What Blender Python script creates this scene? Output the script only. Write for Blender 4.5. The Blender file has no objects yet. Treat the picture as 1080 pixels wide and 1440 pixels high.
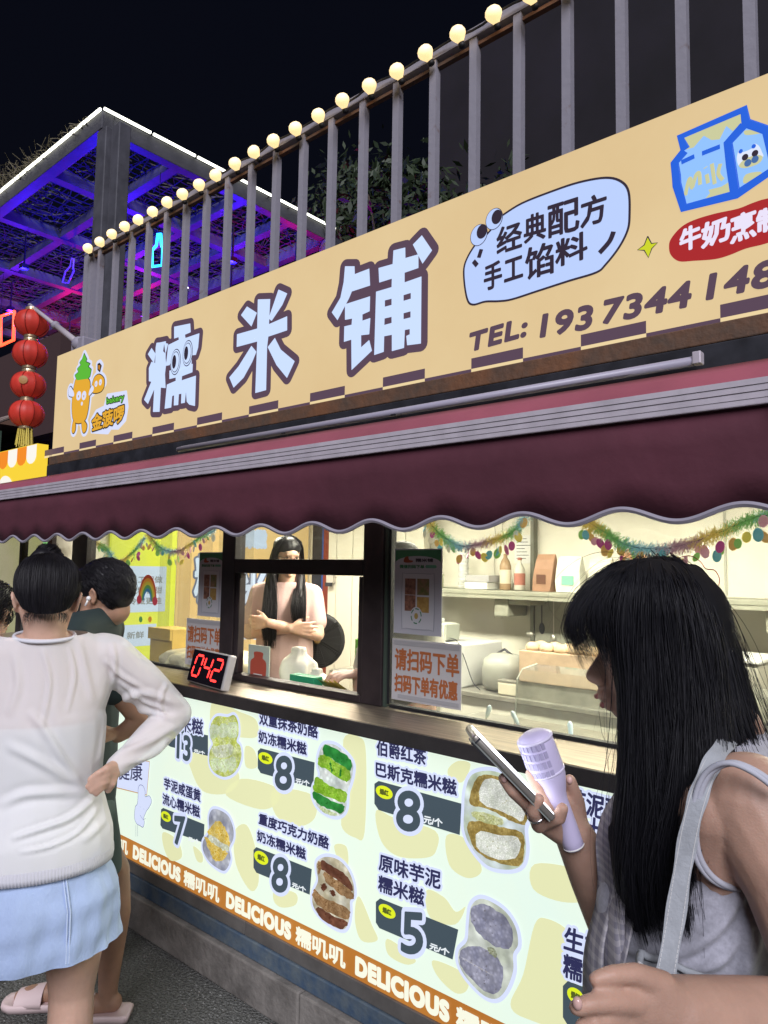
import bpy, bmesh, math, random
import numpy as np
from mathutils import Vector, Matrix, Quaternion
random.seed(7); rnd = np.random.RandomState(7)
S = bpy.context.scene; COL = S.collection
R_ = math.radians

# ------------------------------------------------ camera
YAW, PITCH, ROLL, FPX = R_(41.104), R_(4.635), R_(0.986), 1011.8
CAM = Vector((0.0, -1.82, 1.6))
FW = Vector((-math.sin(YAW)*math.cos(PITCH), math.cos(YAW)*math.cos(PITCH), math.sin(PITCH)))
r0 = Vector((math.cos(YAW), math.sin(YAW), 0)); u0 = r0.cross(FW)
RT = r0*math.cos(ROLL) + u0*math.sin(ROLL); UP = -r0*math.sin(ROLL) + u0*math.cos(ROLL)
cam = bpy.data.cameras.new('camera'); camo = bpy.data.objects.new('camera', cam); COL.objects.link(camo)
cam.sensor_fit = 'HORIZONTAL'; cam.sensor_width = 36; cam.lens = 36*FPX/1080; cam.clip_start = .05; cam.clip_end = 500
mw = Matrix((RT, UP, -FW)).transposed().to_4x4(); mw.translation = CAM; camo.matrix_world = mw
S.camera = camo

# ------------------------------------------------ night sky, one broad cool light, exposure
w = bpy.data.worlds.new('World'); S.world = w; w.use_nodes = True
bg = w.node_tree.nodes['Background']; bg.inputs[0].default_value = (.30, .36, .75, 1); bg.inputs[1].default_value = .009
sun = bpy.data.lights.new('street_glow', 'SUN'); sun.energy = 3.7; sun.angle = R_(35); sun.color = (.93, .92, 1.0)
suno = bpy.data.objects.new('street_glow', sun); COL.objects.link(suno)
suno.rotation_euler = Vector((-.52, .60, -.60)).to_track_quat('-Z', 'Y').to_euler()
S.view_settings.view_transform = 'Standard'; S.view_settings.look = 'None'; S.view_settings.exposure = 0; S.view_settings.gamma = 1
S.cycles.max_bounces = 7; S.cycles.transparent_max_bounces = 12; S.cycles.caustics_reflective = False; S.cycles.caustics_refractive = False
S.cycles.sample_clamp_indirect = 4

# ------------------------------------------------ helpers
def ray(x, y): return FW + RT*((x-540)/FPX) - UP*((y-720)/FPX)
def at(x, y, Y=None, X=None, Z=None, D=None):
    """the place in the scene that the photograph shows at x, y on a given real plane"""
    d = ray(x, y)
    if D is not None: return CAM + d*D
    t = (Y-CAM.y)/d.y if Y is not None else (X-CAM.x)/d.x if X is not None else (Z-CAM.z)/d.z
    return CAM + d*t
def lin(h):
    h = h.lstrip('#'); c = [int(h[i:i+2], 16)/255 for i in (0, 2, 4)]
    return tuple(x/12.92 if x <= .04045 else ((x+.055)/1.055)**2.4 for x in c)
MATS = {}
def M(name, col, rough=.55, metal=0, emit=None, es=1.0, var=None, bump=None, alpha=1, trans=0, spec=.5, sss=0, sheen=0, col2=None, coat=0, stretch=None, ior=1.45):
    if name in MATS: return MATS[name]
    if isinstance(col, str): col = lin(col)
    if isinstance(emit, str): emit = lin(emit)
    if isinstance(col2, str): col2 = lin(col2)
    m = bpy.data.materials.new(name); m.use_nodes = True; nt = m.node_tree; b = nt.nodes['Principled BSDF']; I = b.inputs
    I['Base Color'].default_value = (*col, 1); I['Roughness'].default_value = rough; I['Metallic'].default_value = metal
    I['Specular IOR Level'].default_value = spec; I['Alpha'].default_value = alpha; I['Transmission Weight'].default_value = trans; I['IOR'].default_value = ior
    I['Coat Weight'].default_value = coat
    if sss: I['Subsurface Weight'].default_value = sss; I['Subsurface Radius'].default_value = (.012, .005, .003); I['Subsurface Scale'].default_value = 1
    if sheen: I['Sheen Weight'].default_value = sheen
    tc = nt.nodes.new('ShaderNodeTexCoord'); vec = tc.outputs['Object']
    if stretch:
        mp = nt.nodes.new('ShaderNodeMapping'); nt.links.new(vec, mp.inputs[0]); mp.inputs['Scale'].default_value = stretch; vec = mp.outputs[0]
    src = None
    if var:
        sc, amt = var[:2]
        n = nt.nodes.new('ShaderNodeTexNoise'); nt.links.new(vec, n.inputs['Vector']); n.inputs['Scale'].default_value = sc; n.inputs['Detail'].default_value = 6; n.inputs['Roughness'].default_value = .62
        cr = nt.nodes.new('ShaderNodeValToRGB'); nt.links.new(n.outputs[0], cr.inputs[0])
        lo, hi = (var[2], var[3]) if len(var) > 3 else (.32, .68)
        cr.color_ramp.elements[0].position = lo; cr.color_ramp.elements[1].position = hi
        c2 = col2 if col2 else tuple(min(1, c*(1+amt)) for c in col); c1 = col if col2 else tuple(c*(1-amt) for c in col)
        cr.color_ramp.elements[0].color = (*c1, 1); cr.color_ramp.elements[1].color = (*c2, 1)
        nt.links.new(cr.outputs[0], I['Base Color']); src = cr.outputs[0]
    if emit is not None:
        I['Emission Color'].default_value = (*emit, 1); I['Emission Strength'].default_value = es
        if src and emit == col: nt.links.new(src, I['Emission Color'])
    if bump:
        n = nt.nodes.new('ShaderNodeTexNoise'); nt.links.new(vec, n.inputs['Vector']); n.inputs['Scale'].default_value = bump[0]; n.inputs['Detail'].default_value = 5
        bp = nt.nodes.new('ShaderNodeBump'); bp.inputs['Strength'].default_value = bump[1]; bp.inputs['Distance'].default_value = bump[2] if len(bump) > 2 else .01
        nt.links.new(n.outputs[0], bp.inputs['Height']); nt.links.new(bp.outputs[0], I['Normal'])
    MATS[name] = m; return m
def P_(name, col, es=.92, var=None, col2=None):      # backlit print: colour is what the lit sheet gives off
    c = lin(col) if isinstance(col, str) else col
    m = M(name, c, .35, emit=c, es=es, var=var, col2=col2, spec=.2)
    b = m.node_tree.nodes['Principled BSDF'].inputs['Base Color']
    for l in list(b.links): m.node_tree.links.remove(l)
    b.default_value = (c[0]*.12, c[1]*.12, c[2]*.12, 1)
    return m

def link(name, me, mat=None, parent=None, smooth=False, kind=None, loc=None):
    o = bpy.data.objects.new(name, me); COL.objects.link(o)
    if mat is not None and not me.materials:
        for x in (mat if isinstance(mat, (list, tuple)) else [mat]): me.materials.append(x)
    if smooth and len(me.polygons): me.polygons.foreach_set('use_smooth', [True]*len(me.polygons))
    if loc is not None: o.location = loc
    if parent is not None:
        o.parent = parent
        if loc is None:
            q, a = parent, Vector((0, 0, 0))
            while q is not None: a += q.location; q = q.parent
            o.location = -a
    if kind: o['kind'] = kind
    return o
# all meshes are written in world metres; link() puts a child at minus its parent's place so it lands where it was written
def thing(name, label, cat, loc=(0, 0, 0), group=None):
    o = bpy.data.objects.new(name, None); COL.objects.link(o); o.location = loc; o.empty_display_size = .1
    o['label'] = label; o['category'] = cat
    if group: o['group'] = group
    return o
def tag(o, label, cat, group=None):
    o['label'] = label; o['category'] = cat
    if group: o['group'] = group
    return o
class MB:
    def __init__(s): s.v = []; s.f = []; s.mi = []; s.cur = 0
    def add(s, vs, fs):
        n = len(s.v); s.v += [tuple(v) for v in vs]; s.f += [tuple(i+n for i in f) for f in fs]; s.mi += [s.cur]*len(fs); return s
    def box(s, x0, x1, y0, y1, z0, z1, bev=0):
        if x0 > x1: x0, x1 = x1, x0
        if y0 > y1: y0, y1 = y1, y0
        if z0 > z1: z0, z1 = z1, z0
        if bev:
            bm = bmesh.new(); bmesh.ops.create_cube(bm, size=1)
            for v in bm.verts: v.co = Vector((x0+(v.co.x+.5)*(x1-x0), y0+(v.co.y+.5)*(y1-y0), z0+(v.co.z+.5)*(z1-z0)))
            bmesh.ops.bevel(bm, geom=bm.edges[:], offset=bev, segments=2, profile=.5, affect='EDGES')
            return s.bm(bm)
        return s.add([(x, y, z) for z in (z0, z1) for y in (y0, y1) for x in (x0, x1)], [(0, 2, 3, 1), (4, 5, 7, 6), (0, 1, 5, 4), (2, 6, 7, 3), (0, 4, 6, 2), (1, 3, 7, 5)])
    def bm(s, bm):
        bm.verts.index_update(); s.add([v.co[:] for v in bm.verts], [[v.index for v in f.verts] for f in bm.faces]); bm.free(); return s
    def tube(s, pts, r, n=8, caps=True, closed=False):
        pts = [Vector(p) for p in pts]; k = len(pts); rs = r if isinstance(r, (list, tuple, np.ndarray)) else [r]*k
        vs = []; fs = []; prev = None
        for i, p in enumerate(pts):
            a = pts[i-1] if (i > 0 or closed) else p; b = pts[(i+1) % k] if (i < k-1 or closed) else p
            t = (b-a)
            t = t.normalized() if t.length > 1e-9 else Vector((0, 0, 1))
            if prev is None:
                q = Vector((0, 0, 1)) if abs(t.z) < .9 else Vector((1, 0, 0)); u = t.cross(q).normalized()
            else:
                u = prev - t*prev.dot(t); u = u.normalized() if u.length > 1e-6 else t.orthogonal().normalized()
            prev = u; v = t.cross(u)
            for j in range(n):
                an = 2*math.pi*j/n + (math.pi/4 if n == 4 else 0); vs.append(p + (u*math.cos(an)+v*math.sin(an))*rs[i])
        for i in range(k if closed else k-1):
            i2 = (i+1) % k
            for j in range(n): fs.append((i*n+j, i*n+(j+1) % n, i2*n+(j+1) % n, i2*n+j))
        if caps and not closed: fs.append(tuple(range(n))[::-1]); fs.append(tuple((k-1)*n+j for j in range(n)))
        return s.add(vs, fs)
    def lathe(s, prof, n=24, axis=None, loc=(0, 0, 0)):     # prof: (r, h) pairs; axis a direction
        loc = Vector(loc); q = Vector((0, 0, 1)).rotation_difference(Vector(axis).normalized()) if axis is not None else Quaternion()
        vs = [loc + q @ Vector((r*math.cos(2*math.pi*j/n), r*math.sin(2*math.pi*j/n), h)) for r, h in prof for j in range(n)]
        fs = [(i*n+j, i*n+(j+1) % n, (i+1)*n+(j+1) % n, (i+1)*n+j) for i in range(len(prof)-1) for j in range(n)]
        fs += [tuple(range(n))[::-1], tuple((len(prof)-1)*n+j for j in range(n))]
        return s.add(vs, fs)
    def ball(s, c, r, n=12, m=8, rot=None):
        rx, ry, rz = (r, r, r) if isinstance(r, (int, float)) else r
        vs = []; c = Vector(c)
        for i in range(1, m):
            a = math.pi*i/m
            for j in range(n):
                b = 2*math.pi*j/n; p = Vector((rx*math.sin(a)*math.cos(b), ry*math.sin(a)*math.sin(b), rz*math.cos(a)))
                vs.append(c + (rot @ p if rot else p))
        t = Vector((0, 0, rz)); t = rot @ t if rot else t
        vs += [c+t, c-t]; T = len(vs)-2; B = T+1; k = m-1
        fs = [(i*n+j, (i+1)*n+j, (i+1)*n+(j+1) % n, i*n+(j+1) % n) for i in range(k-1) for j in range(n)]
        fs += [(T, j, (j+1) % n) for j in range(n)] + [(B, (k-1)*n+(j+1) % n, (k-1)*n+j) for j in range(n)]
        return s.add(vs, fs)
    def mesh(s, name='m'):
        me = bpy.data.meshes.new(name); me.from_pydata(s.v, [], s.f); me.update()
        if any(s.mi): me.polygons.foreach_set('material_index', s.mi)
        return me
    def build(s, name, mat, parent=None, smooth=False, kind=None):
        return link(name, s.mesh(name), mat, parent, smooth, kind)
def box(name, b, mat, parent=None, bev=0): return MB().box(*b, bev=bev).build(name, mat, parent)

# ---- flat prints on a vertical sheet (X-Z at some Y), each layer 1.2 mm before the last
def catmull(pts, n=6, closed=True):
    P = [np.array(p, float) for p in pts]; k = len(P); out = []
    for i in range(k if closed else k-1):
        a, b, c, d = (P[(i-1) % k], P[i], P[(i+1) % k], P[(i+2) % k]) if closed else (P[max(i-1, 0)], P[i], P[i+1], P[min(i+2, k-1)])
        for j in range(n):
            t = j/n; out.append(.5*((2*b)+(-a+c)*t+(2*a-5*b+4*c-d)*t*t+(-a+3*b-3*c+d)*t**3))
    if not closed: out.append(P[-1])
    return [tuple(p) for p in out]
class Sheet:
    """a printing plane. uv: function taking photo px to plane coords; to3: plane coords + lift to world"""
    def __init__(s, Y=None, X=None, step=.0011):
        s.Y, s.X, s.step = Y, X, step
    def uv(s, p):
        q = at(p[0], p[1], Y=s.Y, X=s.X); return (q.x, q.z) if s.Y is not None else (q.y, q.z)
    def w(s, u, v, h): return (u, s.Y-h, v) if s.Y is not None else (s.X+h, u, v)
    def curve(s, name, loops, mat, parent, layer, grow=0, cyclic=True, raw=False):
        cu = bpy.data.curves.new(name, 'CURVE'); cu.dimensions = '2D' if cyclic else '3D'
        if cyclic: cu.fill_mode = 'BOTH'
        if not cyclic: cu.bevel_depth = grow
        cu.bevel_resolution = 2; cu.resolution_u = 1
        for lp in loops:
            sp = cu.splines.new('POLY'); sp.points.add(len(lp)-1)
            for i, p in enumerate(lp): sp.points[i].co = (*(p if raw else s.uv(p)), 0, 1)
            sp.use_cyclic_u = cyclic
        if not cyclic: cu.use_fill_caps = True
        return s.place(cu, name, mat, parent, layer, grow=grow if cyclic else 0)
    def place(s, cu, name, mat, parent, layer, fn=None, grow=0):
        o = bpy.data.objects.new('tmp', cu); me = bpy.data.meshes.new_from_object(o); bpy.data.objects.remove(o)
        if grow or (fn is not None):
            n = len(me.vertices); co = np.empty(n*3); me.vertices.foreach_get('co', co); co = co.reshape(-1, 3)
            if fn is not None: co = fn(co); me.vertices.foreach_set('co', co.ravel()); fn = None
        if grow:                                    # round brush run along the rim
            cnt = {}; keys = {}; ids = [keys.setdefault((round(v[0], 5), round(v[1], 5)), i) for i, v in enumerate(co)]
            for p in me.polygons:
                vs = [ids[i] for i in p.vertices]
                for a, b in zip(vs, vs[1:]+vs[:1]):
                    if a != b: k = (min(a, b), max(a, b)); cnt[k] = cnt.get(k, 0)+1
            rim = [k for k, c in cnt.items() if c == 1]; V = [tuple(v) for v in co]; Fs = [tuple(p.vertices) for p in me.polygons]; used = set(); z = 0.0; dz = 2e-4
            nseg = 16 if grow > .02 else 10 if grow > .004 else 6
            for a, b in rim:
                A, B = co[a][:2], co[b][:2]; d = B-A; L = np.hypot(*d)
                if L < 1e-6: continue
                nn = np.array([-d[1], d[0]])/L*grow; z += dz; k = len(V); V += [(*(A+nn), z), (*(A-nn), z), (*(B-nn), z), (*(B+nn), z)]; Fs.append((k, k+1, k+2, k+3)); used |= {a, b}
            for a in used:
                z += dz; k = len(V); V += [(co[a][0]+grow*math.cos(t), co[a][1]+grow*math.sin(t), z) for t in np.linspace(0, 2*math.pi, nseg+1)[:-1]]; Fs.append(tuple(range(k, k+nseg)))
            me2 = bpy.data.meshes.new(name); zz = 3e-3/max(z, 1e-9) if z > 3e-3 else 1; me2.from_pydata([(v[0], v[1], v[2]*zz) for v in V], [], Fs); bpy.data.meshes.remove(me); me = me2
        n = len(me.vertices); co = np.empty(n*3); me.vertices.foreach_get('co', co); co = co.reshape(-1, 3)
        if fn is not None: co = fn(co)
        h = layer*s.step + co[:, 2]*.03; out = np.empty_like(co)
        if s.Y is not None: out[:, 0] = co[:, 0]; out[:, 1] = s.Y-h; out[:, 2] = co[:, 1]
        else: out[:, 0] = s.X+h; out[:, 1] = co[:, 0]; out[:, 2] = co[:, 1]
        me.vertices.foreach_set('co', out.ravel()); me.materials.clear(); me.update(); me.name = name
        return link(name, me, mat, parent)
    def poly(s, name, pts, mat, parent, layer, smooth=0, grow=0, raw=False):
        if smooth: pts = catmull(pts, smooth)
        return s.curve(name, [pts], mat, parent, layer, grow, raw=raw)
    def line(s, name, strokes, mat, parent, layer, r, smooth=5, raw=False):
        ls = [catmull(p, smooth, False) if smooth and len(p) > 2 else p for p in strokes]
        return s.curve(name, ls, mat, parent, layer, r, cyclic=False, raw=raw)
    def ell(s, name, c, rx, ry, mat, parent, layer, rot=0, n=28, raw=False):
        u, v = c if raw else s.uv(c)
        pts = [(u+rx*math.cos(a)*math.cos(rot)-ry*math.sin(a)*math.sin(rot), v+rx*math.cos(a)*math.sin(rot)+ry*math.sin(a)*math.cos(rot)) for a in [2*math.pi*i/n for i in range(n)]]
        return s.curve(name, [pts], mat, parent, layer, raw=True)
    def text(s, name, body, bl, br, tl, mat, parent, layer, grow=0, outline=None, raw=False, sp=1.0, outgrow=.01, shear=0, res_u=2):
        """text whose box has its bottom-left, bottom-right and top-left corners at these points"""
        a, b, c = (bl, br, tl) if raw else (s.uv(bl), s.uv(br), s.uv(tl))
        a, b, c = (np.array(q, float) for q in (a, b, c))
        H = np.linalg.norm(c-a); res = []
        for k, (g, m) in enumerate(([(outgrow, outline)] if outline else []) + [(0, mat)]):
            def mk(g):
                cu = bpy.data.curves.new(name, 'FONT'); cu.body = body; cu.space_character = sp; cu.resolution_u = res_u; cu.fill_mode = 'BOTH'
                cu.shear = shear; return cu
            o = bpy.data.objects.new('tmp', mk(0)); me = bpy.data.meshes.new_from_object(o); bpy.data.objects.remove(o)
            co = np.empty(len(me.vertices)*3); me.vertices.foreach_get('co', co); co = co.reshape(-1, 3)
            lo, hi = co.min(0), co.max(0); bpy.data.meshes.remove(me)
            def fn(co, lo=lo, hi=hi):
                t = (co[:, :2]-lo[:2])/(hi[:2]-lo[:2]); r = a+t[:, :1]*(b-a)+t[:, 1:]*(c-a)
                return np.column_stack([r, co[:, 2]*H/(hi[1]-lo[1])])
            res.append(s.place(mk(0), name if m is mat else name+'_outline', m, parent, layer+k*1.0, fn, grow+g))
        return res

# ------------------------------------------------ common materials
m_frame = M('window_frame_brown', (.030, .022, .024), .42, var=(9, .3))
m_steel = M('dull_steel', (.42, .42, .43), .38, .85, var=(14, .15), bump=(60, .1))
m_dark = M('dark_metal', (.035, .036, .045), .5, .3, var=(10, .4))
m_black = M('black_rubber', (.012, .012, .014), .6)
m_white = M('white_plastic', (.72, .72, .70), .4)
m_glass = M('window_glass', (.95, .97, .95), .02, trans=0, alpha=.075, spec=.9)
m_skinF = M('fair_skin', (.58, .37, .28), .5, sss=.25, var=(18, .10), bump=(420, .3, .0012))
m_skinT = M('tan_skin', (.40, .23, .155), .48, sss=.22, var=(16, .13), bump=(420, .3, .0012))
m_hair = M('black_hair', (.010, .009, .012), .46, spec=.35, var=(40, .3))
def glass_mat(name, haze=.03):
    m = bpy.data.materials.new(name); m.use_nodes = True; nt = m.node_tree; nt.nodes.clear()
    o = nt.nodes.new('ShaderNodeOutputMaterial'); t = nt.nodes.new('ShaderNodeBsdfTransparent'); g = nt.nodes.new('ShaderNodeBsdfGlossy'); d = nt.nodes.new('ShaderNodeBsdfDiffuse')
    lw = nt.nodes.new('ShaderNodeLayerWeight'); pw = nt.nodes.new('ShaderNodeMath'); pw.operation = 'POWER'; pw.inputs[1].default_value = 5; nt.links.new(lw.outputs['Facing'], pw.inputs[0])
    f = nt.nodes.new('ShaderNodeMath'); f.operation = 'MULTIPLY_ADD'; f.inputs[1].default_value = .8; f.inputs[2].default_value = .035; nt.links.new(pw.outputs[0], f.inputs[0]); g.inputs['Roughness'].default_value = .015
    t.inputs[0].default_value = (.95, .97, .95, 1); d.inputs[0].default_value = (.7, .7, .66, 1)
    a = nt.nodes.new('ShaderNodeMixShader'); b = nt.nodes.new('ShaderNodeMixShader'); nt.links.new(f.outputs[0], a.inputs[0])
    nt.links.new(t.outputs[0], a.inputs[1]); nt.links.new(g.outputs[0], a.inputs[2])
    n = nt.nodes.new('ShaderNodeTexNoise'); n.inputs['Scale'].default_value = 6; mu = nt.nodes.new('ShaderNodeMath'); mu.operation = 'MULTIPLY'; mu.inputs[1].default_value = haze*2  # whitish diffuse mix puts haze into the pane itself
    nt.links.new(n.outputs[0], mu.inputs[0]); nt.links.new(mu.outputs[0], b.inputs[0]); nt.links.new(a.outputs[0], b.inputs[1]); nt.links.new(d.outputs[0], b.inputs[2])
    nt.links.new(b.outputs[0], o.inputs[0]); return m
m_glass = glass_mat('window_glass', .055)

# ================================================= ground
m_asph = M('asphalt', (.15, .152, .143), .85, var=(110, .65), bump=(95, 1.0, .03), spec=.35)
g = MB().add([(-60, -40, 0), (60, -40, 0), (60, 90, 0), (-60, 90, 0)], [(0, 1, 2, 3)]).build('ground', m_asph, kind='structure')
tag(g, 'dark rough asphalt ground in front of the food kiosk', 'ground')
# loose grit on the asphalt
mb = MB()
for i in range(5200):
    x = rnd.uniform(-4.2, -.9); y = rnd.uniform(-1.35, -.05); r = rnd.uniform(.0015, .0048)
    a = rnd.uniform(0, 6.28); q = [(x+r*1.3*math.cos(a+k*2.1), y+r*math.sin(a+k*2.1), .0002) for k in range(3)]
    mb.add(q+[(x, y, r*.9)], [(0, 1, 3), (1, 2, 3), (2, 0, 3)])
o = mb.build('grit', M('grit', (.2, .2, .19), .8, var=(300, .7)), kind='stuff'); tag(o, 'loose grey grit scattered on the asphalt', 'grit')
# a dry leaf and a scrap of paper by the kerb
lp = at(640, 1425, Z=.004) if False else Vector((-1.62, -.16, .004))
mb = MB(); mb.add([lp+Vector((math.cos(a)*r, math.sin(a)*r*.6, h)) for a, r, h in ((0, .03, .004), (.8, .018, .012), (1.8, .026, .002), (3, .03, .01), (4.2, .02, .003), (5.2, .024, .014))]+[lp+Vector((0, 0, .008))], [(i, (i+1) % 6, 6) for i in range(6)])
tag(mb.build('dry_leaf', M('dry_leaf', (.10, .045, .025), .7)), 'dry brown leaf lying on asphalt against the concrete base', 'leaf')
lp = Vector((-2.03, -.33, .003))
mb = MB(); mb.add([lp+Vector(p) for p in ((0, 0, .001), (.022, .004, .006), (.02, .02, .001), (.002, .016, .008))], [(0, 1, 2), (0, 2, 3)])
tag(mb.build('paper_scrap', M('paper_scrap', (.55, .55, .52), .7)), 'small white scrap of paper on the asphalt', 'litter')

# ================================================= kiosk
XL, XR = -4.35, 1.15
kiosk = thing('food_kiosk', 'long food kiosk with brown framed windows, metal serving shelf and concrete base', 'kiosk', (-1.6, 1.1, 0))
m_conc = M('concrete', (.20, .185, .17), .85, var=(7, .45), bump=(45, .5, .01))
x = XL
while x < XR:                                   # base cast in lengths with open joints
    x2 = min(x+1.22, XR); box('base_block', (x+.003, x2-.003, -.035, .5, 0, .145), m_conc, kiosk, .006); x = x2
m_blue = M('blue_weathered_paint', (.045, .085, .15), .6, var=(16, .6), bump=(50, .3), col2=(.12, .15, .17))
box('blue_channel', (XL, XR, -.012, .05, .147, .212), m_blue, kiosk, .004)
m_kick = M('grey_kick_plate', (.17, .16, .15), .48, .25, var=(6, .25))
x = XL
while x < XR:
    x2 = min(x+1.05, XR); box('kick_plate', (x+.002, x2-.002, -.004, .03, .214, .262), m_kick, kiosk, .002); x = x2
m_cream = M('cream_wall_panel', (.74, .71, .61), .5, var=(2.2, .09))
box('carcass', (XL, XR, .06, .23, .147, 1.055), m_dark, kiosk)
# serving shelf: brushed top with a dark front lip
m_shelf = M('brown_brushed_shelf', (.40, .34, .27), .36, .85, var=(5, .3), stretch=(1, 14, 14), bump=(120, .05))
m_lip = M('shelf_lip_dark', (.05, .045, .045), .42, .4, var=(6, .25))
box('serving_shelf', (XL, XR, -.03, .245, 1.075, 1.100), m_shelf, kiosk, .003)
box('shelf_lip', (XL, XR, -.037, -.031, 1.052, 1.098), m_lip, kiosk, .002)
# window frames
gy0, gy1 = .205, .265
ZT = 2.14
def bar(x0, x1, z0, z1, y0=gy0, y1=gy1, n='window_frame'): return box(n, (x0, x1, y0, y1, z0, z1), m_frame, kiosk, .003)
bar(-4.24, -4.06, 1.101, ZT); bar(-2.757, -2.662, 1.101, ZT); bar(-1.868, -1.768, 1.101, ZT); bar(.86, .95, 1.101, ZT)
bar(-2.66, -1.87, 1.577, 1.640)                       # transom
bar(-2.66, -1.87, 1.101, 1.128)                       # sill
bar(-2.66, -2.632, 1.130, 1.575, .215, .25, 'sash_frame'); bar(-1.898, -1.872, 1.130, 1.575, .215, .25, 'sash_frame')
bar(-2.66, -1.87, 1.548, 1.575, .212, .248, 'sash_frame') if False else None
for x0, x1 in ((-4.058, -2.759), (-1.740, .858)):
    box('glazing_bead', (x0, x1, .222, .25, 1.101, 1.112), m_black, kiosk)
box('glazing_bead', (-1.752, -1.741, .222, .25, 1.113, ZT), m_black, kiosk)
box('glazing_bead', (-1.766, -1.753, .215, .258, 1.101, ZT), M('green_frame_edge', (.05, .07, .055), .4), kiosk)
def pane(x0, x1, z0, z1): return MB().box(x0, x1, .234, .240, z0, z1).build('window_pane', m_glass, kiosk)
pane(-4.058, -2.759, 1.114, ZT); pane(-2.658, -1.872, 1.642, ZT); pane(-1.739, .858, 1.114, ZT)
# shell
box('back_wall', (XL, XR, 2.25, 2.33, .147, 2.16), m_cream, kiosk)
box('end_wall', (XL-.06, XL, .16, 2.33, .147, 2.16), m_cream, kiosk)
box('end_wall', (XR, XR+.06, .16, 2.33, .147, 2.16), m_cream, kiosk)
box('kiosk_floor', (XL, XR, .24, 2.24, .147, .17), m_kick, kiosk)
box('ceiling', (XL, XR, .27, 2.33, 2.165, 2.20), m_cream, kiosk)
m_rust = M('rusty_steel', (.10, .075, .06), .75, .3, var=(7, .6), col2=(.22, .10, .05), bump=(40, .4))
box('roof_beam', (XL-.1, XR, .13, .27, 2.208, 2.262), m_rust, kiosk, .004)
box('roof_beam', (XL-.1, XR, .12, .20, 2.12, 2.205), m_dark, kiosk, .004)
box('roof_deck', (XL-.1, XR, .29, 2.5, 2.205, 2.30), m_dark, kiosk)
x = XL+.02
for x in np.arange(XL+.9, XR, 1.15):                 # wall panel seams
    box('panel_seam', (x, x+.012, 2.243, 2.249, .17, 2.16), M('seam_grey', (.45, .44, .38), .5), kiosk)
# ceiling lights: fixture and its lamp
for x, e in ((-3.65, 9), (-2.5, 9), (-1.3, 10), (-.1, 10)):
    f = box('ceiling_light', (x-.45, x+.45, 1.10, 1.26, 2.135, 2.164), m_white, kiosk, .004)
    box('light_diffuser', (x-.43, x+.43, 1.12, 1.24, 2.128, 2.134), M('lit_diffuser', (.9, .88, .8), .5, emit=(1, .93, .74), es=5), f)
    L = bpy.data.lights.new('ceiling_lamp', 'AREA'); L.shape = 'RECTANGLE'; L.size = .86; L.size_y = .12; L.energy = e*4.6; L.color = (1, .94, .78)
    lo = bpy.data.objects.new('ceiling_lamp', L); COL.objects.link(lo); lo.location = (x, 1.18, 2.12)

# ================================================= menu lightbox
menu = thing('menu_lightbox', 'glowing pale green menu lightbox with priced glutinous rice snacks under the serving shelf', 'menu board', (-1.6, 0, .65))
p_bg = P_('menu_pale_green', '#E0F3E8', 1.02, var=(1.1, 0), col2=lin('#EAF5DF'))
p_blob = P_('menu_pale_yellow', '#E2E4B4', 1.0)
p_lav = P_('menu_lavender_white', '#D5DEFA', 1.0)
p_navy = P_('menu_navy', '#33345C', .9); p_slate = P_('menu_slate', '#46545E', .95)
p_or = P_('menu_orange', '#C2813A', .95, var=(2.2, 0), col2=lin('#B4712F'))
p_crm = P_('menu_cream', '#F4F5E0', 1.0); p_yel = P_('menu_yellow', '#DDEB2A', 1.0); p_wht = P_('menu_white', '#E9F0F4', 1.0)
box('lightbox_case', (XL+.02, XR-.02, .012, .055, .266, 1.046), m_dark, menu)
MB().box(XL+.02, XR-.02, .002, .011, .352, 1.048).build('lit_panel', p_bg, menu)
MB().box(XL+.02, XR-.02, .002, .011, .264, .3515).build('orange_strip', p_or, menu)
SM = Sheet(Y=0, step=.0008)
UN = [0]
def T(body, bl, br, tl, mat=p_navy, layer=4, grow=.0018, outline=None, og=.007, name='menu_text', par=menu, sh=SM, **k):
    return sh.text(name, body, bl, br, tl, mat, par, layer, grow, outline, outgrow=og, **k)
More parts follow.
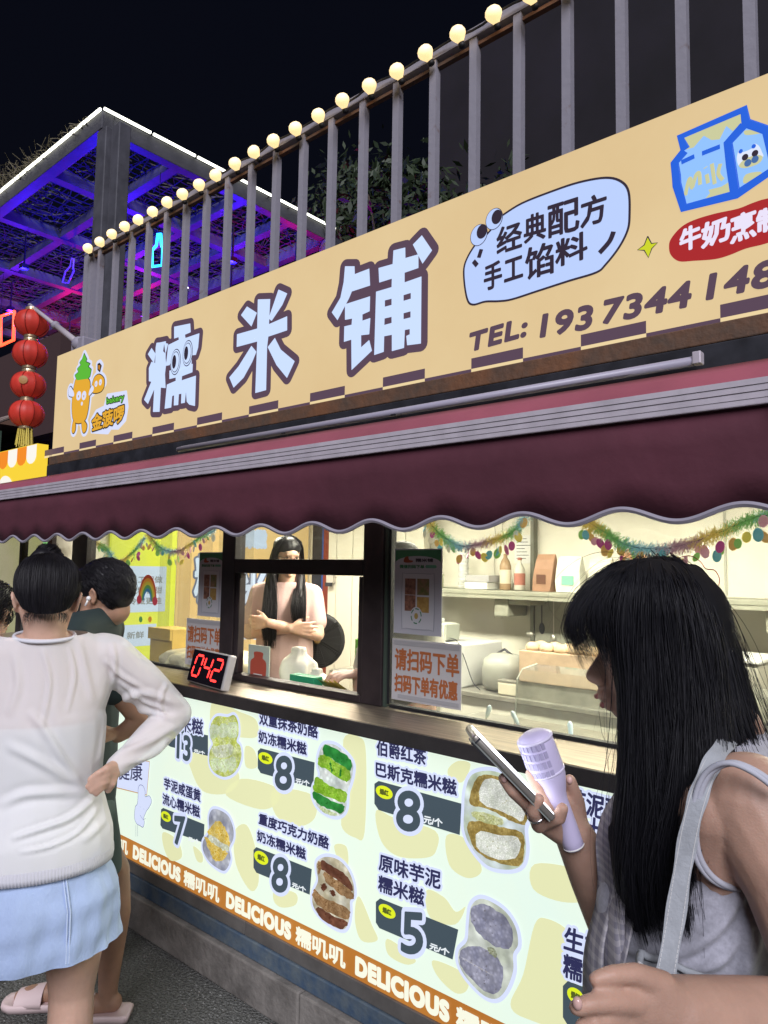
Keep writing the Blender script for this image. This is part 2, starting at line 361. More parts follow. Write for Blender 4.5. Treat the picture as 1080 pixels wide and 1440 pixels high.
# soft yellow shapes behind the items
for b in ([(268, 1080), (262, 1050), (290, 1062), (330, 1080), (336, 1100), (318, 1116), (285, 1112)], [(300, 985), (335, 1000), (360, 1012), (362, 1035), (340, 1037), (300, 1030)],
          [(340, 1095), (388, 1107), (391, 1128), (366, 1138), (318, 1118)], [(385, 1110), (440, 1118), (443, 1150), (418, 1162), (388, 1146)],
          [(483, 1040), (505, 1036), (515, 1060), (513, 1170), (500, 1178), (480, 1160), (488, 1110)], [(330, 1170), (347, 1160), (360, 1195), (364, 1240), (352, 1252), (332, 1215)],
          [(388, 1250), (416, 1256), (416, 1272), (396, 1276), (385, 1266)], [(470, 1190), (487, 1190), (490, 1215), (483, 1225)], [(505, 1260), (523, 1300), (531, 1322), (508, 1322), (499, 1290)],
          [(529, 1140), (555, 1150), (612, 1168), (614, 1195), (600, 1206), (560, 1204), (536, 1182)], [(628, 1175), (655, 1180), (676, 1215), (674, 1230), (655, 1234), (632, 1216)],
          [(631, 1080), (645, 1070), (662, 1075), (650, 1100), (632, 1092)], [(600, 1252), (625, 1262), (641, 1282), (655, 1275), (640, 1300), (605, 1290)],
          [(752, 1215), (812, 1222), (835, 1240), (830, 1265), (790, 1268), (750, 1250)], [(752, 1300), (770, 1292), (800, 1310), (812, 1345), (800, 1440), (740, 1432), (718, 1412), (736, 1370)],
          [(610, 1350), (655, 1370), (657, 1392), (640, 1396), (615, 1372)], [(545, 1320), (575, 1340), (585, 1352), (570, 1356), (546, 1342)], [(205, 1030), (232, 1010), (238, 1030), (215, 1050)],
          [(230, 1170), (250, 1182), (256, 1205), (240, 1210), (230, 1190)], [(272, 1190), (284, 1200), (285, 1212), (277, 1210)], [(345, 1050), (358, 1055), (362, 1078), (346, 1078)]):
    SM.poly('yellow_shape', b, p_blob, menu, 1, smooth=5)
def price(tab, num, nb, oval, yuan, dig):
    SM.poly('price_tab', tab, p_slate, menu, 2.2)
    SM.text('price_number', num, *nb, p_slate, menu, 4, .0045, p_lav, outgrow=.013, res_u=5)
    a, b, c = (SM.uv(q) for q in oval)
    SM.ell('yellow_oval', a, abs(b[0]-a[0]), abs(c[1]-a[1]), p_yel, menu, 3.4, raw=True)
    rx, ry = abs(b[0]-a[0])*.5, abs(c[1]-a[1])*.42
    SM.text('oval_text', '爆红', (a[0]-rx, a[1]-ry), (a[0]+rx, a[1]-ry), (a[0]-rx, a[1]+ry), P_('oval_text_olive', '#5A6428', .9), menu, 4, .0012, raw=True)
    if yuan: T('元/个', *yuan, mat=p_wht, grow=.0011, layer=4.4)
O = p_lav
# column 1
T('芒果糯米糍', (210, 1018), (286, 1034), (211, 998), outline=O)
price([(233, 1038), (246, 1024), (293, 1034), (293, 1063), (240, 1050), (233, 1045)], '13', ((250, 1065), (268, 1070), (251, 1032)), ((240, 1032), (249, 1034), (240, 1026)), ((274, 1058), (289, 1062), (274, 1053)), 2)
T('芋泥咸蛋黄', (232, 1109), (283, 1128), (232, 1093), outline=O)
T('流心糯米糍', (230, 1130), (282, 1150), (230, 1115), outline=O)
price([(227, 1138), (230, 1136), (288, 1159), (287, 1185), (229, 1165), (226, 1160)], '7', ((246, 1186), (260, 1188), (247, 1148)), ((234, 1148), (241, 1151), (234, 1141)), ((266, 1182), (281, 1187), (266, 1176)), 1)
# column 2
T('双重抹茶奶酪', (366, 1018), (448, 1038), (366, 1001), outline=O)
T('奶冻糯米糍', (365, 1043), (432, 1062), (365, 1027), outline=O)
price([(363, 1056), (367, 1052), (443, 1072), (441, 1108), (367, 1087), (363, 1080)], '8', ((388, 1108), (410, 1111), (390, 1063)), ((374, 1066), (384, 1068), (374, 1058)), ((417, 1102), (436, 1106), (417, 1094)), 1)
T('重度巧克力奶酪', (365, 1158), (463, 1194), (366, 1143), outline=O)
T('奶冻糯米糍', (363, 1182), (431, 1209), (363, 1167), outline=O)
price([(357, 1195), (361, 1191), (439, 1222), (436, 1258), (361, 1227), (357, 1220)], '8', ((383, 1251), (404, 1255), (386, 1205)), ((368, 1206), (378, 1208), (368, 1197)), ((412, 1247), (431, 1255), (412, 1240)), 1)
# column 3
T('伯爵红茶', (531, 1061), (600, 1076), (531, 1040), outline=O)
T('巴斯克糯米糍', (530, 1091), (643, 1119), (530, 1071), outline=O)
price([(527, 1102), (533, 1098), (650, 1130), (647, 1174), (533, 1139), (527, 1130)], '8', ((559, 1165), (590, 1169), (561, 1112)), ((541, 1114), (553, 1117), (541, 1105)), ((597, 1157), (623, 1163), (597, 1146)), 1)
T('原味芋泥', (534, 1223), (620, 1250), (535, 1200), outline=O)
T('糯米糍', (533, 1252), (597, 1274), (534, 1230), outline=O)
price([(529, 1268), (535, 1263), (645, 1307), (637, 1349), (534, 1305), (529, 1297)], '5', ((566, 1338), (594, 1341), (568, 1283)), ((545, 1281), (557, 1285), (545, 1272)), ((605, 1334), (632, 1344), (606, 1325)), 1)
# column 4
T('芋泥酪酪', (800, 1138), (905, 1168), (802, 1107), outline=O)
T('芝士糯米', (798, 1172), (902, 1202), (800, 1140), outline=O)
price([(800, 1180), (806, 1174), (930, 1212), (926, 1262), (806, 1226), (800, 1218)], '8', ((832, 1250), (866, 1254), (834, 1194)), ((830, 1184), (843, 1188), (830, 1173)), None, 1)
T('生椰芋泥', (794, 1334), (916, 1372), (796, 1302), outline=O)
T('糯米糍', (793, 1372), (878, 1402), (794, 1340), outline=O)
price([(792, 1386), (799, 1379), (925, 1428), (918, 1482), (798, 1440), (792, 1430)], '6', ((836, 1470), (868, 1474), (838, 1410)), ((810, 1400), (822, 1404), (810, 1389)), None, 1)
# DELICIOUS strip, same wording all along at a fixed pitch
p_tx = p_crm
dw, cw = (SM.uv((408, 1300))[0]-SM.uv((320, 1260))[0]), 0
x = SM.uv((320, 1260))[0]-2*(.86)
for k in range(7):
    # word about .37 m, then three characters about .27 m
    x0 = SM.uv((320, 1260))[0] + (k-3)*(SM.uv((502, 1350))[0]-SM.uv((320, 1260))[0]); wA = SM.uv((409, 1300))[0]-SM.uv((320, 1260))[0]
    c0 = SM.uv((417, 1315))[0]-SM.uv((320, 1260))[0]; c1 = SM.uv((486, 1345))[0]-SM.uv((320, 1260))[0]
    if x0+c1 > XR-.05 or x0 < XL: continue
    SM.text('strip_text', 'DELICIOUS', (x0, .283), (x0+wA, .283), (x0, .334), p_tx, menu, 3, .0056, raw=True, sp=1.12, res_u=4)
    SM.text('strip_text', '糯叽叽', (x0+c0, .280), (x0+c1, .280), (x0+c0, .338), p_tx, menu, 3, .0026, raw=True)
# small card with characters, and a small cartoon mouse ice lolly
SM.poly('health_card', [(150, 1060), (211, 1071), (207, 1118), (150, 1104)], p_lav, menu, 2, grow=0)
SM.line('card_border', [[(150, 1060), (211, 1071), (207, 1118), (150, 1104)]], P_('card_tan', '#C79B62', .95), menu, 2.6, .0025, smooth=0)
T('健康', (167, 1096), (201, 1098), (167, 1070), layer=4, grow=.001)
p_out = P_('line_blue_grey', '#5A6590', .95)
mouse = [(195, 1110), (197, 1104), (202, 1105), (205, 1113), (205, 1120), (211, 1119), (214, 1127), (210, 1136), (207, 1140), (203, 1150), (204, 1156), (202, 1163), (198, 1161), (193, 1158), (190, 1150), (191, 1135), (194, 1130), (195, 1118)]
SM.poly('mouse_drawing', mouse, p_lav, menu, 3, smooth=4); SM.line('mouse_outline', [mouse+[mouse[0]]], p_out, menu, 3.8, .0012, smooth=4)
SM.line('mouse_face', [[(198, 1146), (202, 1152), (206, 1151)], [(198, 1134), (198.4, 1135)], [(203, 1137), (203.4, 1138)], [(192, 1160), (192, 1176)], [(194.5, 1160), (194.5, 1176)]], p_out, menu, 4.4, .0009, smooth=0)
# food pictures: sticker outline, then the filled pieces
def lin_mix(mt):
    n = mt.name+'_fleck'
    if n in MATS: return MATS[n]
    c = MATS[mt.name].node_tree.nodes['Principled BSDF'].inputs['Emission Color'].default_value; return P_(n, (c[0]*.62, c[1]*.58, c[2]*.5), 1.0)
def food(outline, pieces, name='food_picture'):
    SM.poly(name+'_outline', outline, p_lav, menu, 5, smooth=5, grow=.011)
    base = SM.poly(name, outline, pieces[0][1], menu, 6.2, smooth=5)
    rs = np.random.RandomState(len(outline)*7+int(outline[0][0]))
    for i, (pts, mt, *sm) in enumerate(pieces[1:]):
        P0 = np.array(pts, float); jit = catmull([tuple(p) for p in P0], 5); jit = [(x+rs.normal()*.55, y+rs.normal()*.55) for x, y in jit]      # ragged crumb edges
        SM.poly('food_piece', jit, mt, menu, 7.2+i*.8)
        cen = P0.mean(0); dk = lin_mix(mt)
        specks = []
        for _ in range(16):
            a_, b_ = P0[rs.randint(len(P0))], P0[rs.randint(len(P0))]; c = (cen*.35+(a_*rs.rand()+b_*(1-rs.rand()))*.65) if False else cen+(a_-cen)*rs.uniform(.1, .95); r = rs.uniform(.5, 1.5)
            specks.append([(c[0]+r*math.cos(t)*rs.uniform(.6, 1.4), c[1]+r*math.sin(t)*rs.uniform(.6, 1.4)) for t in (0, 1.2, 2.5, 3.8, 5.1)])
        SM.curve('food_flecks', specks, dk, menu, 7.6+i*.8)['kind'] = 'stuff'
def F_(n, a, b, sc=60):
    new = n not in MATS; m = P_(n, a, 1.0, var=(sc, 0, .40, .60), col2=lin(b))
    if new:                                  # printed photo grain: darker pores and lighter crumbs
        nt = m.node_tree; B = nt.nodes['Principled BSDF'].inputs['Emission Color']; src = B.links[0].from_socket; tc = nt.nodes.new('ShaderNodeTexCoord'); v = nt.nodes.new('ShaderNodeTexVoronoi'); v.inputs['Scale'].default_value = sc*2.6; v.feature = 'F1'
        n2 = nt.nodes.new('ShaderNodeTexNoise'); n2.inputs['Scale'].default_value = 18; n2.inputs['Detail'].default_value = 8
        nt.links.new(tc.outputs['Object'], v.inputs['Vector']); nt.links.new(tc.outputs['Object'], n2.inputs['Vector']); r1 = nt.nodes.new('ShaderNodeMapRange'); r1.inputs[1].default_value = .05; r1.inputs[2].default_value = .55; r1.inputs[3].default_value = 1.12; r1.inputs[4].default_value = .72; nt.links.new(v.outputs['Distance'], r1.inputs[0])
        r2 = nt.nodes.new('ShaderNodeMapRange'); r2.inputs[1].default_value = .35; r2.inputs[2].default_value = .65; r2.inputs[3].default_value = .68; r2.inputs[4].default_value = 1.16; nt.links.new(n2.outputs[0], r2.inputs[0]); mu = nt.nodes.new('ShaderNodeMath'); mu.operation = 'MULTIPLY'; nt.links.new(r1.outputs[0], mu.inputs[0]); nt.links.new(r2.outputs[0], mu.inputs[1])
        sc_n = nt.nodes.new('ShaderNodeVectorMath'); sc_n.operation = 'SCALE'; nt.links.new(src, sc_n.inputs[0]); nt.links.new(mu.outputs[0], sc_n.inputs['Scale']); nt.links.new(sc_n.outputs[0], B)
    return m
cr1, cr2 = F_('mango_pulp', '#C9D65C', '#E4EDB0', 40), F_('pale_cube', '#E6F2D4', '#D2E6A8', 90)
def sc_(pts, x0, y0, s): return [(x0+a/s, y0+b/s) for a, b in pts]
z1 = lambda pts: sc_(pts, 160, 970, 5.4); z2 = lambda pts: sc_(pts, 340, 980, 5.4); z3 = lambda pts: sc_(pts, 330, 1120, 5.4)
z4 = lambda pts: sc_(pts, 480, 1000, 2.7); z5 = lambda pts: sc_(pts, 510, 1174, 4.32)
food(z1([(745, 260), (790, 200), (870, 205), (920, 190), (950, 240), (955, 330), (940, 390), (970, 430), (975, 520), (930, 620), (850, 660), (770, 625), (735, 560), (735, 470), (760, 410), (740, 350)]),
     [(0, cr1), (z1([(745, 275), (805, 270), (800, 350), (748, 370)]), cr2, 2), (z1([(812, 262), (870, 262), (862, 352), (812, 350)]), cr2, 2), (z1([(880, 255), (945, 250), (940, 350), (880, 352)]), cr2, 2),
      (z1([(748, 525), (815, 522), (812, 605), (765, 600)]), cr2, 2), (z1([(822, 532), (880, 530), (875, 612), (825, 615)]), cr2, 2), (z1([(885, 520), (940, 512), (935, 595), (885, 610)]), cr2, 2),
      (z1([(760, 430), (820, 420), (900, 410), (930, 440), (900, 500), (800, 510)]), F_('mochi_skin', '#D5E2A8', '#EEF3DD', 30))])
yolk, yolk2 = F_('egg_yolk_floss', '#E8C24C', '#F3DE8C', 90), F_('grey_mochi', '#A4A8BC', '#C6C9D2', 14)
food(z1([(730, 960), (760, 905), (820, 915), (880, 960), (915, 1050), (915, 1130), (885, 1200), (895, 1280), (870, 1350), (830, 1370), (740, 1310), (690, 1230), (685, 1150), (730, 1080)]),
     [(0, yolk2), (z1([(728, 1060), (800, 995), (850, 1040), (880, 1110), (885, 1190), (800, 1180), (735, 1110)]), yolk), (z1([(700, 1110), (760, 1150), (850, 1210), (875, 1250), (820, 1300), (770, 1290), (730, 1200)]), yolk),
      (z1([(735, 1100), (775, 1115), (885, 1195), (870, 1225), (790, 1180), (738, 1140)]), F_('white_cheese', '#DDE3C4', '#EEF1E2', 30))])
gd, gl, wh = F_('matcha_dark', '#2F8A3C', '#3FA04A', 14), F_('matcha_sponge', '#86BE2F', '#A6D050', 60), F_('cream_white', '#DDE9E4', '#F2F6F2', 20)
food(z2([(590, 440), (630, 360), (720, 365), (800, 430), (850, 500), (850, 580), (830, 660), (810, 720), (800, 840), (760, 895), (690, 900), (600, 850), (550, 770), (550, 680), (600, 600), (585, 520)]),
     [(0, wh), (z2([(640, 360), (740, 400), (835, 480), (830, 560), (740, 500), (630, 430)]), gd), (z2([(595, 450), (640, 440), (720, 490), (830, 565), (820, 640), (740, 610), (660, 550), (595, 520)]), gl),
      (z2([(590, 605), (680, 670), (800, 720), (790, 800), (700, 770), (560, 710), (555, 650)]), gl), (z2([(555, 715), (690, 785), (785, 815), (770, 880), (680, 850), (580, 800)]), gd),
      (z2([(690, 490), (700, 560), (694, 562), (683, 500)]), gd, 0), (z2([(770, 540), (765, 600), (758, 598), (764, 540)]), gd, 0), (z2([(600, 820), (680, 860), (740, 885), (690, 895), (620, 860)]), F_('pale_matcha', '#CFE0A6', '#E2EDC6', 50))])
cb, cs, cw_ = F_('choc_dark', '#6B4233', '#7E5441', 16), F_('choc_sponge', '#94704C', '#B39069', 80), F_('choc_skin', '#C9BFA0', '#E6E4D4', 14)
food(z3([(635, 490), (700, 455), (790, 475), (860, 540), (905, 640), (915, 740), (885, 790), (885, 870), (870, 960), (835, 1005), (760, 985), (660, 910), (605, 830), (600, 740), (640, 640), (630, 560)]),
     [(0, cw_), (z3([(670, 480), (740, 520), (850, 590), (905, 680), (890, 710), (800, 640), (700, 570), (665, 540)]), cb), (z3([(690, 570), (740, 600), (830, 660), (915, 735), (890, 780), (800, 730), (700, 640)]), cs),
      (z3([(615, 700), (680, 760), (780, 800), (880, 860), (865, 930), (760, 890), (650, 830), (605, 760)]), cs), (z3([(640, 830), (760, 900), (870, 950), (830, 1000), (740, 970), (650, 900)]), cb),
      (z3([(640, 500), (670, 490), (665, 560), (650, 580)]), cs), (z3([(672, 665), (700, 655), (712, 690), (690, 712), (672, 690)]), cb), (z3([(740, 710), (770, 705), (780, 745), (755, 750)]), cb)])
tc_, tcr, tcw = F_('cake_crust', '#9A8245', '#BCA562', 55), F_('cake_crumb', '#E2E7D8', '#F5F7F0', 80), F_('cake_plate', '#D5E4C8', '#DDE8F0', 8)
food(z4([(475, 300), (500, 240), (570, 225), (640, 250), (700, 300), (720, 380), (700, 440), (705, 520), (690, 580), (640, 600), (560, 585), (500, 520), (470, 450), (470, 370)]),
     [(0, tcw), (z4([(510, 270), (545, 240), (620, 255), (690, 310), (705, 380), (700, 430), (640, 410), (560, 370), (490, 350)]), tc_), (z4([(550, 258), (620, 270), (695, 350), (690, 415), (620, 380), (530, 340)]), tcr, 2),
      (z4([(485, 425), (540, 415), (620, 440), (690, 460), (698, 530), (680, 585), (590, 570), (510, 520)]), tc_), (z4([(525, 455), (600, 468), (675, 478), (675, 545), (600, 560), (522, 520)]), tcr, 2),
      (z4([(500, 380), (560, 385), (620, 415), (600, 430), (520, 410)]), F_('cake_floss', '#C3C88C', '#E2E6BE', 60))])
ta = F_('taro', '#8E8FA6', '#A9A9BC', 30)
food(z5([(665, 430), (720, 385), (800, 410), (880, 470), (935, 560), (950, 660), (920, 720), (920, 820), (880, 930), (820, 990), (740, 970), (640, 870), (590, 780), (590, 700), (640, 640), (650, 540)]),
     [(0, F_('taro_skin', '#D5DDCB', '#E4EAE2', 10)), (z5([(672, 440), (730, 415), (820, 450), (905, 540), (920, 620), (890, 690), (800, 665), (710, 590), (665, 510)]), ta), (z5([(600, 710), (660, 670), (760, 690), (840, 760), (862, 860), (830, 950), (760, 950), (660, 860), (605, 790)]), ta),
      (z5([(765, 685), (800, 680), (825, 720), (815, 738), (780, 715)]), F_('taro_core', '#9AA28A', '#BFC4A8', 60)), (z5([(620, 740), (720, 800), (800, 845), (800, 850), (720, 806), (620, 748)]), F_('taro_line', '#BCBCCB', '#C6C6D2', 60), 0)])
# ================================================= shop sign
sign = thing('shop_sign', 'long cream lightbox sign with big white characters outlined in brown above the awning', 'shop sign', (-2.4, .2, 2.58))
s_bg = P_('sign_cream', '#D6BA8B', 1.0, var=(.9, 0, .3, .7), col2=lin('#E0C89A'))
s_br = P_('sign_brown', '#5B4858', .95); s_wh = P_('sign_bluewhite', '#C8DBFC', 1.0); s_bb = P_('bubble_blue', '#B7CBF8', 1.0)
s_ink = P_('sign_ink', '#3A3140', .8); s_y = P_('sign_cream_light', '#E6CF9F', 1.0)
box('sign_case', (-4.5, 1.15, .178, .288, 2.268, 2.915), M('sign_edge', (.16, .11, .09), .5), sign, .004)
MB().box(-4.497, 1.147, .1702, .1775, 2.270, 2.913).build('lit_face', s_bg, sign)
SS = Sheet(Y=.17, step=.0011)
# chequered lower border: tall blocks alternating with a thin brown line
bx = [70, 86.5, 107, 128, 151, 174, 200, 225, 255, 285, 318, 354, 390, 430, 464, 508, 560, 614, 676, 743, 820, 903, 998, 1110]
xs = [SS.uv((x, 0))[0] for x in bx]
per = (xs[21]-xs[1])/20; x0 = xs[1]-per
k = 0; x = x0
while x+per*.5 < 1.1:
    a, b = max(x, -4.495), min(x+per, 1.145)
    if k % 2 == 0:
        SS.poly('border_block', [(a, 2.2845), (b, 2.2845), (b, 2.321), (a, 2.321)], s_br, sign, 1, raw=True); SS.poly('border_light', [(a, 2.271), (b, 2.271), (b, 2.284), (a, 2.284)], s_y, sign, 1, raw=True)
    else: SS.poly('border_line', [(a, 2.271), (b, 2.271), (b, 2.2845), (a, 2.2845)], s_br, sign, 1, raw=True)
    k += 1; x += per
def q6(pts): return sc_(pts, 190, 400, 4.5)
def q7(pts): return sc_(pts, 440, 310, 5.4)
def bigchar(name, loops, holes=()):
    SS.curve(name+'_outline', loops, s_br, sign, 2, .030); SS.curve(name, loops, s_wh, sign, 3.5, .0015)
# rice character
mi = [q6([(782, 98), (858, 96), (850, 255), (965, 205), (965, 290), (846, 330), (838, 400), (832, 668), (766, 686), (778, 360), (648, 395), (650, 318), (778, 282)]),
      q6([(712, 143), (773, 182), (740, 265), (676, 195)]), q6([(912, 36), (965, 60), (935, 130), (868, 230), (850, 215), (880, 130)]),
      q6([(740, 392), (770, 428), (745, 490), (690, 590), (628, 652), (602, 590), (660, 520)]), q6([(888, 342), (925, 415), (1012, 488), (965, 590), (900, 510), (845, 398)])]
bigchar('sign_character', mi)
pu = [q7([(250, 352), (320, 352), (322, 412), (432, 370), (438, 495), (300, 540), (280, 590), (192, 757), (150, 700), (215, 590), (240, 470)]),
      q7([(250, 640), (438, 580), (435, 690), (380, 715), (380, 765), (440, 745), (432, 865), (370, 872), (370, 968), (432, 912), (452, 990), (300, 1135), (298, 905), (242, 922), (245, 808), (300, 795), (304, 745), (250, 755)]),
      q7([(505, 365), (612, 335), (618, 232), (705, 210), (706, 290), (805, 262), (805, 362), (700, 398), (700, 475), (828, 430), (824, 935), (722, 948), (716, 880), (742, 868), (742, 825), (702, 832), (696, 968), (606, 992), (606, 868), (545, 880), (542, 998), (472, 1022), (486, 545), (604, 510), (606, 442), (510, 472)]),
      q7([(550, 608), (604, 594), (604, 645), (550, 660)]), q7([(692, 568), (750, 550), (750, 598), (692, 615)]), q7([(548, 745), (604, 732), (604, 782), (546, 798)]), q7([(692, 705), (748, 690), (748, 740), (692, 754)]),
      q7([(832, 118), (908, 230), (838, 328), (766, 186)])]
SS.curve('sign_character_outline', [pu[0], pu[1], pu[2], pu[7]], s_br, sign, 2, .030); SS.curve('sign_character', pu, s_wh, sign, 3.5, .001)
nu = [q6([(160, 370), (198, 362), (196, 470), (200, 500), (192, 570), (196, 655), (166, 652), (158, 805), (118, 806), (126, 660), (85, 755), (62, 730), (108, 615), (92, 612), (92, 530), (108, 492), (132, 500), (135, 400), (140, 372)]),
      q6([(108, 405), (132, 440), (124, 498), (86, 442)]), q6([(188, 372), (212, 378), (196, 440), (180, 425)]),
      q6([(252, 270), (352, 250), (355, 302), (318, 318), (322, 342), (410, 312), (402, 400), (388, 445), (362, 448), (360, 520), (240, 570), (238, 480), (222, 510), (200, 514), (215, 385), (282, 352), (280, 332), (252, 342)]),
      q6([(222, 548), (368, 505), (366, 555), (300, 580), (298, 610), (388, 580), (382, 768), (348, 760), (332, 742), (326, 670), (318, 748), (296, 752), (298, 690), (280, 694), (276, 762), (250, 765), (252, 700), (238, 706), (232, 778), (192, 786), (206, 636), (262, 612), (262, 588), (222, 598)])]
bigchar('sign_character', nu)
for cx_, cy_ in ((262, 492), (338, 437)):
    c = q6([(cx_, cy_)])[0]
    u, v = SS.uv(c); ux = abs(SS.uv(q6([(cx_+32, cy_)])[0])[0]-u); vy = abs(SS.uv(q6([(cx_, cy_+82)])[0])[1]-v)
    for i, (s, mt) in enumerate(((1, s_ink), (.93, s_wh), (.80, s_ink), (.74, s_wh))): SS.ell('eye_ring', (u, v), ux*s, vy*s, mt, sign, 5+i*.7, raw=True)
    SS.ell('eye_pupil', (u-ux*.18, v+vy*.02), ux*.40, vy*.52, s_ink, sign, 8, raw=True)
# speech bubble with two eyes
def q8(pts): return sc_(pts, 640, 230, 3.724)
bub = q8([(250, 272), (350, 210), (500, 150), (650, 100), (790, 76), (870, 95), (910, 150), (915, 270), (905, 350), (860, 440), (790, 530), (740, 572), (600, 615), (430, 670), (300, 712), (230, 722), (160, 724), (95, 740), (65, 710), (48, 600), (55, 520), (105, 430), (170, 370)])
SS.poly('speech_bubble', bub, s_bb, sign, 1.2, smooth=5); SS.line('bubble_outline', [bub+[bub[0]]], s_ink, sign, 2, .0036, smooth=5)
for (x, y), pu_ in (((127, 376), (144, 358)), ((207, 292), (222, 282))):
    u, v = SS.uv(q8([(x, y)])[0]); ux = abs(SS.uv(q8([(x+46, y)])[0])[0]-u); vy = abs(SS.uv(q8([(x, y+56)])[0])[1]-v)
    SS.ell('eye_rim', (u, v), ux, vy, s_ink, sign, 2.8, raw=True); SS.ell('eye_white', (u, v), ux*.93, vy*.94, s_bb, sign, 3.4, raw=True)
    a, b = SS.uv(q8([pu_])[0]); SS.ell('eye_pupil', (a, b), ux*.6, vy*.66, s_ink, sign, 4.1, raw=True)
SS.line('bubble_stroke', [q8([(140, 450), (126, 495)]), q8([(98, 512), (118, 536)])], s_ink, sign, 2.6, .008, smooth=0)
SS.line('bubble_stroke', [q8([(832, 358), (810, 410), (758, 470)])], s_ink, sign, 2.6, .008)
# hand lettering: two lines of four
def T2(ch, box_, grow=.0028, mat=s_ink, L=2.6):
    (x0, y0, x1, y1, sl) = box_           # in zoom px: left, top, right, bottom, slope up to the right
    bl, br, tl = q8([(x0, y1), (x1, y1-sl), (x0, y0)]); SS.text('bubble_text', ch, bl, br, tl, mat, sign, L, grow)
T2('经', (222, 345, 350, 478, 42)); T2('典', (365, 282, 475, 420, 30)); T2('配', (490, 228, 650, 392, 46)); T2('方', (662, 192, 792, 340, 40))
T2('手', (156, 535, 245, 668, 26)); T2('工', (262, 515, 355, 622, 30)); T2('馅', (372, 450, 515, 612, 40)); T2('料', (530, 408, 692, 545, 50))
# yellow star
st = q8([(1010, 382), (1030, 420), (1062, 416), (1032, 446), (1014, 494), (992, 456), (956, 454), (992, 428)])
SS.poly('yellow_star', st, P_('star_yellow', '#C8D02E', 1.0), sign, 1.5); SS.line('star_outline', [st+[st[0]]], s_ink, sign, 2.2, .0016, smooth=0)
# milk carton
def q9(pts): return sc_(pts, 930, 130, 4.3667)
m_cb, m_cl, m_cy = P_('carton_blue', '#2A62D8', 1.0), P_('carton_light_blue', '#8FBEFA', 1.0), P_('carton_khaki', '#C6C79A', 1.0)
SS.poly('milk_carton', q9([(115, 275), (510, 100), (525, 195), (640, 225), (700, 470), (460, 630), (140, 715), (92, 520), (82, 440), (140, 360)]), m_cl, sign, 1.2)
SS.poly('carton_patch', q9([(135, 285), (490, 128), (495, 195), (440, 240), (400, 208), (360, 290), (310, 295), (262, 268), (200, 340), (150, 355)]), m_cy, sign, 1.9)
SS.poly('carton_patch', q9([(300, 620), (290, 600), (370, 580), (420, 550), (440, 560), (440, 628), (260, 668)]), m_cy, sign, 1.9)
SS.poly('carton_patch', q9([(515, 235), (600, 235), (618, 250), (560, 262), (515, 262)]), m_cy, sign, 1.9, smooth=3); SS.poly('carton_patch', q9([(505, 560), (520, 505), (610, 488), (610, 515), (560, 545)]), m_cy, sign, 1.9, smooth=3)
SS.line('carton_outline', [q9([(150, 355), (120, 275), (508, 108), (522, 190), (650, 235), (700, 470), (465, 628), (140, 712), (98, 570), (95, 520), (84, 435), (145, 362)]), q9([(508, 205), (412, 312), (430, 450), (455, 620)])], m_cb, sign, 2.8, .0125, smooth=0)
SS.line('carton_dash', [q9([(125, 432), (205, 395)]), q9([(252, 378), (362, 335)])], m_cb, sign, 2.8, .0065, smooth=0)
SS.line('milk_lettering', [q9([(150, 635), (165, 560), (180, 530), (190, 590), (215, 510), (235, 500), (240, 570)]), q9([(280, 505), (290, 560)]), q9([(312, 440), (330, 565)]), q9([(365, 440), (352, 500), (380, 540)]), q9([(272, 462), (274, 466)])], m_cy, sign, 2.6, .0052)
cow = q9([(465, 405), (480, 355), (500, 370), (560, 345), (570, 318), (600, 330), (620, 370), (625, 400), (560, 430), (500, 465), (475, 450)])
SS.poly('cow_face', cow, P_('cow_white', '#D9E2F6', 1.0), sign, 2.6, smooth=4); SS.poly('cow_muzzle', q9([(478, 455), (520, 410), (590, 388), (625, 400), (600, 440), (520, 468)]), m_cy, sign, 3.2, smooth=4)
for x, y, mt, r in ((517, 402, s_ink, .009), (578, 378, s_ink, .009), (534, 437, P_('nostril_blue', '#4A6FA8', .9), .010), (578, 415, P_('nostril_blue', '#4A6FA8', .9), .010), (490, 366, m_cb, .006), (570, 335, m_cb, .006)):
    SS.ell('cow_dot', q9([(x, y)])[0], r*.9, r, mt, sign, 4, n=12)
red = q9([(60, 900), (120, 830), (200, 785), (330, 745), (470, 715), (560, 680), (640, 655), (760, 640), (860, 700), (880, 780), (760, 880), (640, 930), (520, 960), (420, 1000), (330, 1025), (200, 1035), (110, 1038), (60, 1000), (48, 950)])
SS.poly('red_badge', red, P_('badge_red', '#A62B2E', 1.0), sign, 1.2, smooth=4)
for ch, (x0, y0, x1, y1, sl) in zip('牛奶烹制', ((120, 850, 240, 985, 46), (252, 815, 420, 960, 60), (430, 770, 580, 930, 50), (590, 735, 745, 870, 50))):
    bl, br, tl = q9([(x0, y1), (x1, y1-sl), (x0, y0)]); SS.text('badge_text', ch, bl, br, tl, P_('badge_text_white', '#E4DDF2', 1.0), sign, 2.2, .0030)
for tx, a, b, c, sp in (('TEL:', (662, 494), (741, 472), (662, 470), 1.1), ('193', (761, 474), (833, 461), (761, 444), 1.08), ('7344', (850, 455), (971, 430), (850, 424), 1.08), ('148', (995, 421), (1092, 400), (995, 388), 1.1)):
    SS.text('phone_number', tx, a, b, c, s_br, sign, 2, .0046, sp=sp, shear=.12, res_u=4)
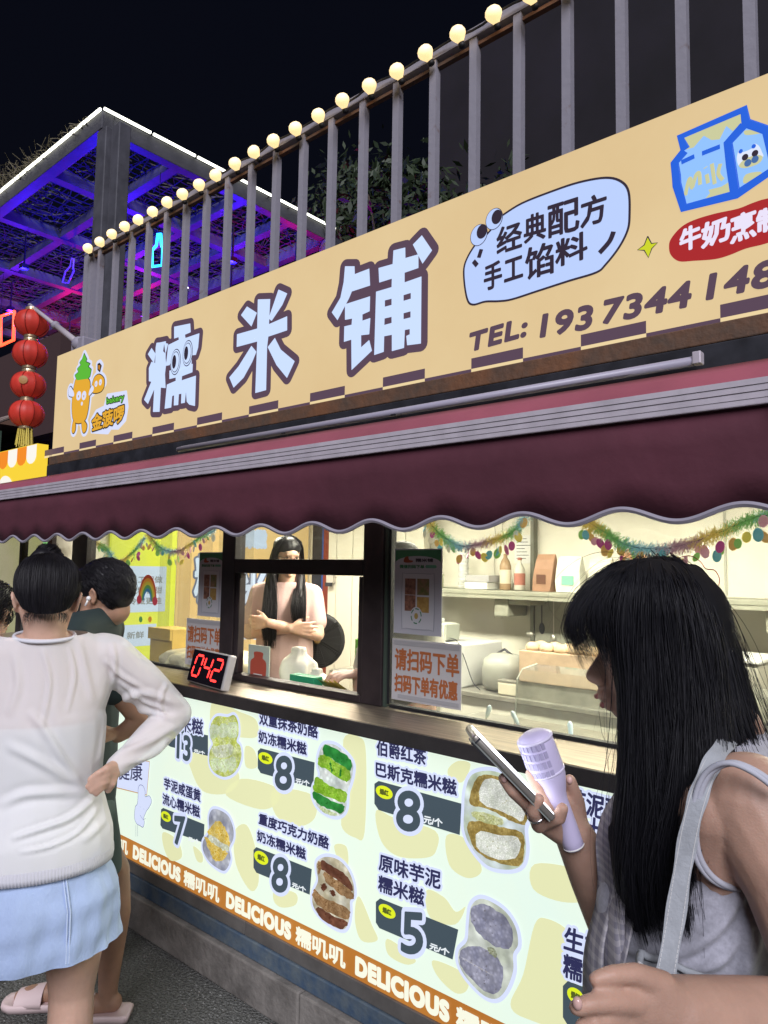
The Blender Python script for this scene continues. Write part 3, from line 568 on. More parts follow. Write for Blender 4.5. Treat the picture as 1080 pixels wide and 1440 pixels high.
# corner logo: pineapple figure holding an orange, and its name
def qA(pts): return sc_(pts, 80, 480, 9)
l_w, l_k, l_g, l_o = P_('logo_white', '#D3D9F4', 1.0), P_('logo_black', '#2B2B2E', .8), P_('logo_green', '#5DB43A', 1.0), P_('logo_amber', '#DFA636', 1.0)
body = qA([(250, 480), (330, 450), (415, 490), (425, 600), (415, 750), (395, 900), (360, 1000), (280, 1040), (215, 1000), (195, 850), (205, 680), (225, 560)])
crown = qA([(350, 155), (385, 230), (370, 260), (425, 285), (400, 320), (440, 360), (425, 440), (400, 475), (260, 495), (235, 430), (280, 390), (265, 350), (310, 300), (295, 270), (325, 230)])
orange = qA([(450, 560), (480, 460), (540, 420), (600, 470), (605, 560), (570, 630), (500, 655), (450, 640)])
armL, armR = qA([(225, 660), (200, 600), (175, 575), (155, 620), (160, 690), (215, 700)]), qA([(415, 640), (450, 560), (475, 590), (460, 640), (415, 690)])
feet = [qA([(210, 1020), (240, 1030), (240, 1120), (215, 1165), (195, 1130)]), qA([(320, 1020), (350, 1010), (385, 1060), (375, 1130), (345, 1160), (325, 1120)])]
SS.curve('logo_outline', [catmull(p, 3) for p in (body, orange, armL, armR, feet[0], feet[1])]+[crown, qA([(520, 290), (545, 275), (570, 310), (550, 390), (520, 360)])], l_w, sign, 1, .022)
for p in (body, orange, armL, armR, *feet): SS.poly('logo_edge', p, l_k, sign, 2, smooth=3, grow=.0055)
SS.poly('logo_edge', crown, l_k, sign, 2, grow=.0045); SS.poly('logo_crown', crown, l_g, sign, 3); SS.poly('logo_pineapple', body, l_o, sign, 2.9, smooth=3); SS.poly('logo_orange', orange, l_o, sign, 2.9, smooth=3)
SS.poly('logo_stalk', qA([(520, 290), (545, 275), (570, 310), (550, 390), (520, 360)]), l_k, sign, 2, grow=.002); SS.poly('logo_stalk_fill', qA([(528, 300), (556, 305), (548, 370), (530, 350)]), P_('logo_brown_orange', '#B97A2E', 1.0), sign, 3)
for p in (armL, armR): SS.poly('logo_arm', p, l_w, sign, 3.4, smooth=3)
for p in feet: SS.poly('logo_foot', p, l_o, sign, 3.4, smooth=3)
for x, y, a, b in ((285, 690, 30, 58), (352, 688, 28, 58), (505, 540, 18, 38), (560, 520, 18, 40)):
    u, v = SS.uv(qA([(x, y)])[0]); ux = abs(SS.uv(qA([(x+a, y)])[0])[0]-u); vy = abs(SS.uv(qA([(x, y+b)])[0])[1]-v)
    SS.ell('logo_eye', (u, v), ux, vy, l_w, sign, 4.2, raw=True, n=16); SS.ell('logo_pupil', (u, v-vy*.15), ux*.22, vy*.3, P_('logo_amber_dark', '#C4922E', 1.0), sign, 5, raw=True, n=10)
SS.ell('logo_nose', qA([(325, 790)])[0], .012, .012, l_w, sign, 4.2, n=12)
SS.text('logo_lettering', 'bakery', *qA([(640, 815), (860, 765), (640, 720)]), l_g, sign, 4, .0018, l_k, outgrow=.0055)
SS.curve('logo_outline', [qA([(440, 1150), (430, 1000), (500, 880), (600, 830), (640, 680), (880, 640), (900, 830), (870, 1000), (780, 1100), (690, 1100), (650, 1160)])], l_w, sign, 1, .008)
SS.text('logo_lettering', '金菠啰', *qA([(455, 1140), (860, 1010), (455, 945)]), l_o, sign, 4, .0038, l_k, outgrow=.0075)

# ================================================= awning
awn = thing('awning', 'maroon fabric awning with scalloped edge and grey front rail below the sign', 'awning', (-1.9, -.1, 1.95))
m_maroon = M('maroon_canvas', (.084, .020, .034), .8, var=(2.2, .16), bump=(7, .35, .02))
m_piping = M('grey_piping', (.30, .28, .34), .6); m_alu = M('grey_aluminium', (.62, .57, .64), .42, .25, var=(12, .12))
AX0, AX1 = -5.1, 1.2
# fabric from roller to front rail, sloping
n = 90; vs = []; fs = []
prof = [(-.028, 2.100), (-.065, 2.076), (-.10, 2.048), (-.135, 2.020)]
for i in range(n+1):
    x = AX0+(AX1-AX0)*i/n; sag = .0012*math.sin(x*5.1)+.0008*math.sin(x*13)
    for j, (y, z) in enumerate(prof): vs.append((x, y, z+sag*(1 if 0 < j < 3 else 0)))
    for j, (y, z) in list(enumerate(prof))[::-1]: vs.append((x, y-.001, z-.003+sag*(1 if 0 < j < 3 else 0)))
for i in range(n):
    for j in range(8):
        a, b = i*8+j, i*8+(j+1) % 8; fs.append((a, a+8, b+8, b))
MB().add(vs, fs).build('canopy_fabric', M('maroon_canvas_lit', (.30, .075, .11), .7, var=(3, .15), bump=(500, .2, .001)), awn, True)  # same canvas coloured lighter: the sign's light on its top is painted in
mb = MB()                                                    # ribbed front rail
for z, dz, y in ((2.0155, .010, -.171), (2.0015, .010, -.169), (1.9865, .010, -.167), (1.9725, .009, -.165)):
    mb.box(AX0, AX1, y, -.135, z-dz/2-.0015, z+dz/2+.0015)
mb.box(AX0+.003, AX1-.003, -.1655, -.138, 1.968, 2.019)
mb.build('front_rail', m_alu, awn)
def wave(x): return 1.742+.0165*math.cos(2*math.pi*(x-wx0)/wp)
crest = [at(p, 730, Y=-.16).x for p in (17, 48, 80, 117, 153, 203, 252, 308, 376, 452, 517, 601, 725, 870, 1043)]
wp = .272; wx0 = crest[-1]
idx = [round((c-wx0)/wp) for c in crest]; A = np.polyfit(idx, crest, 1); wp, wx0 = A[0], A[1]
n = 720; vs = []; fs = []; e = []
for i in range(n+1):
    x = AX0+(AX1-AX0)*i/n; zb = wave(x); yb = -.158+.002*math.sin(x*3.1)+.0008*math.sin(x*9)
    for t in (0, .33, .66, 1): vs += [(x, -.152+(yb+.152)*t, 1.970+(zb-1.970)*t)]
    for t in (1, .66, .33, 0): vs += [(x, -.150+(yb+.152)*t, 1.970+(zb-1.970)*t)]
    e.append((x, yb, zb-.004))
for i in range(n):
    for j in range(8):
        a, b = i*8+j, i*8+(j+1) % 8; fs.append((a, a+8, b+8, b))
val = MB().add(vs, fs).build('valance', m_maroon, awn, True)
MB().tube(e, .0075, 6).build('piping', m_piping, val)
MB().tube([(AX0, -.004, 2.076), (AX1, -.004, 2.076)], .022, 14).build('roller', m_maroon, awn, True)
# grey end bracket on the right of the rail
box('rail_bracket', (-.345, -.31, -.19, -.14, 1.965, 2.04), m_dark, awn, .003)
tube = thing('tube_light', 'long unlit white tube fixture under the sign edge', 'tube light', (-1.5, .09, 2.17))
MB().tube([(-2.95, .075, 2.152), (-.60, .075, 2.152)], .0125, 10).build('tube', M('milky_tube', (.36, .34, .43), .35), tube, True)
box('end_cap', (-.599, -.578, .06, .09, 2.142, 2.174), m_alu, tube, .002); box('fixture_back', (-2.95, -.6, .088, .098, 2.146, 2.170), m_alu, tube)
box('bracket', (-1.62, -1.60, .062, .098, 2.141, 2.145), m_dark, tube); box('bracket', (-2.2, -2.18, .062, .098, 2.141, 2.145), m_dark, tube)

# ================================================= railing over the roof with string of bulbs
m_post = M('chipped_white_paint', (.40, .38, .43), .55, var=(9, .7, .26, .38), col2=(.29, .28, .33), bump=(30, .2))
MATS['chipped_white_paint'].node_tree.nodes['Color Ramp'].color_ramp.elements[0].color = (.16, .09, .06, 1)
rail = thing('roof_railing', 'tall chipped white metal railing standing on the kiosk roof behind the sign', 'railing', (-2, .55, 2.3))
RZ = 3.865
MB().box(-4.97, 1.15, .535, .58, RZ-.04, RZ).build('top_rail', m_post, rail)
MB().box(-4.97, 1.15, .55, .575, RZ-.075, RZ-.060).build('under_rail', m_rust, rail)
for k in range(30):
    x = -4.765+k*.2103
    if x > 1.1: break
    MB().box(x-.018, x+.018, .54, .572, 2.3, RZ-.041).build('post', m_post, rail)
MB().box(-4.965, -4.905, .53, .59, 2.3, RZ-.041).build('corner_post', m_post, rail); MB().box(-4.89, -4.85, .53, .58, 2.3, RZ-.041).build('post', m_post, rail)
string = thing('string_lights', 'row of round warm bulbs strung along the roof railing', 'string lights', (-2, .49, RZ))
bulb_m = M('lit_bulb', (1, .85, .6), .4, emit=(1.0, .72, .33), es=1.12)
pts = [(-5.0+i*.05, .515+.004*math.sin(i*1.3), RZ-.022+.006*math.sin(i*.9)) for i in range(124)]
MB().tube(pts, .005, 6).build('cable', m_black, string)
bx0 = at(125, 349, Y=.49).x; bx1 = at(694, 15, Y=.49).x; st_ = (bx1-bx0)/20
b0 = None
for k in range(37):
    x = bx0+k*st_ + rnd.uniform(-.006, .006)
    if x > 1.1: break
    z = RZ-.042+rnd.uniform(-.006, .006)
    if b0 is None:
        prof = [(.001, -.034), (.014, -.031), (.025, -.020), (.030, -.004), (.028, .010), (.020, .024), (.013, .034), (.011, .04)]
        q = MB().lathe(prof, 14).mesh('bulb'); s_me = MB().lathe([(.012, .038), (.013, .058), (.006, .064)], 10).mesh('socket'); b0 = (q, s_me); q.materials.append(bulb_m); s_me.materials.append(m_black)
        for me in b0: me.polygons.foreach_set('use_smooth', [True]*len(me.polygons))
    b = link('bulb', b0[0]); b.parent = string; b.location = Vector((x, .482, z))-string.location; b.rotation_euler = (-2.45+rnd.uniform(-.25, .25), rnd.uniform(-.3, .3), 0); b.scale = (1.16, 1.16, .92)
    s = link('socket', b0[1]); s.parent = b
# ================================================= things on the window and shelf
paper = M('notice_paper', (.52, .50, .50), .45); or_ink = M('orange_ink', (.42, .13, .045), .5)
def notice(x0, x1, z0, z1, label, cut=None):
    t = thing('order_notice', label, 'notice', ((x0+x1)/2, .22, z0))
    MB().box(x0, x1, .226, .2285, z0, z1).build('paper_sheet', paper, t)
    sh = Sheet(Y=.2255, step=.0006); w_, h_ = x1-x0, z1-z0
    MB().box(x0+.006, x1-.006, .2248, .2256, z1-.022, z1-.006).build('tape_strip', M('tape', (.40, .39, .40), .3), t)
    MB().box(x0+.03, x1-.008, .2248, .2256, z0+.008, z0+.022).build('tape_strip', M('tape', (.40, .39, .40), .3), t)
    for s, f0, f1, xx in (('请扫码下单', .50, .84, .97), ('扫码下单有优惠', .14, .42, .95)):
        sh.text('notice_text', s, (x0+w_*.05, z0+h_*f0), (x0+w_*xx, z0+h_*f0), (x0+w_*.05, z0+h_*f1), or_ink, t, 1, .0022, raw=True)
    return t
notice(-1.733, -1.425, 1.132, 1.352, 'white paper notice with orange characters on the right hand window below its poster')
notice(-3.052, -2.765, 1.130, 1.352, 'white paper notice with orange characters on the left hand window, behind the red number display')
def D_(n, c, r=.45): return M(n, c, r)
def poster(x0, x1, z0, z1, label, full):
    t = thing('order_poster', label, 'poster', ((x0+x1)/2, .22, z0)); W, H = x1-x0, z1-z0
    MB().box(x0, x1, .226, .2285, z0, z1).build('poster_sheet', D_('poster_grey_white', (.50, .50, .55)), t)
    sh = Sheet(Y=.2255, step=.0006); p = lambda u, v: (x0+W*u, z0+H*v)
    gr = D_('poster_green', (.05, .20, .09)); ink = D_('poster_ink', (.05, .05, .06))
    arc = [p(.02, .83)]+[p(.5-.48*math.cos(a), .83+.085*math.sin(a)) for a in np.linspace(0.01, math.pi-.01, 14)]+[p(.98, .83), p(.98, .985), p(.02, .985)]
    sh.poly('green_header', arc, gr, t, 1, raw=True)
    sh.text('poster_text', '糯米铺', p(.46, .845), p(.82, .845), p(.46, .885), ink, t, 1.5, .0008, raw=True)
    sh.poly('small_logo', [p(.2, .85), p(.23, .90), p(.3, .91), p(.32, .87), p(.4, .86), p(.38, .84), p(.26, .835)], D_('poster_rust', (.30, .07, .03)), t, 1.5, smooth=3, raw=True)
    sh.text('poster_text', '微信扫码下单', p(.12, .77), p(.64, .77), p(.12, .81), gr, t, 1.5, .0008, raw=True)
    sh.poly('green_pill', [p(.68, .775), p(.88, .775), p(.90, .79), p(.88, .81), p(.68, .81), p(.66, .79)], D_('poster_mint', (.12, .34, .22)), t, 1.5, raw=True)
    rr = lambda a, b, c, d, r: [p(a+r, b), p(c-r, b), p(c, b+r*.5), p(c, d-r*.5), p(c-r, d), p(a+r, d), p(a, d-r*.5), p(a, b+r*.5)]
    sh.poly('box_shape', rr(.17, .06, .86, .71, .09), D_('poster_box_edge', (.36, .37, .42)), t, 1, smooth=3, raw=True)
    sh.poly('box_shape', rr(.19, .07, .84, .70, .08), D_('poster_box_white', (.56, .56, .60)), t, 1.5, smooth=3, raw=True)
    m1 = M('food_photo_brown', (.10, .04, .03), .5, var=(70, 0), col2=(.36, .17, .11)); m2 = M('food_photo_green', (.10, .14, .03), .5, var=(60, 0), col2=(.30, .16, .10)); m3 = M('food_photo_gold', (.32, .17, .04), .5, var=(50, 0), col2=(.50, .33, .10))
    for a, b, c, d, mt in ((.24, .46, .47, .65, m1), (.50, .46, .75, .65, m2), (.24, .27, .47, .455, m1), (.50, .26, .75, .44, m3)): sh.poly('food_photo', [p(a, b), p(c, b), p(c, d), p(a, d)], mt, t, 2.2, raw=True)
    u, v = p(.49, .215); sh.ell('round_badge', (u, v), W*.13, W*.15, D_('poster_box_white', (.56, .56, .60)), t, 3, raw=True)
    sh.line('badge_ring', [[(u+W*.105*math.cos(a), v+W*.12*math.sin(a)) for a in np.linspace(k*1.05, k*1.05+.7, 5)] for k in range(6)], gr, t, 3.6, .0022, smooth=0, raw=True)
    sh.ell('badge_centre', (u, v), W*.04, W*.05, D_('badge_gold', (.40, .28, .08)), t, 3.8, raw=True)
    for uu in (.05, .25, .8): sh.ell('pale_hill', p(uu, .02), W*.12, W*.08, D_('poster_mint_grey', (.36, .42, .42)), t, .8, raw=True) if False else None
    return t
poster(-1.728, -1.510, 1.372, 1.680, 'green topped order poster with four food photos on the right hand window', True)
poster(-2.965, -2.770, 1.368, 1.672, 'green topped order poster with four food photos on the left hand window', True)
# hand made sticker of a smiling cloud outline with red characters on the right window
st = thing('cloud_sticker', 'red outlined cloud sticker with red characters high on the right window', 'sticker', (-.95, .22, 1.5))
sh = Sheet(Y=.2335, step=.0006); wr = D_('sticker_red', (.45, .03, .05))
cl = [(948, 800), (955, 785), (972, 782), (985, 790), (993, 800), (1005, 802), (1012, 815), (1008, 828), (998, 834), (990, 840), (965, 842), (945, 835), (940, 815)]
sh.line('cloud_outline', [cl+[cl[0]]], wr, st, 1, .0012)
sh.text('sticker_text', '来', (967, 812), (981, 811), (967, 797), wr, st, 1, .0016); sh.text('sticker_text', '呀', (982, 833), (994, 831), (982, 817), wr, st, 1, .0016)

# number display, leaning back, three red seven segment digits
disp = thing('number_display', 'black tilted number display with red digits 042 on the serving shelf', 'display', (-2.58, .02, 1.101))
dm = Matrix.Translation((-2.575, -.0, 1.105)) @ Matrix.Rotation(R_(-9), 4, 'Z') @ Matrix.Rotation(R_(-13), 4, 'X')
def dput(mb, name, mt, par): 
    me = mb.mesh(name); me.transform(dm); return link(name, me, mt, par)
DW, DH = .325, .145
cs_ = dput(MB().box(-DW/2, DW/2, 0, .035, 0, DH, bev=.006), 'display_case', M('display_silver', (.48, .46, .45), .4, .3), disp)
dput(MB().box(-DW/2+.005, DW/2-.012, -.0022, -.0002, .006, DH-.006), 'display_screen', M('display_black', (.010, .008, .012), .15), disp)
dput(MB().box(-.08, -.05, .02, .07, -.003, .03).box(.05, .08, .02, .07, -.003, .03), 'stand_foot', m_black, disp)
seg = {'0': 'abcdef', '4': 'bcfg', '2': 'abged'}; led = M('red_led', (.6, .02, .02), .4, emit=(1, .035, .03), es=3.2)
def digit(mb, x0, ch):
    w_, h_, t_ = .062, .088, .0075; z0 = .030; sl = .22
    P = {'a': ((0, 1), (1, 1)), 'b': ((1, 1), (1, .5)), 'c': ((1, .5), (1, 0)), 'd': ((0, 0), (1, 0)), 'e': ((0, 0), (0, .5)), 'f': ((0, .5), (0, 1)), 'g': ((0, .5), (1, .5))}
    for s in seg[ch]:
        (a, b), (c, d) = P[s]; A = Vector((x0+a*w_+b*h_*sl, 0, z0+b*h_)); B = Vector((x0+c*w_+d*h_*sl, 0, z0+d*h_)); dr = (B-A).normalized(); nn = Vector((-dr.z, 0, dr.x))*t_*.62
        A += dr*.004; B -= dr*.004
        q = [A, A+dr*.005+nn, B-dr*.005+nn, B, B-dr*.005-nn, A+dr*.005-nn]
        mb.add([(v.x, -.0036, v.z) for v in q]+[(v.x, -.0024, v.z) for v in q], [(0, 1, 2, 3, 4, 5)]+[(i, i+6, (i+1) % 6+6, (i+1) % 6) for i in range(6)])
    return mb
for i, ch in enumerate('042'): dput(digit(MB(), -.130+i*.088, ch), 'red_digit', led, disp)

# ================================================= tinsel garlands inside the glass
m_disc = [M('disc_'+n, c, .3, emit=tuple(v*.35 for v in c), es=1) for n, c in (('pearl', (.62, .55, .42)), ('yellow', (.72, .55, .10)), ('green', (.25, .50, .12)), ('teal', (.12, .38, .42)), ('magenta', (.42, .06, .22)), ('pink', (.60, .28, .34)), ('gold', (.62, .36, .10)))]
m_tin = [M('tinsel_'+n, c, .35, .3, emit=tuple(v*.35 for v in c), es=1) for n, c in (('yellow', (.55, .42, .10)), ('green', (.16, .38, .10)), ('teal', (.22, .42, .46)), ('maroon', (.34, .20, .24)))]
disc_me = []
for q in m_disc:
    d = MB().lathe([(.0007, 0), (.010, .0), (.0115, .0012), (.010, .0024), (.0007, .0026)], 12, axis=(0, 1, 0)).mesh('disc'); d.materials.append(q); disc_me.append(d)
def garland(px, y=.30, label='', dens=1.0, n=13):
    pts = [at(a, b, Y=y) for a, b in px]; pts = [Vector(p) for p in catmull([tuple(p) for p in pts], 10, False)]
    g = thing('tinsel_garland', label, 'garland', pts[len(pts)//2])
    MB().tube(pts, .002, 5).build('cord', m_black, g)
    L = len(pts); mbs = [MB() for _ in m_tin]
    for i in range(int(4200*dens)):
        t = rnd.uniform(0, L-1.01); p = pts[int(t)].lerp(pts[int(t)+1], t % 1); c = int(t/L*7+.3*math.sin(i)) % 4
        d = Vector(rnd.normal(size=3)).normalized()*rnd.uniform(.008, .032); s = d.cross(Vector((.3, .5, .8))).normalized()*.0007; e_ = p+d+Vector((0, 0, -.004))
        mbs[c].add([p-s, p+s, e_+s, e_-s], [(0, 1, 2, 3)])
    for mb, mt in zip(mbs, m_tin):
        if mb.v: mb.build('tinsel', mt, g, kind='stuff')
    for i in range(int(n)):
        t = (i+rnd.uniform(.1, .9))/n*(L-1.01); p = pts[int(t)]+Vector((rnd.uniform(-.012, .012), rnd.uniform(-.015, .015), -rnd.uniform(.015, .060)))
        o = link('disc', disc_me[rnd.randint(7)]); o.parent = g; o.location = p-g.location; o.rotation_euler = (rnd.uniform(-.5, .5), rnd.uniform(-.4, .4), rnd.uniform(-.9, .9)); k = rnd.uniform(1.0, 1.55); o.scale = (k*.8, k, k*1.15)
garland([(598, 727), (620, 752), (650, 768), (690, 760), (720, 748), (738, 728)], .31, 'short tinsel garland with round discs hanging at the left end of the right window', 1, 26)
garland([(822, 732), (845, 745), (880, 766), (930, 772), (975, 762), (1020, 745), (1075, 725), (1140, 735)], .31, 'longest tinsel garland with coloured discs along the top of the right window', 1.5, 40)
garland([(130, 760), (150, 772), (165, 790), (185, 778), (203, 757)], .33, 'bunched sparkling tinsel garland at the far left of the left window', .9, 30)
garland([(208, 750), (225, 770), (250, 775), (275, 760), (302, 745)], .33, 'tinsel garland sagging across the left window above the yellow poster', .9, 26)
# rainbow sticker on the left glass
rb = thing('rainbow_sticker', 'rainbow shaped sticker with red ends on the left hand window', 'sticker', (-3.4, .22, 1.5))
sh = Sheet(Y=.2325, step=.0006); c0 = sh.uv((207, 845)); kx = abs(sh.uv((220, 845))[0]-c0[0]); kz = abs(sh.uv((207, 808))[1]-c0[1])
for i, c in enumerate(((.45, .07, .03), (.60, .27, .04), (.50, .42, .05), (.10, .28, .08), (.05, .17, .32))):
    f0, f1 = 1-.13*i, 1-.13*(i+1)
    an = np.linspace(0, math.pi, 16); sh.poly('rainbow_band', [(c0[0]+kx*f0*math.cos(a), c0[1]+kz*f0*math.sin(a)) for a in an]+[(c0[0]+kx*f1*math.cos(a), c0[1]+kz*f1*math.sin(a)) for a in an[::-1]], M('rainbow_%s' % 'abcde'[i], c, .4, emit=c, es=.4), rb, 1, raw=True)
for x in (196, 218): sh.ell('red_cloud', (x, 843+(x-196)*.1), kx*.28, kx*.26, M('rainbow_red_end', (.45, .05, .07), .4, emit=(.45, .05, .07), es=.4), rb, 1.6)
for x, y, c in ((198, 871, 'rainbow_d'), (211, 871, 'rainbow_b')): sh.ell('round_dot', (x, y), kx*.2, kx*.18, MATS[c], rb, 1)

# ================================================= inside the kiosk
# lit posters on the far end wall
EW = XL
def wallbox(name, y0, y1, z0, z1, mt, label):
    t = thing(name, label, 'lit poster', (EW+.03, (y0+y1)/2, z0)); MB().box(EW+.001, EW+.03, y0, y1, z0, z1).build('poster_panel', mt, t); return t
yw = wallbox('yellow_wall_poster', .50, .975, .95, 2.08, P_('poster_yellow', '#E9EE3C', .95, var=(1.5, 0), col2=lin('#DFE768')), 'bright yellow lit poster with white text blocks on the far end wall')
sh = Sheet(X=EW+.031, step=.002); wp_ = P_('wall_poster_bluewhite', '#CDDDF0', .95); ink = P_('wall_poster_ink', '#8C8F8A', .9)
for y0, y1, z0, z1 in ((.60, .90, 1.30, 1.60), (.60, .84, 1.08, 1.22)):
    sh.poly('text_block', [(y0, z0), (y1, z0), (y1, z1), (y0, z1)], wp_, yw, 1, raw=True)
for i, (s, z) in enumerate((('手工现做', 1.49), ('软糯香甜', 1.42), ('冷藏更佳', 1.35), ('新鲜', 1.13))):
    sh.text('poster_text', s, (.63, z), (.63+.06*len(s), z), (.63, z+.045), ink, yw, 2, .001, raw=True)
ow = wallbox('orange_wall_poster', 1.00, 2.20, .95, 2.08, P_('poster_orange', '#E8C07A', .95, var=(1.2, 0), col2=lin('#F0CD8C')), 'orange lit poster with big outlined characters on the end wall behind the assistant')
for ch, y0, y1, z0, z1 in (('糯', 1.13, 1.36, 1.36, 1.68), ('米', 1.50, 1.78, 1.28, 1.60), ('铺', 1.86, 2.12, 1.30, 1.62), ('糯米糍', 1.45, 1.75, 1.76, 1.88), ('金菠啰', 1.60, 1.84, 1.96, 2.04), ('手工糯米糍', 1.5, 1.9, 1.08, 1.17)):
    sh.text('poster_character', ch, (y0, z0), (y1, z0), (y0, z1), wp_ if ch[0] in '糯米铺手' else P_('poster_amber', '#E0A040', .95), ow, 1, .010 if len(ch) == 1 else .003, P_('poster_greyblue', '#6D7488', .9) if len(ch) == 1 else wp_, outgrow=.014, raw=True)
# sheer plastic strip curtain between the two
# doorway at the back corner: red and blue edges, dark opening
dr = thing('back_door', 'narrow open door with red and blue edges in the far back corner', 'door', (-4.1, 2.2, .17))
box('door_leaf', (-4.27, -4.15, 2.20, 2.235, .17, 2.0), m_dark, dr); box('red_edge', (-4.13, -4.02, 2.19, 2.235, .17, 2.0), M('red_edge_paint', (.22, .04, .02), .5), dr); box('blue_edge', (-4.149, -4.132, 2.19, 2.24, .17, 2.0), M('blue_edge_paint', (.03, .08, .30), .5), dr)
# curtain / white partition
pt = thing('white_partition', 'white ribbed partition panel beside the black fan', 'partition', (-3.5, 2.1, .17))
for i in range(11): box('partition_board', (-3.98+i*.085, -3.898+i*.085, 2.10+.004*(i % 2), 2.16, .17, 2.05), M('partition_cream', (.62, .59, .50), .5), pt)
sw = thing('wall_switch', 'small grey switch box on the partition', 'switch', (-3.9, 2.09, 1.5)); box('switch_box', (-3.97, -3.90, 2.07, 2.098, 1.50, 1.58), M('switch_grey', (.45, .43, .38), .4), sw); box('cable_hook', (-3.96, -3.91, 2.05, 2.075, 1.47, 1.50), m_dark, sw)
# black round fan behind the assistant
fc = at(446, 900, D=4.45)
fn = thing('standing_fan', 'black round standing fan behind the shop assistant', 'fan', (fc.x, fc.y, .17)); ax = (CAM-fc); ax.z = 0; ax.normalize()
q = MB()
for r in np.linspace(.03, .17, 12): q.tube([fc+ax*.03+(Matrix.Rotation(a, 3, ax) @ Vector((0, 0, 1)))*r for a in np.linspace(0, 2*math.pi, 28)[:-1]], .002, 4, closed=True)
for k in range(18): q.tube([fc+ax*.03+(Matrix.Rotation(k*math.pi/9, 3, ax) @ Vector((0, 0, 1)))*r for r in (.02, .17)], .0018, 4)
q.build('fan_guard', m_black, fn); q = MB()
for k in range(5):
    R3 = Matrix.Rotation(k*2*math.pi/5, 3, ax); s_ = ax.cross(Vector((0, 0, 1)))
    q.add([fc+R3 @ (s_*a+Vector((0, 0, b))+ax*c) for a, b, c in ((-.02, .02, 0), (.02, .02, .02), (.075, .15, .02), (-.02, .16, -.01))], [(0, 1, 2, 3)])
q.build('fan_blade', m_black, fn); MB().ball(fc+ax*.035, .022).build('fan_hub', M('brass_knob', (.45, .30, .12), .3, .8), fn, True)
MB().lathe([(.17, -.02), (.172, 0), (.15, .01)], 32, axis=ax, loc=fc).build('fan_back', m_black, fn); MB().tube([fc-ax*.05+Vector((0, 0, 0)), Vector((fc.x, fc.y, .2))-ax*.05], .012).build('fan_pole', m_black, fn); MB().lathe([(.16, 0), (.16, .02), (.02, .05)], 24, loc=(fc.x-ax.x*.05, fc.y-ax.y*.05, .17)).build('fan_base', m_black, fn)
# prep counter behind the glass
m_ss = M('stainless_warm', (.52, .50, .44), .28, .7, var=(6, .2), bump=(30, .05)); m_clear = glass_mat('acrylic', .05)
pc = thing('prep_counter', 'stainless prep counter with recessed steel pans behind the windows', 'counter', (-1, .6, .17))
box('counter_body', (-1.80, 1.1, .30, .92, .17, .985), m_ss, pc, .004); box('counter_body', (-4.0, -1.84, .30, .66, .17, 1.03), m_ss, pc, .004)
for i, x in enumerate(np.arange(-1.62, .9, .36)):
    mb = MB(); a, b, c, d = x, x+.33, .36, .62
    mb.box(a, b, c, c+.012, .986, 1.012); mb.box(a, b, d-.012, d, .986, 1.012); mb.box(a, a+.012, c+.013, d-.013, .986, 1.012); mb.box(b-.012, b, c+.013, d-.013, .986, 1.012)
    p_ = mb.build('pan_rim', m_ss, pc); box('pan_filling', (a+.014, b-.014, c+.014, d-.014, .987, .996), M('pan_fill_%d' % (i % 3), [(.50, .44, .30), (.30, .27, .20), (.55, .50, .42)][i % 3], .6, var=(22, .5), bump=(40, .8)), pc)
# spoons with pale handles standing in the pans
for i, (x, y, d) in enumerate(((805, 985, 2.75), (738, 975, 2.95), (680, 970, 3.1))):
    p = at(x, y+12, Y=.48+.05*i); p.z = 1.0; t = thing('serving_spoon', ('glowing white handled spoon standing in a pan nearest the woman', 'pale blue handled spoon leaning in the middle pan', 'faint pale spoon in the pan beside the notice')[i], 'spoon', p)
    v = Vector(((-.010, .0, .10), (-.06, .01, .09), (.03, 0, .09))[i]); MB().tube([p, p+v*.45], .003, 6).build('spoon_shaft', m_ss, t); MB().tube([p+v*.45, p+v*.6, p+v*.9, p+v], [.004, .008, .0095, .004], 10).build('spoon_handle', M('spoon_handle', (.70, .80, .80), .3, emit=(.5, .7, .7), es=(.5 if i == 0 else .05)) if i == 0 else M('spoon_handle_plain', (.50, .60, .60), .3), t, True)  # nearest handle is given a glow of its own, though no lamp
bn = thing('whisk', 'bundled wire whisk lying on the prep pans', 'whisk', (-1.35, .5, 1.0)); wb = at(780, 990, Y=.5); wb.z = 1.015
q = MB()
for k in range(6):
    a = k*math.pi/6; q.tube([wb+Vector((-.11+.11*t_, .0+.030*math.sin(math.pi*min(1, t_*1.0))*math.cos(a), .012+.03*math.sin(math.pi*t_)*abs(math.sin(a)))) for t_ in np.linspace(0, 1, 10)], .0012, 4)
q.build('whisk_wire', m_ss, bn); MB().tube([wb, wb+Vector((.11, .03, .01))], .007).build('whisk_handle', m_ss, bn)
# clear acrylic guards on the counter
for i, x in enumerate((-1.50, -.95)):
    t = thing('acrylic_guard', ('clear bent acrylic guard on the prep counter beside the notice', 'clear bent acrylic guard on the prep counter nearest the woman')[i], 'guard', (x, .75, .986)); a, b = x, x+.5
    mb = MB(); prof = [(.70, .99), (.72, 1.18), (.76, 1.215), (.88, 1.225)]
    vs = [(q_, y, z) for y, z in prof for q_ in (a, b)]; mb.add(vs, [(2*k, 2*k+1, 2*k+3, 2*k+2) for k in range(3)]); vs2 = [(x_, y+.004, z-.003) for x_, y, z in vs]; mb.add(vs2, [(2*k, 2*k+1, 2*k+3, 2*k+2) for k in range(3)]); mb.build('acrylic_sheet', m_clear, t)
    MB().tube([(a, y, z) for y, z in prof], .003, 5).tube([(b, y, z) for y, z in prof], .003, 5).build('guard_edge', M('acrylic_edge', (.55, .56, .48), .3), t)
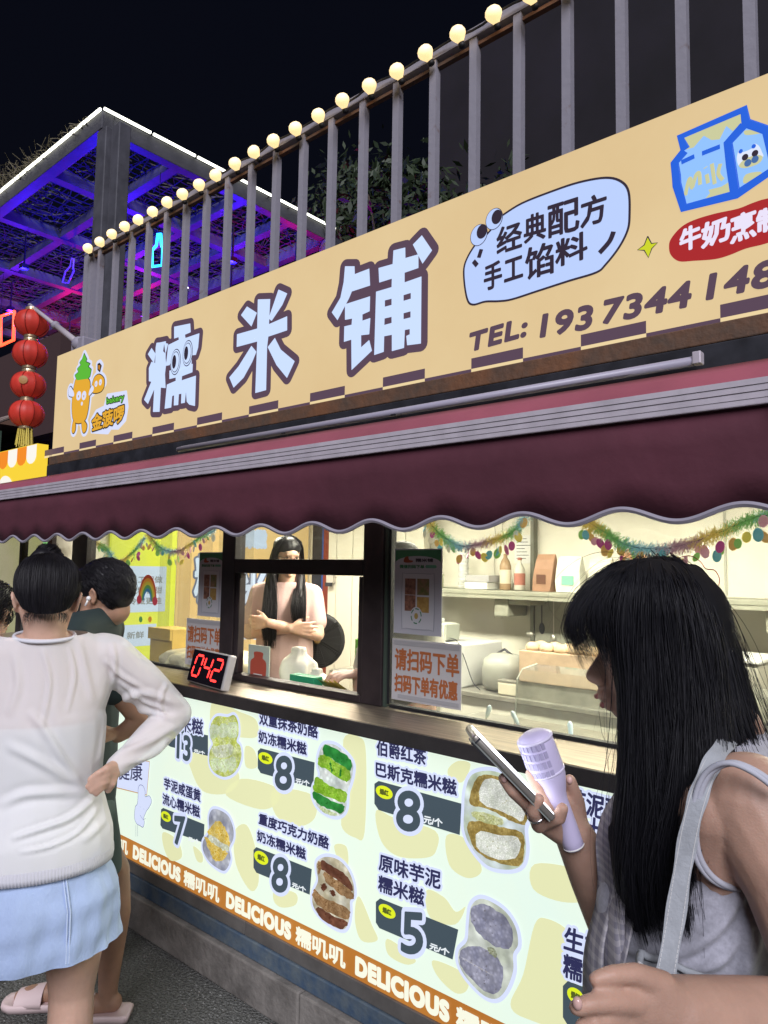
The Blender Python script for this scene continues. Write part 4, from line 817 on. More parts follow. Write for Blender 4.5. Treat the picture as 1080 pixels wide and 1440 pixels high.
# wall shelf and bracket
ws = thing('wall_shelf', 'long grey wall shelf on the back wall with hanging bracket', 'shelf', (-2, 2.1, 1.45))
m_sh = M('shelf_grey_green', (.30, .30, .24), .5, var=(5, .15))
box('shelf_board', (-3.05, .9, 1.95, 2.24, 1.462, 1.490), m_sh, ws, .004); box('shelf_apron', (-3.05, .9, 1.955, 1.975, 1.440, 1.461), m_sh, ws)
for x in (-2.42, -.9): box('shelf_bracket', (x, x+.10, 2.0, 2.235, 1.33, 1.439), m_sh, ws, .01); box('shelf_bracket', (x+.101, x+.25, 2.0, 2.235, 1.405, 1.439), m_sh, ws, .01)
# back counter with the printer, oven, containers
bc = thing('back_counter', 'white back counter against the rear wall', 'counter', (-2, 1.9, .17)); box('counter_body', (-3.0, 1.0, 1.62, 2.22, .17, .90), m_cream, bc, .004); box('counter_top', (-3.02, 1.0, 1.60, 2.22, .902, .93), m_ss, bc, .004)
mo = thing('oven', 'white countertop oven with a dark window', 'oven', (-2.8, 1.7, .93)); box('oven_body', (-3.0, -2.42, 1.66, 2.1, .932, 1.175), m_white, mo, .008); box('oven_window', (-2.97, -2.60, 1.648, 1.659, .975, 1.13), M('oven_window', (.16, .17, .14), .2), mo); box('oven_panel', (-2.56, -2.44, 1.650, 1.659, .96, 1.15), M('oven_panel', (.45, .45, .40), .4), mo); MB().tube([(-2.585, 1.645, .98), (-2.585, 1.645, 1.13)], .006).build('oven_handle', m_steel, mo)
pr = thing('label_printer', 'pale boxy label printer standing on the oven', 'printer', (-2.7, 1.75, 1.176)); mp = M('printer_white', (.62, .64, .56), .4)
box('printer_body', (-2.80, -2.60, 1.72, 1.88, 1.178, 1.285), mp, pr, .014); box('printer_side', (-2.598, -2.585, 1.73, 1.87, 1.185, 1.28), M('printer_side', (.42, .44, .38), .4), pr, .003); box('paper_roll', (-2.74, -2.66, 1.76, 1.82, 1.286, 1.312), m_white, pr, .004); MB().ball((-2.745, 1.718, 1.23), (.006, .002, .006)).build('printer_mark', m_dark, pr); box('printer_text', (-2.735, -2.70, 1.7175, 1.7195, 1.228, 1.232), m_dark, pr)
for i, px_ in enumerate((705, 733)):
    t = thing('wall_cable', ('thin cable hanging down the back wall, left one', 'thin cable hanging down the back wall, right one')[i], 'cable', (-2.5, 2.2, 1.3)); t_pts = [(-2.56+.06*i+.008*math.sin(z*22+i), 2.236, z) for z in np.linspace(1.30, 1.95, 22)]
    MB().tube(t_pts, .0022, 5).build('cable', M('cable_grey', (.40, .38, .32), .5), t)
wpz = thing('wall_plate', 'small white plate fixed high on the back wall', 'plate', (-2.2, 2.23, 1.6)); box('plate', (-2.18, -2.02, 2.236, 2.249, 1.575, 1.605), mp, wpz, .003)
# goods on the shelf
def bag(x, col, label, w_=.13, h_=.23, y=2.05, name='paper_bag', cat='bag', lean=0, face=None):
    t = thing(name, label, cat, (x, y, 1.49)); mb = MB(); top = h_
    n_ = 6; vs = []
    for k, (sx, sy, z) in enumerate(((1, 1, 0), (1.03, 1.05, .3), (.98, .95, .6), (.95, .6, .85), (.93, .08, 1))):
        for a, b in ((-1, -1), (1, -1), (1, 1), (-1, 1)): vs.append((x+a*w_/2*sx+lean*z+rnd.uniform(-.004, .004), y+b*.04*sy, 1.492+z*top))
    mb.add(vs, [(k*4+j, k*4+(j+1) % 4, (k+1)*4+(j+1) % 4, (k+1)*4+j) for k in range(4) for j in range(4)]+[(0, 3, 2, 1), (16, 17, 18, 19)])
    mb.build('bag_body', M(name+'_'+label.split()[0], col, .6, var=(12, .15)), t)
    if face: MB().box(x-w_*.25, x+w_*.25, y-.046, y-.043, 1.492+top*.2, 1.492+top*.45).build('bag_label', M('bag_label_'+label.split()[0], face, .5), t)
bag(-2.10, (.34, .19, .12), 'brown paper bag of flour standing on the wall shelf', .12, .22, lean=.02, face=(.12, .05, .03))
bag(-1.93, (.66, .66, .58), 'white milk powder carton with green print on the wall shelf', .15, .21, name='milk_carton_pack', cat='carton', face=(.20, .45, .36))
bag(-1.74, (.62, .60, .50), 'cream coloured packet with zigzag top on the wall shelf', .13, .20)
bag(-1.55, (.33, .16, .08), 'tan paper packet behind the hair of the woman on the wall shelf', .14, .25)
t = thing('green_box', 'small olive green box on the left end of the wall shelf', 'box', (-2.98, 2.1, 1.491)); box('box_body', (-3.03, -2.88, 2.0, 2.1, 1.491, 1.57), M('olive_box', (.24, .25, .06), .5), t, .003); box('box_lid', (-3.033, -2.877, 1.997, 2.103, 1.571, 1.58), M('olive_box', (.24, .25, .06), .5), t)
t = thing('grey_cabinet', 'tall grey cabinet door behind the shelf goods', 'cabinet', (-1.9, 2.2, .93)); box('cabinet_door', (-2.25, -1.45, 2.20, 2.235, .93, 1.43), M('cabinet_grey', (.27, .27, .22), .5, var=(3, .2)), t, .004); box('cabinet_edge', (-2.275, -2.252, 2.19, 2.24, .93, 2.1), M('cabinet_edge', (.14, .14, .11), .5), t)
# tray of round buns, boxes
tr = thing('bun_tray', 'cardboard tray heaped with round buns', 'tray', (-1.75, 1.7, 1.0)); box('tray_box', (-2.02, -1.50, 1.62, 1.92, 1.02, 1.185), M('cardboard', (.46, .33, .22), .7, var=(8, .2)), tr, .004)
bm_ = M('bun', (.62, .46, .30), .55, var=(9, .25))
for i in range(12):
    MB().ball((-1.97+.084*(i % 6), 1.68+.09*(i//6), 1.20), (.040, .040, .030), 12, 8).build('bun', bm_, tr, True)
box('tray_stand', (-2.04, -1.48, 1.63, 1.92, .931, 1.018), m_ss, tr)
for i, (x, z, c, h_) in enumerate(((-1.35, .932, (.60, .55, .42), .20), (-1.0, .932, (.45, .43, .36), .28), (-.6, .932, (.55, .50, .40), .22))):
    t = thing('storage_tub', ('cream storage tub on the back counter beside the bun tray', 'tall grey storage tub on the back counter', 'cream storage tub at the right end of the back counter')[i], 'tub', (x, 1.9, z)); box('tub_body', (x-.14, x+.14, 1.7, 2.05, z, z+h_), M('tub_%d' % i, c, .5), t, .02); box('tub_lid', (x-.15, x+.15, 1.69, 2.06, z+h_+.001, z+h_+.02), m_white, t, .006)
# coffee machine shape: dark round appliance behind acrylic
t = thing('rice_cooker', 'grey round cooker on the back counter behind the spoons', 'cooker', (-2.15, 1.8, .931)); MB().lathe([(.10, 0), (.125, .03), (.13, .12), (.12, .17), (.08, .20), (.02, .21)], 28, loc=(-2.22, 1.80, .931)).build('cooker_body', M('cooker_grey', (.33, .33, .29), .35), t, True); MB().tube([(-2.27, 1.80, 1.13), (-2.22, 1.8, 1.16), (-2.17, 1.8, 1.13)], .008).build('cooker_handle', m_dark, t)
# things seen through the serving hatch, on the inner counter
pb = at(405, 920, Y=.45)
t = thing('plastic_bag', 'knotted white plastic takeaway bag at the serving window', 'bag', (-2.52, .50, 1.031))
def blob(cx, cy, z0, rx, h_, seed, n=26, m=16):
    vs = []; rs = np.random.RandomState(seed); ph = rs.uniform(0, 6.28, 5)
    for i in range(m+1):
        t_ = i/m; r = rx*(math.sin(math.pi*min(1, t_*.62+.22))**.7)*(1 if t_ < .72 else 1-.75*((t_-.72)/.28)**.7 if t_ < .93 else .55)
        for j in range(n):
            a = 2*math.pi*j/n; k = 1+.10*math.sin(5*a+ph[0]+t_*4)+.07*math.sin(9*a+ph[1]-t_*7)+.04*math.sin(14*a+ph[2]+9*t_)
            vs.append((cx+r*k*math.cos(a), cy+r*k*math.sin(a)*.7, z0+h_*t_))
    fs = [(i*n+j, i*n+(j+1) % n, (i+1)*n+(j+1) % n, (i+1)*n+j) for i in range(m) for j in range(n)]+[tuple(range(n))[::-1], tuple(m*n+j for j in range(n))]
    return MB().add(vs, fs)
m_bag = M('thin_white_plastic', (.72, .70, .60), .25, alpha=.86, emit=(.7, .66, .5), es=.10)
blob(-2.48, .45, 1.032, .10, .21, 3).build('bag_body', m_bag, t, True)
t = thing('plastic_bag', 'smaller folded white plastic bag lower at the serving window', 'bag', (-2.35, .42, 1.031)); blob(-2.34, .43, 1.032, .075, .13, 5).build('bag_body', m_bag, t, True)
t = thing('paper_cup', 'kraft lidded paper cup behind the red menu card', 'cup', (-2.6, .5, 1.03)); MB().lathe([(.034, 0), (.042, .115)], 20, loc=(-2.60, .52, 1.032)).build('cup_body', M('kraft', (.50, .40, .24), .6), t, True); MB().lathe([(.045, 0), (.045, .012), (.03, .018)], 20, loc=(-2.60, .52, 1.148)).build('cup_lid', m_white, t)
t = thing('menu_card', 'small upright card with a red drawing at the left corner of the serving window', 'card', (-2.58, .28, 1.03)); box('card_board', (-2.63, -2.485, .275, .281, 1.035, 1.255), D_('card_green_white', (.42, .48, .40)), t)
sh = Sheet(Y=.2745, step=.0006); cx = -2.557
sh.poly('red_drawing', [(cx-.05, 1.10), (cx-.055, 1.18), (cx-.03, 1.20), (cx-.03, 1.225), (cx+.03, 1.225), (cx+.03, 1.2), (cx+.055, 1.18), (cx+.05, 1.10), (cx+.03, 1.08), (cx-.03, 1.08)], D_('card_red', (.42, .08, .05)), t, 1, smooth=3, raw=True); sh.poly('white_tag', [(cx-.03, 1.09), (cx+.03, 1.09), (cx+.03, 1.13), (cx-.03, 1.13)], D_('card_white', (.6, .6, .55)), t, 2, raw=True)
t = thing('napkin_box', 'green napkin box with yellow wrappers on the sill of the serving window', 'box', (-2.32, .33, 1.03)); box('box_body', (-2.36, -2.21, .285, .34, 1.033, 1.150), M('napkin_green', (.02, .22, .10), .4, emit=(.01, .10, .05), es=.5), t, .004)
for i in range(4): MB().add([(-2.205+.022*i, .30+.01*i, 1.145), (-2.16+.03*i, .30+.01*i, 1.138-.006*i), (-2.14+.03*i, .36, 1.09), (-2.21+.02*i, .36, 1.10)], [(0, 1, 2, 3)]).build('yellow_wrapper', M('wrapper_yellow', (.60, .50, .14), .4), t)
t = thing('green_carton', 'green and white carton of drink standing deeper in the kitchen', 'carton', (-2.35, 1.3, 1.0)); g0 = at(508, 925, Y=1.15)
box('carton_body', (g0.x-.05, g0.x+.05, 1.15, 1.25, g0.z-.07, g0.z+.10), M('drink_green', (.12, .40, .06), .4), t, .003); box('carton_label', (g0.x-.035, g0.x+.03, 1.146, 1.149, g0.z-.02, g0.z+.05), m_white, t)
t2 = thing('side_table', 'steel side table carrying the green carton', 'table', (g0.x, 1.2, .17)); box('table_top', (g0.x-.15, g0.x+.30, 1.05, 1.5, g0.z-.10, g0.z-.071), m_ss, t2, .003)
for a, b in ((-.13, 1.07), (.28, 1.07), (-.13, 1.48), (.28, 1.48)): box('table_leg', (g0.x+a-.012, g0.x+a+.012, b-.012, b+.012, .171, g0.z-.101), m_ss, t2)
# clear sack of packaging behind the left window
t = thing('packaging_sack', 'crumpled clear sack of packaging inside the left window', 'sack', (-3.2, .5, 1.03)); blob(-3.18, .47, 1.032, .30, .17, 9, 40, 14).build('sack_body', M('sack_plastic', (.66, .60, .44), .3, alpha=.85, var=(9, .3), bump=(14, .8)), t, True)
t = thing('yellow_carton', 'plain yellow carton inside the far left window', 'carton', (-3.7, .45, 1.03)); box('carton_body', (-3.66, -3.44, .40, .55, 1.032, 1.26), M('plain_yellow', (.60, .40, .08), .5, var=(4, .1)), t, .003); box('carton_flap', (-3.66, -3.44, .385, .399, 1.20, 1.262), M('plain_yellow', (.60, .40, .08), .5), t)
t = thing('strip_curtain', 'dusty clear plastic strip curtain inside the left window', 'curtain', (-3.4, .9, 1.03))
mcur = M('clear_curtain', (.5, .5, .42), .3, alpha=.28)
for i in range(5):
    q = MB(); xs_ = -3.95+.17*i+.0; q.add([(xs_+u*.13, .62+.02*i+.008*math.sin(u*6+i), z) for z in (1.04, 2.05) for u in np.linspace(0, 1, 6)], [(k, k+1, k+7, k+6) for k in range(5)]); q.build('curtain_strip', mcur, t)

# more kitchen clutter on the back counter, the shelf and the wall
m_lbl = [M('label_'+n, c, .5) for n, c in (('red', (.42, .16, .12)), ('green', (.16, .34, .20)), ('blue', (.07, .14, .35)), ('cream', (.62, .58, .45)), ('brown', (.22, .11, .06)))]
def bottle(x, y, z, r, h_, bm, lm, label):
    t = thing('bottle', label, 'bottle', (x, y, z)); MB().lathe([(r*.95, 0), (r, .004), (r, h_*.62), (r*.75, h_*.74), (r*.34, h_*.84), (r*.34, h_*.93)], 20, loc=(x, y, z+.001)).build('bottle_body', bm, t, True)
    MB().lathe([(r*.40, h_*.93), (r*.42, h_), (r*.3, h_*1.01)], 16, loc=(x, y, z+.001)).build('cap', lm, t); MB().lathe([(r*1.015, h_*.16), (r*1.015, h_*.52)], 20, loc=(x, y, z+.001)).build('label_band', lm, t)
amb = M('syrup_amber', (.36, .24, .14), .2); mlk = M('milky_bottle', (.60, .58, .50), .3)
bottle(-2.40, 2.10, 1.491, .036, .24, amb, m_lbl[3], 'amber syrup bottle left of the brown bag on the wall shelf'); bottle(-2.31, 2.12, 1.491, .034, .20, mlk, m_lbl[0], 'milky bottle with red label beside the amber bottle on the wall shelf')
t = thing('cup_stack', 'tall stack of paper cups on the wall shelf', 'cups', (-2.72, 2.1, 1.491)); MB().lathe([q for k in range(12) for q in ((.030, .020*k), (.037, .020*k+.017))], 20, loc=(-2.72, 2.10, 1.492)).build('cups', m_white, t)
t = thing('box_pile', 'two flat white pastry boxes piled on the wall shelf', 'boxes', (-2.55, 2.1, 1.491)); box('pastry_box', (-2.64, -2.47, 2.0, 2.17, 1.492, 1.535), m_white, t, .002); box('pastry_box', (-2.63, -2.46, 2.0, 2.16, 1.537, 1.580), MATS['tape'], t, .002)
for i, (x, l, c) in enumerate(((-2.28, .20, m_ss), (-2.20, .16, m_dark), (-2.12, .22, m_ss))):
    t = thing('hanging_utensil', ('steel ladle hanging under the wall shelf', 'dark spatula hanging under the wall shelf', 'steel whisk hanging under the wall shelf')[i], 'utensil', (x, 2.2, 1.40)); MB().tube([(x, 2.2, 1.43), (x, 2.2, 1.43-l)], .004, 6).build('handle', c, t); MB().ball((x, 2.2, 1.42-l), ((.03, .02, .02), (.02, .004, .035), (.018, .018, .035))[i]).build('head', c, t, True)
for i, (x, y, z, a, b, c_, k, lb) in enumerate(((-2.56, 1.72, .931, .05, .07, .10, 0, 'small red tin'), (-2.10, 1.66, .931, .06, .06, .07, 3, 'cream ramekin'), (-1.42, 1.70, .931+.0, .05, .05, .12, 4, 'brown jar'), (-2.92, 1.80, 1.176, .05, .06, .06, 2, 'blue packet'))):
    t = thing('tin', lb+' on the back counter '+('beside the oven', 'in front of the cooker', 'right of the bun tray', 'lying on top of the oven')[i], 'tin', (x, y, z)); box('tin_body', (x-a, x+a, y-b*.5, y+b*.5, z+.001, z+c_), m_lbl[k], t, .006); box('tin_lid', (x-a*1.02, x+a*1.02, y-b*.52, y+b*.52, z+c_+.001, z+c_+.012), m_ss, t, .003)
t = thing('wall_cable', 'black cable looping from the printer down to the counter', 'cable', (-2.5, 1.7, 1.1)); MB().tube(catmull([(-2.58, 1.76, 1.20), (-2.48, 1.70, 1.19), (-2.40, 1.66, 1.10), (-2.33, 1.64, .98), (-2.28, 1.64, .94)], 6, False), .003, 6).build('cable', m_dark, t)
t = thing('wall_memo', 'sheet of handwritten notes taped to the back wall above the shelf', 'memo', (-2.3, 2.24, 1.7)); box('paper_sheet', (-2.42, -2.28, 2.243, 2.249, 1.66, 1.84), m_white, t)
q = MB()
for k in range(7): q.box(-2.405, -2.405+rnd.uniform(.06, .11), 2.2415, 2.2425, 1.815-.021*k, 1.819-.021*k)
q.build('written_line', m_dark, t)
# ================================================= lit pergola behind the kiosk
m_beam = M('pergola_steel', (.075, .075, .092), .55, var=(5, .25), bump=(25, .2))
pg = thing('pergola', 'large steel pergola edged with a white light strip and lit blue and magenta underneath', 'pergola', (-7.3, 1.9, 0))
PX = [-7.38, -8.87, -10.5, -12.3, -14.1, -15.9]; PY = [1.80, 2.79, 3.80, 4.60, 5.40]
box('column', (-7.47, -7.27, 1.785, 2.0, 0, 6.395), m_beam, pg, .01); box('column', (-7.25, -7.08, 1.84, 1.98, 0, 6.395), m_beam, pg, .01); box('column', (-7.47, -7.2, 5.2, 5.42, 0, 6.395), m_beam, pg); box('column', (-15.9, -15.6, 1.785, 2.0, 0, 6.395), m_beam, pg)
box('edge_beam', (-16, -7.36, 1.78, 1.92, 6.40, 6.60), m_beam, pg, .006); box('edge_beam', (-7.50, -7.361, 1.925, 5.42, 6.40, 6.60), m_beam, pg, .006); box('edge_beam', (-16, -7.51, 5.30, 5.42, 6.40, 6.60), m_beam, pg)
for x in PX[1:]: box('cross_beam', (x-.07, x+.07, 1.925, 5.295, 6.41, 6.56), m_beam, pg)
for y in PY[1:-1]:
    for a, b in zip(PX[:-1], PX[1:]): box('cross_beam', (b+.072, a-.125 if a == PX[0] else a-.072, y-.06, y+.06, 6.42, 6.55), m_beam, pg)
strip = M('white_light_strip', (1, 1, .95), .4, emit=(1.0, 1.0, .86), es=2.6)
x = -7.36
while x > -16: box('light_strip', (x-1.05, x-.012, 1.752, 1.776, 6.60, 6.625), strip, pg); x -= 1.062
y = 1.755
while y < 5.35: box('light_strip', (-7.345, -7.32, y+.03, min(y+.60, 5.42), 6.60, 6.625), strip, pg); y += .605
# woven lattice of dry vines lying on the beams
mb = MB()
m_vine = M('vine_lattice', (.075, .06, .07), .8)
for x in np.arange(-16, -7.5, .145):
    mb.tube([(x+rnd.uniform(-.03, .03), y_, 6.53+rnd.uniform(-.02, .03)) for y_ in np.linspace(1.95, 5.3, 7)], .0085, 3, False)
for y in np.arange(1.98, 5.3, .145):
    mb.tube([(x_, y+rnd.uniform(-.03, .03), 6.55+rnd.uniform(-.02, .03)) for x_ in np.linspace(-16, -7.5, 11)], .0085, 3, False)
for i in range(900):
    c = Vector((rnd.uniform(-16, -7.5), rnd.uniform(1.95, 5.3), 6.57)); a = rnd.uniform(0, 6.395); l = rnd.uniform(.1, .4); d = Vector((math.cos(a), math.sin(a), 0))*l
    mb.tube([c-d, c+Vector((rnd.uniform(-.06, .06), rnd.uniform(-.06, .06), rnd.uniform(-.04, .06))), c+d], .008, 3, False)
mb.build('vine_lattice', m_vine, pg, kind='stuff')
mb = MB()
for i in range(1300):                      # leaves and tendrils along the outer top edge
    x = rnd.uniform(-16, -7.8); k = max(.15, min(1, (-7.6-x)/3)); c = Vector((x, 1.80+rnd.uniform(0, .3), 6.6)); p = [c]
    for j in range(4): p.append(p[-1]+Vector((rnd.uniform(-.14, .14), rnd.uniform(-.09, .05), rnd.uniform(-.06, .16)*k)))
    mb.tube(p, .0042, 3, False)
mb.build('vine_tendrils', M('tendril', (.15, .13, .08), .7), pg, kind='stuff')
mb = MB()
for i in range(1500):
    x = rnd.uniform(-16, -9.2); k = min(1, (-8.8-x)/3); c = Vector((x, 1.80+rnd.uniform(0, .5), 6.62+rnd.uniform(0, .26)*k)); s = rnd.uniform(.02, .05); u = Vector(rnd.normal(size=3)).normalized()*s; v = Vector(rnd.normal(size=3)).normalized()*s*.6
    mb.add([c-u, c+v, c+u, c-v], [(0, 1, 2, 3)])
mb.build('vine_leaves', M('vine_leaf', (.10, .13, .04), .6), pg, kind='stuff')
# coloured fittings hanging under the beams: housing plus its lamp
def lamp(x, y, z, col, e, r=.06, par=None):
    L = bpy.data.lights.new('pergola_lamp', 'POINT'); L.energy = e; L.color = col; L.shadow_soft_size = r; o = bpy.data.objects.new('pergola_lamp', L); COL.objects.link(o); o.location = (x, y, z)
BLUE, MAG = (.012, .008, 1), (1, .01, .20)
for (x, y, c, e) in ((-8.4, 2.4, BLUE, 17), (-9.7, 3.3, BLUE, 17), (-8.2, 4.2, BLUE, 15), (-10.8, 2.4, BLUE, 14), (-12.8, 3.0, (.12, .01, 1), 13), (-7.75, 5.0, MAG, 8), (-11.2, 4.6, (.16, .01, 1), 16), (-13.6, 4.4, MAG, 10), (-12.2, 5.2, MAG, 10), (-14.5, 2.4, BLUE, 12), (-9.3, 5.0, (.10, .01, 1), 12)):
    f = box('lamp_housing', (x-.05, x+.05, y-.05, y+.05, 5.93, 6.0), m_dark, pg); box('lamp_stem', (x-.01, x+.01, y-.01, y+.01, 6.0, 6.5), m_dark, pg); lamp(x, y, 5.86, c, e*6.5)
# neon signs under the pergola
def neon(name, px, Y, col, es, label, r, closed=True):
    t = thing('neon_sign', label, 'neon sign', at(*px[0], Y=Y)); pts = [at(*p, Y=Y) for p in px]
    MB().tube(pts, r, 8, closed=closed).build('neon_tube', M(name+'_glow_'+label[:4], col, .3, emit=col, es=es), t, True)
    top = max(pts, key=lambda p: p.z); MB().tube([top, Vector((top.x, top.y, 6.3))], .004, 4).build('hanging_wire', m_black, t)
bot = [(222, 329), (226, 329), (227, 344), (229, 350), (228, 373), (214, 375), (214, 352), (220, 345)]
neon('neon_bottle', bot, 2.6, (.02, .45, 1), 4.5, 'bright cyan blue neon bottle glowing behind the railing posts', .017)
neon('neon_bottle', [(101, 363), (104, 364), (103, 377), (104, 381), (96, 398), (88, 397), (92, 382), (99, 374)], 3.2, (.16, .08, .45), .5, 'dim violet unlit neon bottle hanging at the far left', .014)
neon('neon_frame', [(1, 445), (20, 438), (19, 478), (1, 486)], 2.6, (1, .06, .02), 4.5, 'red neon outline beside the string of lanterns', .025)
neon('neon_frame', [(-30, 452), (-8, 446), (-8, 484), (-30, 490)], 2.6, (1, .06, .02), 4.5, 'red neon outline mostly outside the left edge', .025)
# small distant white lamp behind the posts
q = at(263, 404, Y=5.0); t = thing('distant_lamp', 'tiny white lamp far behind the railing posts', 'lamp', q); MB().ball(q, .03, 8, 6).build('lamp_globe', strip, t)
MB().tube([q, (q.x, q.y, 0)], .02, 6).build('lamp_post', m_dark, t)

# ================================================= lanterns
lg = at(45, 455, Y=.35)
m_lan = M('red_lantern_silk', (.50, .035, .025), .5, emit=(.55, .05, .03), es=.16, var=(9, .2)); m_gold = M('lantern_gold', (.62, .48, .30), .3, .7); m_tas = M('yellow_tassel', (.60, .48, .07), .6)
pole = thing('lantern_pole', 'thin white metal pole reaching out from the sign corner to the lanterns', 'pole', at(112, 482, Y=.35))
a, b = at(112, 484, Y=.32), at(42, 429, Y=.35); mid = a.lerp(b, .45)
MB().tube([a, mid], .022, 8).tube([mid, b], .015, 8).build('pole_rod', M('pole_white', (.42, .38, .42), .5), pole, True); MB().ball(a, .05).ball(mid, .03).build('pole_joint', m_piping, pole, True)
box('pole_clamp', (a.x-.06, a.x+.1, .29, .40, a.z-.09, a.z+.03), m_piping, pole, .01)
zs = [(45, 455), (45, 497), (45, 538), (45, 577)]
H_ = None
x0_ = lg.x; zc = [at(45, y, Y=.35).z for y in (455, 497, 540, 580)]
for i, z in enumerate(zc):
    lab = ('topmost red lantern of the string, faded and dim', 'second red lantern from the top of the string', 'third red lantern down with a gold emblem on its side', 'lowest red lantern carrying the yellow tassel')[i]
    t = thing('red_lantern', lab, 'lantern', (x0_, .35, z), 'red lanterns hung one below another'); r, h_ = .122, .100
    vs = []; nn = 48; mm = 12
    for k in range(mm+1):
        ph = -math.pi/2+math.pi*(.09+.82*k/mm)
        for j in range(nn):
            rr = r*math.cos(ph)*(1-.035*abs(math.sin(j*math.pi/4)) - .008*(j % 2)); vs.append((x0_+rr*math.cos(2*math.pi*j/nn), .35+rr*math.sin(2*math.pi*j/nn), z+h_*math.sin(ph)*1.02))
    MB().add(vs, [(k*nn+j, k*nn+(j+1) % nn, (k+1)*nn+(j+1) % nn, (k+1)*nn+j) for k in range(mm) for j in range(nn)]).build('silk_body', m_lan, t, True)
    q = MB()
    for j in range(8):
        a_ = j*math.pi/4; q.tube([(x0_+(r+.001)*math.cos(p_)*math.cos(a_), .35+(r+.001)*math.cos(p_)*math.sin(a_), z+h_*1.02*math.sin(p_)) for p_ in np.linspace(-1.25, 1.25, 12)], .003, 4)
    q.build('rib', M('lantern_rib', (.28, .02, .015), .5), t)
    for s in (-1, 1): MB().lathe([(.048, -.014), (.050, -.006), (.050, .006), (.048, .014)], 24, loc=(x0_, .35, z+s*(h_-.001))).build('gold_ring', m_gold, t)
    if i == 2: MB().lathe([(.030, 0), (.030, .004), (.012, .006)], 16, axis=(.75, -.6, 0), loc=(x0_+.094, .35-.075, z+.01)).build('gold_emblem', M('emblem_gold', (.40, .20, .06), .5), t)
    if i == 3:
        q = MB()
        for k in range(70):
            a_ = rnd.uniform(0, 6.395); r_ = rnd.uniform(.01, .05); q.tube([(x0_+r_*math.cos(a_), .35+r_*math.sin(a_), z-h_-.01), (x0_+r_*1.2*math.cos(a_)+rnd.uniform(-.01, .01), .35+r_*1.2*math.sin(a_), z-h_-.12-rnd.uniform(0, .03))], .0035, 3)
        q.build('tassel', m_tas, t)
# ================================================= neighbouring stall to the left
nk = thing('neighbour_stall', 'next stall along with bright greenish windows and brown posts at the left edge', 'stall', (-6.5, 1.2, 0))
m_brn = M('brown_post', (.16, .085, .05), .5, var=(5, .2))
box('end_post', (-4.52, -4.43, .18, .40, 0, 2.25), m_brn, nk, .004); box('base_wall', (-9.5, -4.55, .20, .30, 0, 1.0), m_kick, nk)
nw = P_('neighbour_wall_glow', '#CFCF86', .62, var=(1.3, 0, .3, .7), col2=lin('#E6D9B4')); box('inner_wall', (-9.5, -4.6, 1.0, 1.05, .2, 2.2), nw, nk); box('stall_side', (-4.60, -4.56, .31, 2.4, 0, 2.25), m_brn, nk)  # inner wall glows by itself in place of the stall's lamplight
for x in (-5.0, -5.75, -6.6, -7.6): box('mullion', (x-.02, x+.02, .22, .26, 1.001, 2.2), m_frame, nk)
box('green_edge', (-4.66, -4.645, .215, .25, 1.001, 2.2), M('green_strip_glow', (.3, .7, .2), .4, emit=(.35, .9, .3), es=.8), nk)
MB().box(-9.5, -4.67, .236, .242, 1.001, 2.2).build('stall_window', m_glass, nk)
box('shelf_goods', (-5.6, -4.9, .5, .8, 1.0, 1.35), M('stall_goods', (.35, .28, .12), .5, var=(6, .5)), nk); box('stall_roof', (-9.5, -4.63, .2, 2.6, 2.24, 2.30), m_dark, nk)
ns = thing('stall_sign', 'yellow lit sign with orange and white scalloped border on the next stall', 'sign', (-6.5, .15, 2.3)); MB().box(-9.5, -4.60, .12, .19, 1.95, 2.36).build('lit_face', P_('nsign_yellow', '#F2CF3C', 1.0), ns)
sn = Sheet(Y=.119, step=.002); u = -4.60
for k in range(24):
    a, b = u-.145, u; c_ = P_('nsign_white', '#F4F0E6', 1.0) if k % 2 == 0 else P_('nsign_orange', '#EE8A2A', 1.0)
    sn.poly('scallop', [(a, 2.355), (b, 2.355), (b, 2.285)]+[((a+b)/2+.0725*math.cos(t_), 2.285-.05*math.sin(t_)) for t_ in np.linspace(.2, math.pi-.2, 6)]+[(a, 2.285)], c_, ns, 1, raw=True); u = a
for k, x in enumerate((-5.05, -5.5, -6.1, -6.8)): sn.poly('cloud_shape', [(x-.12, 2.06), (x-.13, 2.12), (x-.05, 2.18), (x+.05, 2.17), (x+.12, 2.11), (x+.10, 2.05)], P_('nsign_white', '#F4F0E6', 1.0), ns, 1.5, smooth=4, raw=True, grow=.004)
# dark hall behind the next stall, its eave beams and green glazing
dh = thing('dark_hall', 'dark brown building with a pale eave rail behind the red lanterns', 'building', (-9, 3, 0))
fz0, fz1 = at(0, 503, Y=1.3).z, at(75, 470, Y=1.3).z; fx0, fx1 = at(0, 503, Y=1.3).x, at(75, 470, Y=1.3).x; sl_ = (fz1-fz0)/(fx1-fx0); fzl = fz0+sl_*(-16-fx0); fzr = fz1+sl_*(-7.0-fx1)
box('hall_wall', (-16, -7.9, 1.55, 1.65, 0, 3.1), M('hall_brown', (.05, .028, .028), .8, var=(2, .3)), dh)
vs = [(-16, 1.3, fzl), (-7.0, 1.3, fzr), (-7.0, 1.5, fzr), (-16, 1.5, fzl), (-16, 1.3, 2.9), (-7.0, 1.3, 2.9), (-7.0, 1.5, 2.9), (-16, 1.5, 2.9)]

